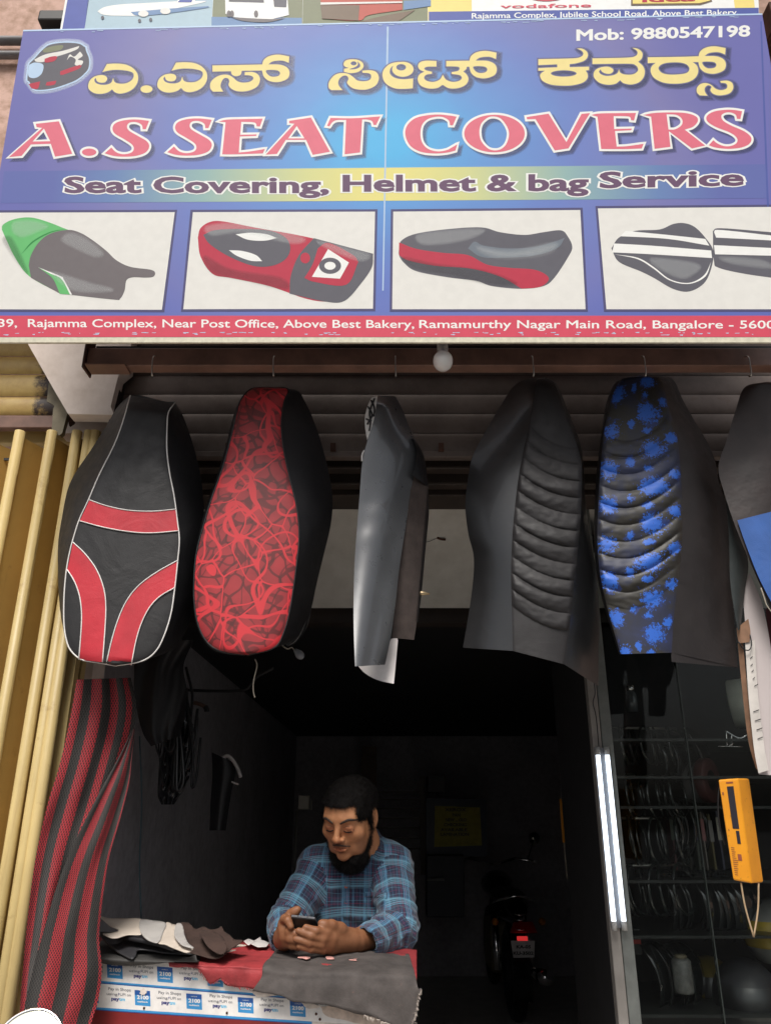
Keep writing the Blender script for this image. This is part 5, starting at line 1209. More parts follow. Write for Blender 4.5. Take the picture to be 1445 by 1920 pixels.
for nm, pts, Yp, col, lab, cat in (('grey_box', ((802, 1455), (834, 1455), (833, 1486), (802, 1486)), 7.3, (.08, .075, .08), 'small dim grey box above the yellow notice', 'box'),
        ('low_cabinet', ((800, 1604), (870, 1604), (870, 1720), (800, 1720)), 7.0, (.02, .022, .035), 'low dark cabinet under the yellow notice', 'cabinet')):
    q = [V(x, y, Yp) for x, y in pts]; v, f = slab(q, Vector((0, .25, 0))); o = mk(nm, v, f, simple(nm + '_paint', col, .5), None); bevel(o, .006); tag(o, lab, cat)
a, b = V(800, 1648, 6.99), V(832, 1648, 6.99); o = box('cabinet_ledge', (a.x, 6.93, a.z - .01), (b.x, 6.985, a.z + .008), simple('ledge_grey', (.12, .12, .12), .5)); tag(o, 'thin grey ledge on the front of the low dark cabinet', 'ledge')
# inner partition on the right with the second orange meter
def meter(name, TLp, TRp, TR2, BLp, BRp, BR2, Y, dY, label, mat, detail=True):
    r = root(name, V(*BLp, Y), label, 'device', 'orange hand-held devices hanging in the shop')
    f0 = [V(*TLp, Y), V(*TRp, Y), V(*BRp, Y), V(*BLp, Y)]
    b0 = [V(*TLp, Y + dY) , V(*TR2, Y + dY), V(*BR2, Y + dY), V(*BLp, Y + dY)]
    vs = f0 + b0; fs = [(0, 3, 2, 1), (4, 5, 6, 7), (0, 1, 5, 4), (1, 2, 6, 5), (2, 3, 7, 6), (3, 0, 4, 7)]
    o = mk('device_body', vs, fs, mat, r); bevel(o, .004 if detail else .003, 3)
    return r, f0
_m = Mat('orange_plastic'); _n = _m.noise(9, 4); _d = _m.noise(90, 6, .75)
_c = _m.ramp(_n.outputs[0], [(.3, (.66, .25, .012)), (.7, (.80, .33, .014))]); _c = _m.mix(_m.math('MULTIPLY', _m.ramp(_d.outputs[0], [(.60, (0, 0, 0)), (.68, (1, 1, 1))]), .6), _c, (.12, .06, .02, 1))
_m.set(col=_c, rough=.4); _m.bump(_d.outputs[0], .1, .001); M['orange'] = _m.m
mt, f0 = meter('coin_meter', (1346, 1462), (1383, 1459), (1404, 1459.5), (1374, 1650), (1409, 1657), (1431, 1655), 2.02, .045, 'orange hand-held device with a dark window hanging at the right, near the front', M['orange'])
def fm(u, v, lift=.001):
    a = f0[0].lerp(f0[1], u); b = f0[3].lerp(f0[2], u); return a.lerp(b, v) + Vector((0, -lift, 0))
def fqd(name, u0, v0, u1, v1, mat, lift=.001, sk=0): return mk(name, [fm(u0, v0, lift), fm(u0, v1, lift), fm(u1, v1, lift), fm(u1, v0, lift)], [(0, 1, 2, 3)], mat, mt)
M['win'] = simple('dark_window', (.025, .022, .03), .25)
fqd('display_window', .36, .075, .70, .495, M['win'], .0008); fqd('display_slot', .50, .515, .68, .64, M['win'], .0008)
M['mark'] = simple('red_print', (.25, .06, .03), .6)
rr = random.Random(4)
for i in range(14):
    v = .68 + i * .02; fqd('printed_line', .12, v, .12 + rr.uniform(.15, .3), v + .006, M['mark'], .0009)
fqd('printed_mark', .42, .74, .62, .80, M['mark'], .0009); fqd('printed_mark', .08, .13, .16, .16, M['mark'], .0009); fqd('printed_mark', .12, .5, .17, .52, M['mark'], .0009)
fqd('printed_line', .35, .03, .7, .045, M['mark'], .0009)
line_tube('device_cord', [(1388, 1655), (1396, 1700), (1412, 1757)], 2.03, .0022, simple('beige_cord', (.42, .3, .18), .6), mt); line_tube('device_cord', [(1421, 1656), (1420, 1705), (1412, 1757)], 2.05, .0022, bpy.data.materials['beige_cord'], mt)
line_tube('device_lead', [(1352, 1462), (1346, 1490), (1347, 1540), (1358, 1584)], 2.06, .0022, L_['black'], mt)
m2, _f = meter('coin_meter', (1048, 1498), (1054, 1498), (1056, 1498), (1054, 1580), (1060, 1580), (1062, 1580), 4.3, .03, 'thin orange device seen edge-on in the dark left of the tube lights', M['orange'], False)
line_tube('device_cord', [(1057, 1580), (1060, 1620), (1063, 1648)], 4.3, .003, L_['thread'], m2); line_tube('device_cord', [(1068, 1580), (1068, 1620), (1063, 1648)], 4.3, .003, L_['thread'], m2)
# ============================================================ glass cabinet with tube lights
YC = 2.52
gc = root('display_cabinet', V(1300, 1900, YC + .2), 'dark glass fronted display cabinet filling the right side of the shop', 'cabinet')
M['post'] = simple('greenish_white_paint', (.26, .24, .22), .5, var=.2, scale=9)
xp0 = V(1099, 1271, YC).x; xp1 = V(1117, 1271, YC).x; xp2 = V(1137, 1271, YC).x
box('corner_post', (xp0, YC, .02), (xp1 - .002, YC + .035, 2.5), M['post'], gc, .003)
box('corner_post', (xp1, YC + .002, .02), (xp2, YC + .04, 2.5), simple('grey_green_paint', (.15, .16, .15), .5, var=.2), gc, .003)
XB = 1.86; M['cabdark'] = simple('cabinet_interior', (.014, .013, .014), .7, var=.3)
box('back_panel', (xp1, 3.05, .02), (XB, 3.07, 2.5), M['cabdark'], gc)
box('left_panel', (xp0 + .002, YC + .045, .02), (xp0 + .016, 3.048, 2.5), M['cabdark'], gc)
box('cabinet_top', (xp0, YC + .045, 2.34), (XB, 3.04, 2.36), M['cabdark'], gc)
shy = [V(1300, y, 2.8).z for y in (1292, 1395, 1460, 1512, 1640, 1735, 1870)]
for z in shy[1:]: box('glass_shelf', (xp2 + .005, YC + .06, z - .008), (XB, 3.045, z), simple('shelf_edge', (.02, .022, .021), .3) if z == shy[1] else bpy.data.materials['shelf_edge'], gc)
gm_ = Mat('clear_pane'); n_ = gm_.nt; tr = gm_.N('ShaderNodeBsdfTransparent'); tr.inputs[0].default_value = (.93, .95, .94, 1); gl = gm_.N('ShaderNodeBsdfGlossy'); gl.inputs['Roughness'].default_value = .03
fr = gm_.N('ShaderNodeFresnel'); fr.inputs[0].default_value = 1.45; mx = gm_.N('ShaderNodeMixShader'); gm_.L(gm_.math('MULTIPLY', fr.outputs[0], .45), mx.inputs[0]); gm_.L(tr.outputs[0], mx.inputs[1]); gm_.L(gl.outputs[0], mx.inputs[2])
gm_.L(mx.outputs[0], n_.nodes['Material Output'].inputs['Surface'])
xm = V(1325, 1660, YC).x
box('glass_pane', (xp2 + .003, YC + .012, .05), (xm, YC + .016, 2.33), gm_.m, gc); box('glass_pane', (xm + .004, YC + .02, .05), (XB, YC + .024, 2.33), gm_.m, gc)
box('pane_edge', (xm + .0005, YC + .010, .05), (xm + .0035, YC + .026, 2.33), simple('glass_edge', (.05, .06, .055), .2), gc)
# tube lights
M['tube'] = Mat('lit_tube').set(col=(.9, .95, 1, 1), ecol=(.80, .90, 1.0, 1), estr=2.2).m
for (xa, xb, Yt, lab) in ((1119.5, 1142, YC - .022, 'left one of the two lit white tube lights on the cabinet post'), (1137, 1160, YC - .016, 'right one of the two lit white tube lights on the cabinet post')):
    a = V(xa, 1408, Yt); b = V(xa, 1736, Yt); zb_ = b.z; r = root('tube_light', (a.x, Yt, zb_), lab, 'tube light', 'lit tubes on the cabinet post')
    tube('lit_tube', [(a.x, Yt, a.z), (a.x, Yt, zb_)], .0068, M['tube'], r, 14)
    for z in (a.z, zb_): tube('end_cap', [(a.x, Yt, z - .012), (a.x, Yt, z + .012)], .008, simple('cap_white', (.35, .35, .34), .5), r, 12)
ra_, rb_ = V(1113, 1402, YC - .008), V(1113, 1740, YC - .008); o = box('added_glow_plate', (ra_.x + .001, YC - .009, rb_.z), (V(1141, 1402, YC - .008).x, YC - .005, ra_.z), simple('glow_plate_grey', (.16, .165, .18), .4)); tag(o, 'plate added behind the two lit tubes on the cabinet post for a glow between them', 'reflector')  # plate added to catch the tube light and glow between the tubes
o = line_tube('post_wire', [(1113, 1280), (1115, 1300), (1111, 1318), (1117, 1345), (1122, 1400)], YC - .012, .0016, L_['black']); tag(o, 'thin black wire running down the post to the tube lights', 'wire')
# rings hung in rows
M['ringm'] = Mat('glossy_ring_plastic').set(col=(.015, .02, .018, 1), rough=.12, spec=.8, coat=.5).m
def torus(c, R_, r_, axis, n=36, k=8):
    axis = Vector(axis).normalized(); x = axis.orthogonal().normalized(); y = axis.cross(x)
    return tubeg([Vector(c) + (x * math.cos(a) + y * math.sin(a)) * R_ for a in [2 * math.pi * i / n for i in range(n)]], r_, k, True)
rr = random.Random(8); ring0 = {}
rows = [(1168, 1395, .060, 7, 'top row'), (1180, 1492, .066, 7, 'second row'), (1185, 1575, .070, 7, 'third row'), (1187, 1668, .072, 7, 'bottom row')]
for (x, y, R_, n, rn) in rows:
    c0 = V(x, y, YC + .13)
    proto = None
    for i in range(n):
        if proto is None:
            v, f = torus((0, 0, 0), R_, .0042, (1, -.55, .1)); proto = mk('ring', v, f, M['ringm'], None, True, at=(0, 0, 0)); o = proto
        else: o = proto.copy(); COL.objects.link(o)
        o.location = c0 + Vector((.026 * i, .03 * (i % 3), rr.uniform(-.004, .004))); o.rotation_euler = (rr.uniform(-.06, .06), rr.uniform(-.05, .05), rr.uniform(-.25, .25))
        tag(o, '%s glossy dark ring of the %s, counted away from the tube lights' % (('first', 'second', 'third', 'fourth', 'fifth', 'sixth', 'seventh')[i], rn), 'ring', 'rings of the %s' % rn)
    ro = tube('ring_rod', [c0 + Vector((-.03, .02, R_ - .006)), c0 + Vector((.026 * n + .02, .06, R_ - .006))], .004, M['steel']); tag(ro, 'steel rod carrying the rings of the %s in the cabinet' % rn, 'rod')
# clear visors stacked beside the rings
M['visor'] = Mat('smoky_visor').set(col=(.012, .014, .014, 1), rough=.1, spec=.9, coat=1).m
rv = random.Random(12); ordn = ('first', 'second', 'third', 'fourth', 'fifth', 'sixth', 'seventh', 'eighth')
def visor_mesh():
    v, f, _ = gridg(lambda u, v: Vector((math.sin((u - .5) * 2.5) * .10, -.07 * math.cos((u - .5) * 2.5), (v - .5) * .085 * (1 - .5 * abs(2 * u - 1) ** 3) + .012 * math.cos((u - .5) * 3))), 18, 5); return v, f
proto = None
for (x, y, n, rn, rz) in ((1225, 1425, 6, 'upper shelf', .8), (1232, 1548, 7, 'middle shelf', .9), (1236, 1690, 8, 'lower shelf', .7), (1300, 1700, 7, 'lower shelf behind the cords', .5), (1205, 1835, 6, 'lowest shelf', .8)):
    c0 = V(x, y, YC + .2)
    for i in range(n):
        if proto is None: v, f = visor_mesh(); proto = mk('visor', v, f, M['visor'], None, True, at=(0, 0, 0)); solid(proto, .002, 0); o = proto
        else: o = proto.copy(); COL.objects.link(o)
        o.location = c0 + Vector((.022 * i, .008 * i, rv.uniform(-.006, .006))); o.rotation_euler = (rv.uniform(-.15, .15), R(82) + rv.uniform(-.12, .12), rz + rv.uniform(-.1, .1)); s_ = rv.uniform(.85, 1.1); o.scale = (s_, s_, s_)
        tag(o, '%s smoky visor from the left on the %s' % (ordn[i], rn), 'visor', 'visors on the %s' % rn)
# rolls
def roll(px_, py_, Y, R_, w_, mat, core, axis, label):
    c = V(px_, py_, Y); r = root('tape_roll', c, label, 'roll', 'rolls in the cabinet')
    lathe('roll_body', [(R_ * .45, -w_ / 2), (R_ * .97, -w_ / 2), (R_, -w_ / 2 + .003), (R_, w_ / 2 - .003), (R_ * .97, w_ / 2), (R_ * .45, w_ / 2)], c, mat, r, axis, 40)
    lathe('core', [(R_ * .45, -w_ / 2), (R_ * .45, w_ / 2)], c, core, r, axis, 30)
wm = simple('white_tape', (.62, .64, .56), .5); dk = simple('dark_core', (.03, .025, .025), .6)
roll(1392, 1318, 2.72, .082, .075, wm, dk, (.85, -.5, .05), 'large white roll near the top right of the cabinet')
roll(1300, 1466, 2.74, .066, .05, simple('grey_tape', (.20, .19, .19), .5), dk, (.85, -.5, 0), 'dim grey roll in the middle of the cabinet')
roll(1325, 1463, 2.68, .07, .03, simple('maroon_tape', (.10, .03, .028), .4), dk, (.7, -.7, 0), 'dark maroon roll beside the grey roll')
# chrome bracket under the white roll
cbk = root('chrome_bracket', V(1380, 1390, 2.66), 'shiny chrome bracket under the large white roll', 'bracket')
for pts in (((1346, 1399), (1390, 1400)), ((1360, 1372), (1362, 1398)), ((1358, 1370), (1384, 1384), (1400, 1378)), ((1384, 1384), (1366, 1398)), ((1370, 1376), (1371, 1399))): line_tube('chrome_rod', pts, 2.66, .003, M['chrome'], cbk)
gi = root('glass_jar', V(1178, 1330, 2.7), 'small clear jar catching the light at the top left of the cabinet', 'jar')
lathe('jar_body', [(.0001, 0), (.02, 0), (.022, .03), (.02, .06), (.012, .07)], V(1185, 1335, 2.7) , simple('jar_glass', (.12, .13, .14), .08, spec=1), gi); lathe('jar_lid', [(.0001, .09), (.015, .088), (.015, .071), (.012, .0705)], V(1185, 1335, 2.7), M['chrome'], gi)
# packets on the shelf
cols = [(.10, .03, .03), (.07, .065, .06), (.13, .12, .10), (.05, .06, .045), (.16, .14, .12), (.11, .09, .03), (.04, .04, .07)]
pk = ['dark red', 'dull grey', 'pale', 'dark green', 'cream', 'mustard', 'navy']
for i, (x, w_) in enumerate([(1262, 10), (1276, 10), (1290, 13), (1306, 11), (1320, 12), (1335, 11), (1350, 12)]):
    a = V(x - w_ / 2, 1520 + (i % 3) * 3, 2.70); b = V(x + w_ / 2, 1632, 2.70)
    r = root('packet', (a.x, 2.7, b.z), '%s packet, number %d from the left in the row behind the orange device' % (pk[i], i + 1), 'packet', 'packets on the cabinet shelf')
    r['label'] = '%s packet standing in the shelf row left of the orange device' % pk[i]
    box('packet_box', (a.x, 2.7, b.z), (b.x, 2.75, a.z), simple('packet_paint', cols[i], .4), r, .002); box('packet_label', (a.x + .003, 2.6985, (a.z + b.z) / 2), (b.x - .003, 2.6998, a.z - .02), simple('packet_label_print', tuple(min(.4, c * 2.2 + .03) for c in cols[(i + 3) % 7]), .5), r)
# lower shelf: small red box, can, rolls and helmet
a, b = V(1174, 1742, 2.7), V(1204, 1790, 2.7); r = root('small_box', (a.x, 2.7, b.z), 'small dark box with a red band at the foot of the tube lights', 'box')
box('box_body', (a.x, 2.7, b.z), (b.x, 2.76, a.z), simple('box_dark', (.05, .045, .045), .5), r, .003); zz_ = V(1180, 1770, 2.699).z; box('red_band', (a.x + .003, 2.6975, zz_), (b.x - .002, 2.6992, zz_ + .012), simple('band_red', (.5, .03, .02), .5), r)
cn = root('spray_can', V(1283, 1862, 2.62), 'speckled grey cylindrical can on the low shelf', 'can')
c = V(1283, 1862, 2.62); ht = V(1283, 1792, 2.62).z - c.z
lathe('can_body', [(.0001, 0), (.026, 0), (.028, .006), (.028, ht * .86), (.022, ht * .93), (.0001, ht * .95)], c, simple('can_print', (.10, .10, .095), .4, scale=60, var=.5), cn)
lathe('can_lid', [(.0001, ht * 1.04), (.016, ht * 1.04), (.018, ht), (.018, ht * .945)], c, M['galv'], cn)
def helmet(px_, py_, Y, R_, shell, visor, label, rz=0):
    c = V(px_, py_, Y); r = root('helmet', c, label, 'helmet', 'helmets on the low shelf')
    def fn(u, v):
        a = u * 2 * math.pi; t = v * math.pi * .78; q = math.sin(t); d = Vector((q * math.cos(a) * .9, q * math.sin(a), math.cos(t)))
        k = 1.0 + .08 * max(0, -d.y) * (1 - abs(d.z)); return c + Matrix.Rotation(rz, 3, 'Z') @ (d * R_ * k)
    v, f, _ = gridg(fn, 40, 24); o = mk('helmet_shell', v, f, shell, r, True)
    def fv(u, v):
        a = -math.pi / 2 + (u - .5) * 2.3; t = 1.15 + v * .75; q = math.sin(t); d = Vector((q * math.cos(a) * .93, q * math.sin(a) * 1.1, math.cos(t)))
        return c + Matrix.Rotation(rz, 3, 'Z') @ (d * R_ * 1.015)
    v, f, _ = gridg(fv, 20, 10); mk('visor', v, f, visor, r, True)
    v, f = torus(c - Vector((0, 0, R_ * .74)), R_ * .6, R_ * .05, (0, 0, 1)); mk('rim_trim', v, f, L_['black'], r, True)
helmet(1400, 1872, 2.72, .11, simple('helmet_grey', (.04, .04, .045), .45, spec=.4), L_['gloss'], 'dark grey helmet at the lower right corner', -.3)
helmet(1452, 1750, 2.75, .10, simple('helmet_pale', (.2, .2, .19), .3), simple('yellow_visor', (.35, .25, .03), .2), 'pale helmet with a yellow visor at the right edge', -.7)
helmet(1330, 1848, 2.85, .085, simple('helmet_mustard', (.22, .16, .03), .4), L_['gloss'], 'mustard coloured helmet beside the grey one', .5)
# ============================================================ pale cardboard strips at the right edge
wb = root('cardboard_sheet', V(1420, 1400, 2.0), 'tall pale card sheets with brown edge hanging below the dark cover at the right edge', 'card')
pc_ = simple('pinkish_card', (.50, .44, .43), .75, var=.08, scale=5); bc_ = simple('brown_board', (.22, .12, .07), .8, var=.3)
ribbon('card_sheet', [(1391, 1112), (1398, 1190), (1406, 1290), (1414, 1380), (1422, 1452)], [(1404, 1074), (1430, 1140), (1448, 1240), (1462, 1350), (1470, 1455)], 2.0, 2.0, pc_, wb, 8, 30, .006)
ribbon('card_sheet', [(1396, 1205), (1402, 1300), (1412, 1400), (1421, 1450)], [(1414, 1200), (1420, 1300), (1432, 1400), (1440, 1444)], 1.985, 1.985, simple('white_card', (.58, .54, .50), .75), wb, 4, 30, .002)
ribbon('brown_edge', [(1382, 1206), (1392, 1310), (1402, 1390), (1416, 1440)], [(1392, 1206), (1402, 1310), (1411, 1395), (1422, 1448)], 2.01, 2.0, bc_, wb, 2, 20, 0)
ribbon('brown_tag', [(1380, 1178), (1381, 1190), (1384, 1206)], [(1402, 1160), (1406, 1185), (1404, 1204)], 1.99, 1.98, bc_, wb, 4, 6, .003)
line_tube('wire_loop', [(1384, 1203), (1392, 1216), (1403, 1219), (1408, 1208), (1405, 1190)], 1.975, .0016, L_['black'], wb)
for (x, y, l) in ((1409, 1232, 5), (1410, 1246, 4), (1412, 1257, 4), (1414, 1271, 4), (1417, 1284, 7), (1415, 1332, 11), (1418, 1349, 12), (1421, 1366, 11), (1423, 1383, 10)):
    a = V(x - 4, y + 2, 1.981); b = V(x - 4 + l, y - 2, 1.981); mk('handwritten_mark', [a, b, b - Vector((0, 0, .0022)), a - Vector((0, 0, .0022))], [(0, 1, 2, 3)], L_['grey'], wb)
ribbon('maroon_cloth', [(1434, 1142), (1440, 1200), (1446, 1260)], [(1480, 1120), (1490, 1200), (1490, 1260)], 2.03, 2.03, simple('maroon_cloth', (.09, .02, .025), .8), wb, 4, 10, .004)
# ============================================================ motorcycle deep inside
YM = 6.2
mb = root('parked_motorcycle', (V(975, 1800, YM).x, 6.6, 0.02), 'dark motorcycle parked deep inside, seen from behind with a small glowing red reflector', 'motorcycle')
cx = V(978, 1780, YM).x; zpl = V(978, 1780, YM).z
M['paintm'] = Mat('black_gloss_paint').set(col=(.01, .01, .012, 1), rough=.15, coat=.8).m
PM = PlaneMap(V(978, 1778, YM), (0, -.18, 1))
v, f = slab([PM(957, 1764), (PM(1002, 1764)), PM(1001, 1795), PM(962, 1796)], Vector((0, .004, 0))); mk('number_plate', v, f, simple('plate_white', (.75, .72, .72), .5), mb)
text('plate_lettering', 'KA-05', 968, 994, 1778, 1778, 6.2, PM, 6, L_['black'], mb, off=.04); text('plate_lettering', 'KU-3502', 962, 999, 1790, 1790, 6.2, PM, 6, L_['black'], mb, off=.04)
M['tail'] = Mat('glowing_red_reflector').set(col=(.5, .01, .01, 1), ecol=(1.0, .05, .05, 1), estr=.38).m  # emission added so the unlit red reflector shows in the dark room
a, b = V(969, 1756, YM - .01), V(989, 1764, YM - .01); box('tail_reflector', (a.x, YM - .012, b.z), (b.x, YM + .01, a.z), M['tail'], mb, .003)
# rear wheel, mudguard, seat tail, tank, bars
zc_ = .33
v, f = torus((cx, 6.62, zc_), .27, .055, (1, 0, 0), 40, 10); mk('rear_wheel', v, f, L_['matte'], mb, True)
v, f = torus((cx, 7.9, zc_), .27, .045, (1, 0, 0), 40, 10); mk('front_wheel', v, f, L_['matte'], mb, True)
def arcpts(c, R_, a0, a1, n=12): return [Vector(c) + Vector((0, math.cos(a0 + (a1 - a0) * i / n) * R_, math.sin(a0 + (a1 - a0) * i / n) * R_)) for i in range(n + 1)]
for nm, w_, R_ in (('rear_mudguard', .065, .37),):
    P0 = arcpts((cx, 6.62, zc_), R_, R(200), R(60)); vs = []
    for p in P0: vs += [p + Vector((-w_, 0, -.01)), p + Vector((0, 0, .015)), p + Vector((w_, 0, -.01))]
    fs = []
    for i in range(len(P0) - 1): fs += [(3 * i, 3 * i + 1, 3 * i + 4, 3 * i + 3), (3 * i + 1, 3 * i + 2, 3 * i + 5, 3 * i + 4)]
    mk(nm, vs, fs, M['paintm'], mb, True)
v, f, _ = gridg(lambda u, v: Vector((cx + math.sin(2 * math.pi * u) * (.07 + .06 * math.sin(math.pi * v * .9)), 6.28 + .95 * v, .78 + .05 * math.sin(3 * v) + math.cos(2 * math.pi * u) * .055)), 16, 16); mk('saddle', v, f, L_['black'], mb, True)
v, f, _ = gridg(lambda u, v: Vector((cx + math.sin(2 * math.pi * u) * .14 * math.sin(math.pi * v) ** .5, 7.1 + .55 * v, .86 + math.cos(2 * math.pi * u) * .11 * math.sin(math.pi * v) ** .5)), 16, 12); mk('fuel_tank', v, f, M['paintm'], mb, True)
v, f, _ = gridg(lambda u, v: Vector((cx + math.sin(2 * math.pi * u) * (.04 + .06 * v), 6.24 + .4 * v, .70 + math.cos(2 * math.pi * u) * (.035 + .03 * v))), 14, 8); mk('tail_cowl', v, f, M['paintm'], mb, True)
gz = V(975, 1665, 6.4).z
tube('grab_rail', [Vector((cx + x, 6.3 + y, z)) for x, y, z in ((-.15, .2, .80), (-.13, .02, .84), (0, -.02, gz * .0 + .87), (.13, .02, .84), (.15, .2, .80))], .011, M['chrome'], mb)
for s_ in (-1, 1):
    lathe('indicator', [(.0001, -.025), (.022, -.015), (.026, .01), (.0001, .02)], (cx + s_ * .17, 6.28, .70), simple('indicator_amber', (.45, .16, .02), .25) if s_ < 0 else bpy.data.materials['indicator_amber'], mb, (0, 1, 0), 14)
    tube('shock_absorber', [(cx + s_ * .12, 6.62, .34), (cx + s_ * .12, 6.75, .72)], .028, M['chrome'], mb)
    tube('handlebar', [(cx, 7.62, 1.0), (cx + s_ * .2, 7.58, 1.05), (cx + s_ * .37, 7.45, 1.03)], .013, M['chrome'], mb)
    tube('mirror_stem', [(cx + s_ * .3, 7.5, 1.05), (cx + s_ * .36, 7.5, 1.2)], .006, L_['black'], mb)
    lathe('mirror', [(.0001, 0), (.05, .0), (.045, .02), (.0001, .03)], (cx + s_ * .37, 7.5, 1.22), M['mirror'], mb, (0, 1, 0), 16)
tube('silencer', [(cx + .13, 7.0, .28), (cx + .15, 6.6, .32), (cx + .16, 6.2, .36)], [.03, .045, .05], M['chrome'], mb, 14)
tube('frame', [(cx, 6.6, .34), (cx, 7.1, .5), (cx, 7.6, .9), (cx, 7.9, .34)], .03, L_['black'], mb)
v, f = boxg((cx - .13, 7.0, .25), (cx + .13, 7.4, .62)); bevel(mk('engine', v, f, M['galv'], mb), .03)
for i, y in enumerate((1716, 1726, 1744)):
    a = V(970, y, YM - .0); tube('tail_trim', [(cx - .04, YM + .02, a.z + .004), (cx, YM + .0, a.z), (cx + .04, YM + .02, a.z + .003)], .0045, M['chrome'], mb)
v, f = slab([V(962, 1728, YM + .03), V(998, 1728, YM + .03), V(1008, 1750, YM + .03), V(956, 1750, YM + .03)], Vector((0, .03, 0))); bevel(mk('tail_lens', v, f, simple('dark_red_lens', (.2, .01, .012), .15), mb), .006)
# ============================================================ the man behind the counter
class Field:
    def __init__(s, lo, hi, h):
        s.lo = np.array(lo, float); s.h = h; s.n = tuple(int(math.ceil((b - a) / h)) + 1 for a, b in zip(lo, hi))
        s.D = np.full(s.n, .2, dtype=np.float32)
    def blk(s, lo, hi):
        i0 = np.maximum(0, np.floor((np.array(lo) - s.lo) / s.h).astype(int)); i1 = np.minimum(s.n, np.ceil((np.array(hi) - s.lo) / s.h).astype(int) + 1)
        sl = tuple(slice(int(a), int(b)) for a, b in zip(i0, i1))
        ax = [(s.lo[k] + s.h * np.arange(i0[k], i1[k])).astype(np.float32) for k in range(3)]
        return sl, ax[0][:, None, None], ax[1][None, :, None], ax[2][None, None, :]
    def put(s, sl, d, k, mode='add'):
        A = s.D[sl]
        if mode == 'add':
            h = np.maximum(k - np.abs(A - d), 0) / max(k, 1e-6); s.D[sl] = np.minimum(A, d) - h * h * k / 4
        else:
            h = np.maximum(k - np.abs(A + d), 0) / max(k, 1e-6); s.D[sl] = np.maximum(A, -d) + h * h * k / 4
    def cap(s, a, b, ra, rb, k=.01, mode='add', grow=0):
        a = np.array(a, float); b = np.array(b, float); ra += grow; rb += grow; m = max(ra, rb) + k + .012
        sl, x, y, z = s.blk(np.minimum(a, b) - m, np.maximum(a, b) + m); d = b - a; L2 = float(d @ d) + 1e-9
        t = np.clip(((x - a[0]) * d[0] + (y - a[1]) * d[1] + (z - a[2]) * d[2]) / L2, 0, 1)
        q = np.sqrt((x - a[0] - d[0] * t) ** 2 + (y - a[1] - d[1] * t) ** 2 + (z - a[2] - d[2] * t) ** 2) - (ra + (rb - ra) * t)
        s.put(sl, q.astype(np.float32), k, mode)
    def ell(s, c, r, k=.01, mode='add', Rm=None, grow=0):
        c = np.array(c, float); r = np.array(r, float) + grow; m = float(max(r)) + k + .012
        mm = np.array(r) + k + .012 if Rm is None else np.array([m] * 3)
        sl, x, y, z = s.blk(c - mm, c + mm); x = x - c[0]; y = y - c[1]; z = z - c[2]
        if Rm is not None:
            Rm = np.array(Rm); x, y, z = (Rm[0, 0] * x + Rm[1, 0] * y + Rm[2, 0] * z, Rm[0, 1] * x + Rm[1, 1] * y + Rm[2, 1] * z, Rm[0, 2] * x + Rm[1, 2] * y + Rm[2, 2] * z)
        k0 = np.sqrt((x / r[0]) ** 2 + (y / r[1]) ** 2 + (z / r[2]) ** 2); k1 = np.sqrt((x / r[0] ** 2) ** 2 + (y / r[1] ** 2) ** 2 + (z / r[2] ** 2) ** 2) + 1e-6
        s.put(sl, (k0 * (k0 - 1) / k1).astype(np.float32), k, mode)
    def mesh(s):
        """surface nets"""
        D = s.D; I = D < 0; nx, ny, nz = D.shape
        c = I[:-1, :-1, :-1].astype(np.int8)
        sm = np.zeros((nx - 1, ny - 1, nz - 1), np.int8)
        for dx in (0, 1):
            for dy in (0, 1):
                for dz in (0, 1): sm += I[dx:nx - 1 + dx, dy:ny - 1 + dy, dz:nz - 1 + dz]
        cells = np.argwhere((sm > 0) & (sm < 8)); idx = np.full(sm.shape, -1, np.int32); idx[tuple(cells.T)] = np.arange(len(cells))
        cor = np.array([(a, b, d) for a in (0, 1) for b in (0, 1) for d in (0, 1)])
        val = np.stack([D[tuple((cells + q).T)] for q in cor], 1)
        P = np.zeros((len(cells), 3)); W = np.zeros(len(cells))
        for i in range(8):
            for j in range(i + 1, 8):
                if np.abs(cor[i] - cor[j]).sum() != 1: continue
                a, b = val[:, i], val[:, j]; cr_ = (a < 0) != (b < 0); t = np.where(cr_, a / np.where(cr_, a - b, 1), 0)
                P += cr_[:, None] * (cor[i] + (cor[j] - cor[i]) * t[:, None]); W += cr_
        vs = s.lo + (cells + P / W[:, None]) * s.h
        F_ = []
        for ax in range(3):
            a = [slice(None)] * 3; b = [slice(None)] * 3; a[ax] = slice(0, -1); b[ax] = slice(1, None)
            df = I[tuple(a)] != I[tuple(b)]; e = np.argwhere(df); u, v = (ax + 1) % 3, (ax + 2) % 3
            e = e[(e[:, u] > 0) & (e[:, v] > 0) & (e[:, u] < s.n[u] - 1) & (e[:, v] < s.n[v] - 1)]
            ins = I[tuple(e.T)]
            def id_(du, dv): q = e.copy(); q[:, u] -= du; q[:, v] -= dv; return idx[tuple(q.T)]
            q = np.stack([id_(1, 1), id_(0, 1), id_(0, 0), id_(1, 0)], 1); q[~ins] = q[~ins][:, ::-1]; F_.append(q)
        F_ = np.vstack(F_); F_ = F_[(F_ >= 0).all(1)]
        return vs, F_
def npmesh(name, vs, fs, mat, parent):
    o0 = origin(parent); me = bpy.data.meshes.new(name); v = (vs - np.array(tuple(o0))).astype(np.float32)
    me.vertices.add(len(v)); me.vertices.foreach_set('co', v.ravel()); me.loops.add(len(fs) * 4); me.loops.foreach_set('vertex_index', fs.astype(np.int32).ravel())
    me.polygons.add(len(fs)); me.polygons.foreach_set('loop_start', (np.arange(len(fs)) * 4).astype(np.int32)); me.update(calc_edges=True); me.validate(); me.shade_smooth()
    me.materials.append(mat); o = bpy.data.objects.new(name, me); COL.objects.link(o); o.parent = parent; return o
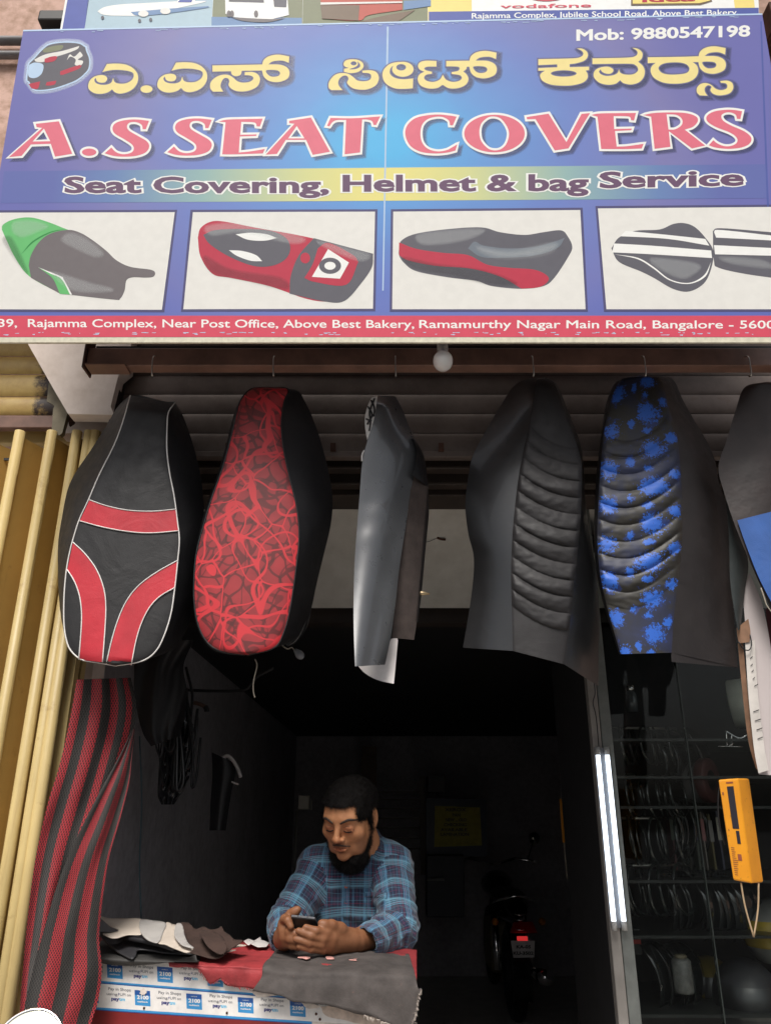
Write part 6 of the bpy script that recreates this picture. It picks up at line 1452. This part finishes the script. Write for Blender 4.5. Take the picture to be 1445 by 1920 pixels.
def vnorm(vs, fs):
    n = np.zeros_like(vs); a = vs[fs[:, 0]]; fn = np.cross(vs[fs[:, 1]] - a, vs[fs[:, 2]] - a) + np.cross(vs[fs[:, 2]] - a, vs[fs[:, 3]] - a)
    for i in range(4): np.add.at(n, fs[:, i], fn)
    return n / (np.linalg.norm(n, axis=1)[:, None] + 1e-12)
def smooth_v(vs, fs, it=2, lam=.5):
    for _ in range(it):
        acc = np.zeros_like(vs); cnt = np.zeros(len(vs))
        for i in range(4):
            j = (i + 1) % 4; np.add.at(acc, fs[:, i], vs[fs[:, j]]); np.add.at(cnt, fs[:, i], 1); np.add.at(acc, fs[:, j], vs[fs[:, i]]); np.add.at(cnt, fs[:, j], 1)
        vs = vs + lam * (acc / np.maximum(cnt, 1)[:, None] - vs)
    return vs
def fbm(vs, f, seed=0, oct_=2):
    out = np.zeros(len(vs)); a = 1.0
    for o_ in range(oct_):
        out += a * np.array([noise.noise(Vector((p[0] * f + seed, p[1] * f, p[2] * f))) for p in vs]); f *= 2.1; a *= .5
    return out
# ---- joints
neckb = V(682, 1614, 2.50); shR = V(596, 1634, 2.50); shL = V(733, 1630, 2.49)
elR = V(538, 1730, 2.40); elL = V(746, 1742, 2.35); wrR = V(533, 1758, 2.26); wrL = V(690, 1766, 2.215)
chest = V(664, 1680, 2.50); belly = V(664, 1745, 2.58); hip = Vector((belly.x, 2.74, .93))
man = root('person', (belly.x, 2.72, 0.02), 'bearded man in a blue plaid shirt leaning on the counter, looking at a phone', 'person')
# ---- head frame
HC = V(656, 1528, 2.385); hp_, hy_, hr_ = R(24), R(-23), R(3)
HR = (Matrix.Rotation(hy_, 3, 'Z') @ Matrix.Rotation(hp_, 3, 'X') @ Matrix.Rotation(hr_, 3, 'Y')); HS = (.94, .93, .885)
HRn = np.array(HR)
def hl(x, y, z): return HC + HR @ Vector((x * HS[0], y * HS[1], z * HS[2]))
def hell(Fd, c, r, k=.01, mode='add', grow=0): Fd.ell(tuple(hl(*c)), (r[0] * HS[0], r[1] * HS[1], r[2] * HS[2]), k, mode, HRn, grow)
def hcap(Fd, a, b, ra, rb, k=.01, mode='add'): Fd.cap(tuple(hl(*a)), tuple(hl(*b)), ra, rb, k, mode)
def cranium(Fd, g=0):
    hell(Fd, (0, .018, .032), (.073, .090, .073), .01, grow=g)
    hell(Fd, (0, -.035, .03), (.062, .052, .058), .02, grow=g)
def build_head(Fd):
    cranium(Fd)
    hell(Fd, (0, -.036, -.022), (.064, .051, .082), .02)
    hell(Fd, (0, -.038, -.072), (.050, .043, .036), .025)
    for s_ in (-1, 1):
        hell(Fd, (s_ * .042, -.058, -.026), (.024, .020, .020), .018)
        hcap(Fd, (s_ * .058, -.004, -.035), (s_ * .040, -.045, -.088), .016, .013, .02)
        hcap(Fd, (s_ * .012, -.0845, .023), (s_ * .042, -.072, .024), .0075, .007, .016)
        hell(Fd, (s_ * .031, -.0995, .001), (.015, .0105, .0105), .012, 'sub')
    hell(Fd, (0, -.076, -.098), (.018, .014, .014), .016)
    hcap(Fd, (0, -.0835, .018), (0, -.108, -.026), .0065, .0085, .010)
    hell(Fd, (0, -.108, -.030), (.0105, .0095, .0085), .007)
    for s_ in (-1, 1):
        hell(Fd, (s_ * .0125, -.096, -.034), (.0078, .0085, .0068), .006)
        hell(Fd, (s_ * .031, -.0790, -.001), (.0145, .0108, .0092), .007)      # lowered lids
        hcap(Fd, (s_ * .020, -.0875, -.0125), (s_ * .043, -.083, -.0105), .0022, .0018, .006)
        hell(Fd, (s_ * .0062, -.100, -.0415), (.0032, .004, .002), .002, 'sub')
        # ears
        hell(Fd, (s_ * .0765, .012, -.006), (.0075, .018, .031), .006)
        hell(Fd, (s_ * .0835, .007, -.004), (.006, .0105, .019), .005, 'sub')
        hell(Fd, (s_ * .0745, .004, -.032), (.006, .009, .0095), .005)
    hell(Fd, (0, -.090, -.052), (.020, .010, .012), .012)
    hcap(Fd, (-.021, -.0885, -.0605), (-.005, -.0975, -.0565), .0035, .0050, .004); hcap(Fd, (.021, -.0885, -.0605), (.005, -.0975, -.0565), .0035, .0050, .004)
    hcap(Fd, (-.015, -.0905, -.0675), (.015, -.0905, -.0675), .0052, .0052, .005); hell(Fd, (0, -.0935, -.068), (.010, .006, .0055), .004)
    hcap(Fd, (-.021, -.0945, -.0623), (.021, -.0945, -.0623), .0016, .0016, .003, 'sub')
    hcap(Fd, (0, .02, -.04), (0, .05, -.13), .050, .054, .03)
    Fd.cap(tuple(hl(0, .035, -.10)), tuple(neckb), .052, .058, .03)
def Hd(x, y, Y): return tuple(V(500 + x / 6.568, 1680 + y / 6.568, Y))
def finger(Fd, pts, rs, k=.004):
    for i in range(len(pts) - 1): Fd.cap(Hd(*pts[i]), Hd(*pts[i + 1]), rs[i], rs[i + 1], k if i else .008)
def build_hands(Fd):
    # his left hand (right in the picture): wrist, palm, fingers under the phone
    w0 = (1110, 545, 2.205)
    Fd.cap(tuple(elL), Hd(*w0), .040, .0275, .01); 
    for kx, ky, kY in ((855, 440, 2.152), (815, 520, 2.142), (795, 592, 2.142), (800, 655, 2.15)): Fd.cap(Hd(1010, 545, 2.19), Hd(kx, ky, kY), .022, .0125, .014)
    finger(Fd, [(850, 440, 2.15), (735, 452, 2.128), (610, 432, 2.112), (482, 388, 2.109)], [.0115, .0108, .0098, .0080])
    finger(Fd, [(810, 520, 2.14), (690, 530, 2.120), (545, 495, 2.108), (392, 432, 2.106)], [.0115, .0108, .0098, .0082])
    finger(Fd, [(790, 595, 2.14), (675, 605, 2.122), (530, 580, 2.110), (362, 533, 2.108)], [.0110, .0102, .0094, .0080])
    finger(Fd, [(795, 655, 2.148), (690, 668, 2.128), (555, 655, 2.116), (398, 622, 2.112)], [.0100, .0092, .0084, .0070])
    finger(Fd, [(1000, 500, 2.185), (905, 405, 2.160), (800, 358, 2.140), (712, 352, 2.130), (668, 335, 2.128)], [.018, .0145, .0118, .0102, .0082], .008)
    # his right hand (left in the picture)
    Fd.cap(tuple(elR), tuple(wrR), .038, .027, .01); Fd.cap(tuple(wrR), Hd(225, 500, 2.19), .027, .023, .012)
    for kx, ky, kY in ((205, 350, 2.165), (215, 420, 2.155), (225, 495, 2.152), (245, 570, 2.158)): Fd.cap(Hd(220, 520, 2.20), Hd(kx, ky, kY), .021, .013, .014)
    finger(Fd, [(205, 345, 2.165), (222, 285, 2.146), (262, 300, 2.128), (298, 378, 2.122)], [.0118, .0106, .0096, .0080])
    finger(Fd, [(215, 425, 2.155), (285, 440, 2.134), (370, 470, 2.130), (460, 490, 2.131)], [.0118, .0106, .0094, .0080])
    finger(Fd, [(225, 500, 2.152), (295, 530, 2.132), (375, 552, 2.130), (450, 560, 2.131)], [.0115, .0104, .0092, .0080])
    finger(Fd, [(245, 575, 2.158), (310, 608, 2.138), (385, 625, 2.134), (440, 625, 2.134)], [.0100, .0092, .0082, .0070])
    finger(Fd, [(225, 430, 2.195), (232, 300, 2.180), (300, 225, 2.165), (352, 195, 2.158), (382, 168, 2.156)], [.017, .0135, .0112, .0104, .0085], .008)
def torso(Fd, g):
    Fd.cap(tuple(shR), tuple(shL), .046 + g, .048 + g, .02)
    Fd.cap(tuple(shR + Vector((0, .01, .015))), tuple(neckb + Vector((0, .02, .03))), .036 + g, .050 + g, .04); Fd.cap(tuple(shL + Vector((0, .01, .015))), tuple(neckb + Vector((0, .02, .03))), .036 + g, .050 + g, .04)
    Fd.ell(tuple(chest + Vector((0, .03, .0))), (.132 + g, .088 + g, .13 + g), .04); Fd.ell(tuple(belly + Vector((0, .03, .0))), (.132 + g, .10 + g, .15 + g), .05)
    Fd.ell(tuple(hip), (.14 + g, .11 + g, .11 + g), .05)
lo = (-.36, 2.07, .80); hi = (.14, 2.92, 1.60)
Fb = Field(lo, hi, .0021); build_head(Fb); torso(Fb, -.014)
for a, b, ra, rb in ((shR, elR, .045, .034), (shL, elL, .047, .035)): Fb.cap(tuple(a), tuple(b), ra, rb, .02)
build_hands(Fb); vs, fs = Fb.mesh(); del Fb; vs = smooth_v(vs, fs, 2, .45)
def skin_mat():
    m = Mat('brown_skin'); at = m.N('ShaderNodeAttribute'); at.attribute_name = 'tint'
    n = m.noise(60, 5, .6); c = m.ramp(n.outputs[0], [(.3, (.44, .19, .088)), (.7, (.54, .25, .12))])
    m.set(col=m.mix(1.0, c, at.outputs['Color'], 'MULTIPLY'), rough=.52, sss=.12, spec=.35); m.b.inputs['Subsurface Radius'].default_value = (.012, .005, .003); m.b.inputs['Subsurface Scale'].default_value = 1
    m.bump(m.noise(420, 3).outputs[0], .16, .0008); return m.m
body = npmesh('body', vs, fs, skin_mat(), man)
# real skin colour differences: lips, beard shadow, lids
L = (vs - np.array(tuple(HC))) @ HRn; L = L / np.array(HS); tint = np.ones((len(vs), 3))
def spot(c, r, col, k=1.0, sharp=1):
    d = np.sqrt((((L - np.array(c)) / np.array(r)) ** 2).sum(1)); w_ = np.clip(1.4 - d, 0, 1) ** sharp * k; tint[:] = tint * (1 - w_[:, None]) + tint * np.array(col) * w_[:, None]
spot((0, -.095, -.0625), (.021, .012, .0105), (.92, .60, .62), .8); spot((0, -.09, -.052), (.036, .03, .0095), (.25, .22, .22), .85); spot((0, -.085, -.079), (.012, .02, .006), (.3, .28, .28), .8)
for s_ in (-1, 1): spot((s_ * .031, -.085, -.004), (.020, .02, .015), (.82, .68, .72), .8); spot((s_ * .055, -.03, -.07), (.018, .045, .035), (.4, .36, .36), .8); spot((s_ * .07, 0, -.02), (.012, .02, .045), (.45, .4, .4), .6)
spot((0, -.065, -.112), (.045, .035, .014), (.4, .36, .36), .8); spot((0, -.11, -.03), (.016, .014, .012), (1.1, .95, .92), .6)
hand = vs[:, 2] < 1.26; tint[hand] *= np.array((.46, .43, .43))  # hands and lower arms made darker than the face
ca = body.data.color_attributes.new('tint', 'FLOAT_COLOR', 'POINT'); ca.data.foreach_set('color', np.c_[tint, np.ones(len(vs))].astype(np.float32).ravel())
from mathutils.bvhtree import BVHTree
hm = np.linalg.norm(L, axis=1) < .2; keep = hm[fs].all(1)
bvh = BVHTree.FromPolygons([tuple(v) for v in vs], [tuple(int(i) for i in f) for f in fs[keep]])
def face(x, z, lift=.0):
    o = hl(x, -.25, z); d = (HR @ Vector((0, 1, 0))).normalized(); h = bvh.ray_cast(o, d); p = h[0] if h[0] is not None else hl(x, -.08, z); return p - d * lift
M['hair'] = simple('black_hair', (.0075, .006, .0055), .7, spec=.2, var=.4, scale=90)
M['brow'] = simple('dark_brows', (.035, .02, .014), .7)
hr = random.Random(21)
def strands(vs, nrm, n, ln, wd, down=0, curl=.5):
    out, f = [], []
    ids = [hr.randrange(len(vs)) for _ in range(n)]
    for i in ids:
        p = Vector(vs[i]); nn = Vector(nrm[i]); t = Vector((hr.gauss(0, 1), hr.gauss(0, 1), hr.gauss(0, 1))); t = (t - nn * t.dot(nn)).normalized()
        d = (nn * (1 - curl) + t * curl + Vector((0, -.1, -1)) * down).normalized(); s_ = d.cross(nn)
        s_ = s_.normalized() if s_.length > 1e-4 else t; l_ = ln * hr.uniform(.5, 1.2); q = p + d * l_ * .5 + nn * l_ * .12; e = p + d * l_ + t * l_ * .25 * hr.uniform(-1, 1) - nn * l_ * .1
        k = len(out); out += [p - s_ * wd, p + s_ * wd, q + s_ * wd * .7, q - s_ * wd * .7, e, e + s_ * wd * .1]; f += [(k, k + 1, k + 2, k + 3), (k + 3, k + 2, k + 5, k + 4)]
    return np.array([tuple(v) for v in out]), np.array(f)
def hairy(name, Fd, amp, fr, n, ln, wd, down=0, curl=.5, clump=None):
    v, f = Fd.mesh(); v = smooth_v(v, f, 1); nn = vnorm(v, f); d = fbm(v, fr, 3, 2); v = v + nn * (amp * d)[:, None]; nn = vnorm(v, f)
    sv, sf = strands(v, nn, n, ln, wd, down, curl); return npmesh(name, np.vstack([v, sv]), np.vstack([f, sf + len(v)]), M['hair'], man)
def hbox(g=.13): c = np.array(tuple(HC)); return c - g, c + g
a_, b_ = hbox(.135)
Fh = Field(a_, b_, .0024); cranium(Fh, .006); hell(Fh, (0, .010, .062), (.060, .068, .032), .02)
# carve the face, square hairline, ears
def hsub_box(Fd, c, r, rnd, k):
    sl, x, y, z = Fd.blk(a_, b_); P = [x - HC.x, y - HC.y, z - HC.z]; l = [HRn[0, j] * P[0] + HRn[1, j] * P[1] + HRn[2, j] * P[2] for j in range(3)]; l = [l[j] / HS[j] for j in range(3)]
    q = [np.abs(l[j] - c[j]) - r[j] + rnd for j in range(3)]; d = np.sqrt(sum(np.maximum(w_, 0) ** 2 for w_ in q)) + np.minimum(np.maximum(np.maximum(q[0], q[1]), q[2]), 0) - rnd
    Fd.put(sl, d.astype(np.float32), k, 'sub')
hsub_box(Fh, (0, -.095, -.043), (.0555, .070, .105), .012, .004)
hsub_box(Fh, (0, -.080, -.093), (.12, .062, .10), .01, .006)
for s_ in (-1, 1): hell(Fh, (s_ * .085, .012, -.012), (.022, .021, .034), .004, 'sub')
hsub_box(Fh, (0, 0, -.13), (.13, .2, .065), .01, .006)
hairy('hair', Fh, .0040, 60, 30000, .013, .00030, 0, .7)
Fk = Field(a_ - np.array((0, 0, .03)), b_, .0024)
for s_ in (-1, 1):
    hcap(Fk, (s_ * .0690, -.008, .012), (s_ * .066, -.010, -.035), .0045, .0055, .004); hcap(Fk, (s_ * .066, -.010, -.035), (s_ * .056, -.022, -.072), .0055, .010, .006); hcap(Fk, (s_ * .056, -.022, -.072), (s_ * .032, -.046, -.108), .010, .013, .010); hcap(Fk, (s_ * .032, -.044, -.108), (0, -.056, -.122), .013, .012, .010)
hell(Fk, (0, -.042, -.136), (.030, .020, .024), .02); hell(Fk, (0, -.03, -.12), (.055, .03, .035), .02)
hairy('beard', Fk, .0045, 80, 24000, .015, .00028, .7, .5)
for s_ in (-1, 1):
    pts = [face(s_ * .0115, .0165, -.0005), face(s_ * .022, .022, 0), face(s_ * .036, .0265, 0), face(s_ * .048, .0245, -.0005), face(s_ * .057, .018, -.001)]
    tube('eyebrow', [Vector(p) for p in cr([tuple(p) for p in pts], 5)], [.0016 + .0020 * math.sin(math.pi * (.12 + .8 * i / 20)) for i in range(21)], M['brow'], man)
    pts = [face(s_ * x, z, .0001) for x, z in ((.0165, -.0085), (.024, -.0115), (.031, -.0122), (.039, -.0108), (.0465, -.0070))]
    tube('eyelashes', [Vector(p) for p in cr([tuple(p) for p in pts], 4)], [.0007 + .0013 * math.sin(math.pi * (.1 + .85 * i / 16)) for i in range(17)], M['hair'], man)
    pts = [face(s_ * x, z, -.0002) for x, z in ((.018, .0015), (.026, .0055), (.036, .0055), (.046, .0005))]
    tube('lid_crease', [Vector(p) for p in cr([tuple(p) for p in pts], 4)], .0005, M['brow'], man)
pts = [face(x, z, 0) for x, z in ((-.030, -.0605), (-.020, -.0545), (-.009, -.0500), (0, -.0490), (.009, -.0500), (.020, -.0545), (.030, -.0605))]
tube('moustache', [Vector(p) for p in cr([tuple(p) for p in pts], 4)], [.0006 + .0016 * math.sin(math.pi * (.08 + .84 * i / 24)) for i in range(25)], M['brow'], man)
pts = [face(x, -.0628, -.0002) for x in (-.019, -.01, 0, .01, .019)]; tube('lip_line', pts, .0006, simple('lip_shadow_skin', (.08, .03, .025), .6), man)
# ---- shirt
Fs = Field((-.38, 2.14, .80), (.17, 2.95, 1.52), .0036); g = .004
torso(Fs, .006)
Fs.cap(tuple(shR), tuple(elR), .058, .048, .03); Fs.cap(tuple(elR), tuple(wrR), .049, .036, .02)
Fs.cap(tuple(shL), tuple(elL), .060, .050, .03); Fs.cap(tuple(elL), tuple(wrL), .050, .0385, .02)
d_ = (wrL - elL).normalized(); Fs.cap(tuple(wrL - d_ * .012), tuple(wrL + d_ * .002), .0405, .0405, .003)
d_ = (wrR - elR).normalized(); Fs.cap(tuple(wrR - d_ * .012), tuple(wrR), .038, .038, .003)
nd = (Vector(hl(0, .03, -.10)) - neckb).normalized()
Fs.cap(tuple(neckb), tuple(neckb + nd * .035), .072, .066, .012)
Fs.cap(tuple(neckb + nd * .02), tuple(neckb + nd * .12), .059, .059, .003, 'sub')
for w_, dr, r_ in ((wrL, (wrL - elL).normalized(), .033), (wrR, (wrR - elR).normalized(), .031)): Fs.cap(tuple(w_ - dr * .004), tuple(w_ + dr * .06), r_, r_, .002, 'sub')
sv, sf = Fs.mesh(); sv = smooth_v(sv, sf, 2, .5); nn = vnorm(sv, sf)
bones = [(shR, elR, .05), (elR, wrR, .045), (shL, elL, .05), (elL, wrL, .045)]
def segd(P, a, b):
    a = np.array(tuple(a)); b = np.array(tuple(b)); d = b - a; t = np.clip(((P - a) @ d) / (d @ d), 0, 1); return np.linalg.norm(P - a - t[:, None] * d, axis=1), t
# wrinkles: ridges across the sleeves near elbow and soft folds on the front
wr_ = np.zeros(len(sv))
for (a, b, r_), (tc, am) in zip(bones, ((.85, .0035), (.25, .003), (.85, .004), (.2, .004))):
    dd, t = segd(sv, a, b); near = np.clip(1.3 - dd / (r_ * 1.3), 0, 1); ln = (b - a).length
    nz = fbm(sv, 9, 5, 1); wr_ += near * np.exp(-((t - tc) / .35) ** 2) * am * np.sin(t * ln * 230 + nz * 5)
f1 = fbm(sv, 16, 2, 2); f2 = fbm(np.c_[sv[:, 0] * .6, sv[:, 1], sv[:, 2] * 1.6], 22, 9, 1)
sv = sv + nn * (wr_ + .0045 * f1 + .0045 * (1 - np.abs(f2) * 2.2))[:, None]
def plaid():
    m = Mat('blue_plaid_cotton'); uv = m.N('ShaderNodeUVMap'); sep = m.N('ShaderNodeSeparateXYZ'); m.L(uv.outputs[0], sep.inputs[0])
    def stripes(x, per):
        f = m.math('FRACT', m.math('DIVIDE', x, per)); k = lambda v: (v, v, v, 1)
        lt = m.ramp(f, [(0, k(1)), (.03, k(.25)), (.07, k(1)), (.10, k(.2)), (.15, k(1)), (.18, k(.3)), (.24, k(.9)), (.27, k(0)), (.42, k(0)), (.46, k(.5)), (.48, k(0)), (.72, k(0)), (.76, k(.5)), (.78, k(0)), (.9, k(.3)), (.95, k(1))], 'CONSTANT')
        rd = m.ramp(f, [(0, k(0)), (.12, k(0)), (.18, k(1)), (.205, k(0)), (.33, k(0)), (.355, k(1)), (.38, k(0)), (.60, k(.8)), (.62, k(0))], 'CONSTANT')
        return lt, rd
    lu, ru = stripes(sep.outputs[0], .060); lv, rv = stripes(sep.outputs[1], .062)
    base = (.012, .018, .050, 1); c = m.mix(m.math('MULTIPLY', lu, .5), base, (.12, .36, .58, 1)); c = m.mix(m.math('MULTIPLY', lv, .62), c, (.17, .40, .52, 1))
    c = m.mix(m.math('MULTIPLY', ru, .3), c, (.36, .04, .10, 1)); c = m.mix(m.math('MULTIPLY', rv, .28), c, (.32, .04, .10, 1))
    n = m.noise(30, 4); c = m.mix(m.ramp(n.outputs[0], [(.4, (0, 0, 0)), (.8, (.25, .25, .25))]), c, (.12, .16, .2, 1))
    m.set(col=c, rough=.85, sheen=.2); m.bump(m.noise(500, 2).outputs[0], .25, .0008); return m.m
shirt = npmesh('shirt', sv, sf, plaid(), man)
cen = sv[sf].mean(1); best = None
ds = [segd(cen, a, b)[0] / r_ for a, b, r_ in bones]; tors = np.full(len(cen), 1.32)
sx = cen[:, 0] - chest.x
ds = np.stack(ds + [tors], 1); pick = ds.argmin(1)
me = shirt.data; uvl = me.uv_layers.new(name='UVMap'); UV = np.zeros((len(sf), 4, 2)); Pq = sv[sf]
for bi, (a, b, r_) in enumerate(bones):
    m_ = pick == bi; an = np.array(tuple(a)); dn = np.array(tuple((b - a).normalized())); x_ = np.cross(dn, (0, 0, 1.0)); x_ /= np.linalg.norm(x_); y_ = np.cross(dn, x_)
    q = Pq[m_] - an; t = q @ dn; ang = np.arctan2(q @ y_, q @ x_); ang = ang[:, :1] + ((ang - ang[:, :1] + math.pi) % (2 * math.pi) - math.pi)
    UV[m_, :, 0] = ang * .055; UV[m_, :, 1] = t + bi * .02
m_ = pick == 4; q = Pq[m_]; UV[m_, :, 0] = q[..., 0] + .25 * np.sign(q[..., 0] - chest.x) * (q[..., 1] - 2.45) * .5; UV[m_, :, 1] = (q[..., 2] * .9 + (q[..., 1] - 2.45) * .5)
if len(me.loops) == UV.size // 2: uvl.data.foreach_set('uv', UV.astype(np.float32).ravel())
# front placket, pocket and buttons following the shirt
sb_ = BVHTree.FromPolygons([tuple(v) for v in sv], [tuple(int(i) for i in f) for f in sf])
def on_shirt(x, y, lift=.0015):
    d = (V(x, y, 2.3) - Vector(CAM)).normalized(); h = sb_.ray_cast(Vector(CAM), d); return (h[0] if h[0] is not None else V(x, y, 2.42)) - d * lift
def cloth_strip(name, A, B, nu, nv, lift=.0022):
    a = arc(A, nv + 1); b = arc(B, nv + 1)
    v, f, _ = gridg(lambda u, v: on_shirt(*(a[int(round(v * nv))] * (1 - u) + b[int(round(v * nv))] * u), lift), nu, nv)
    uv = [(p.x, p.z * .9 + (p.y - 2.45) * .5) for p in v]; o = mk(name, v, f, shirt.data.materials[0], man, True, uvs=uv); solid(o, .0012, 0); return o
cloth_strip('placket', [(641, 1650), (641, 1690), (643, 1722)], [(656, 1650), (657, 1690), (658, 1722)], 3, 16)
cloth_strip('pocket', [(686, 1676), (686, 1700), (688, 1722)], [(722, 1678), (722, 1700), (722, 1724)], 6, 8, .0016); cloth_strip('pocket_flap', [(684, 1672), (684, 1682)], [(724, 1674), (724, 1684)], 8, 2, .0034)
for y in (1662, 1691): lathe('button', [(.0001, -.0012), (.0045, -.0010), (.005, .0012)], on_shirt(649, y, .003), simple('red_button', (.4, .10, .06), .4), man, (0, -1, .1), 12)
# ---- trousers and shoes
Ft = Field((hip.x - .24, 2.45, .02), (hip.x + .24, 2.95, 1.02), .006)
Ft.ell(tuple(hip - Vector((0, 0, .03))), (.155, .12, .11), .02)
for s_ in (-1, 1):
    h_ = (hip.x + s_ * .085, 2.74, .86); kn = (hip.x + s_ * .11, 2.66, .48); an = (hip.x + s_ * .12, 2.76, .10); Ft.cap(h_, kn, .088, .064, .03); Ft.cap(kn, an, .062, .05, .02)
v, f = Ft.mesh(); v = smooth_v(v, f, 2); nn = vnorm(v, f); v += nn * (.006 * fbm(v, 14, 1, 2))[:, None]; npmesh('trousers', v, f, simple('dark_trousers', (.02, .02, .025), .85), man)
for s_ in (-1, 1):
    Fo = Field((hip.x + s_ * .12 - .07, 2.5, -.02), (hip.x + s_ * .12 + .07, 2.88, .16), .005); Fo.cap((hip.x + s_ * .12, 2.79, .065), (hip.x + s_ * .125, 2.62, .055), .042, .034, .02); Fo.cap((hip.x + s_ * .12, 2.77, .1), (hip.x + s_ * .12, 2.77, .08), .045, .045, .02)
    v, f = Fo.mesh(); v[:, 2] = np.maximum(v[:, 2], .0215); npmesh('shoe', v, f, L_['black'], man)
# ---- the phone in his hands
q = [Vector(Hd(295, 262, 2.122)), Vector(Hd(600, 293, 2.122)), Vector(Hd(690, 500, 2.158)), Vector(Hd(375, 520, 2.158))]
ph = root('phone', q[0].lerp(q[2], .5), 'black smartphone held in both hands above the counter', 'phone')
nrm = (q[1] - q[0]).cross(q[3] - q[0]).normalized(); nrm = -nrm if nrm.y < 0 else nrm
v, f = slab(q, nrm * .0078); bevel(mk('phone_body', v, f, Mat('phone_back').set(col=(.02, .018, .018, 1), rough=.3).m, ph), .0022, 3)
up_ = (q[0] - q[3]).normalized()
v, f = slab([q[0] + up_ * .0004 + (q[1] - q[0]) * .03 + nrm * .001, q[1] + up_ * .0004 - (q[1] - q[0]) * .03 + nrm * .001, q[1] + up_ * .0004 - (q[1] - q[0]) * .03 + nrm * .0068, q[0] + up_ * .0004 + (q[1] - q[0]) * .03 + nrm * .0068], up_ * .0012); mk('top_edge', v, f, simple('silver_trim', (.42, .43, .46), .3, .8), ph)
for t in (.3, .68): lathe('socket', [(.0001, 0), (.0015, 0)], q[0].lerp(q[1], t) + up_ * .0022 + nrm * .0039, L_['black'], ph, tuple(up_), 10)
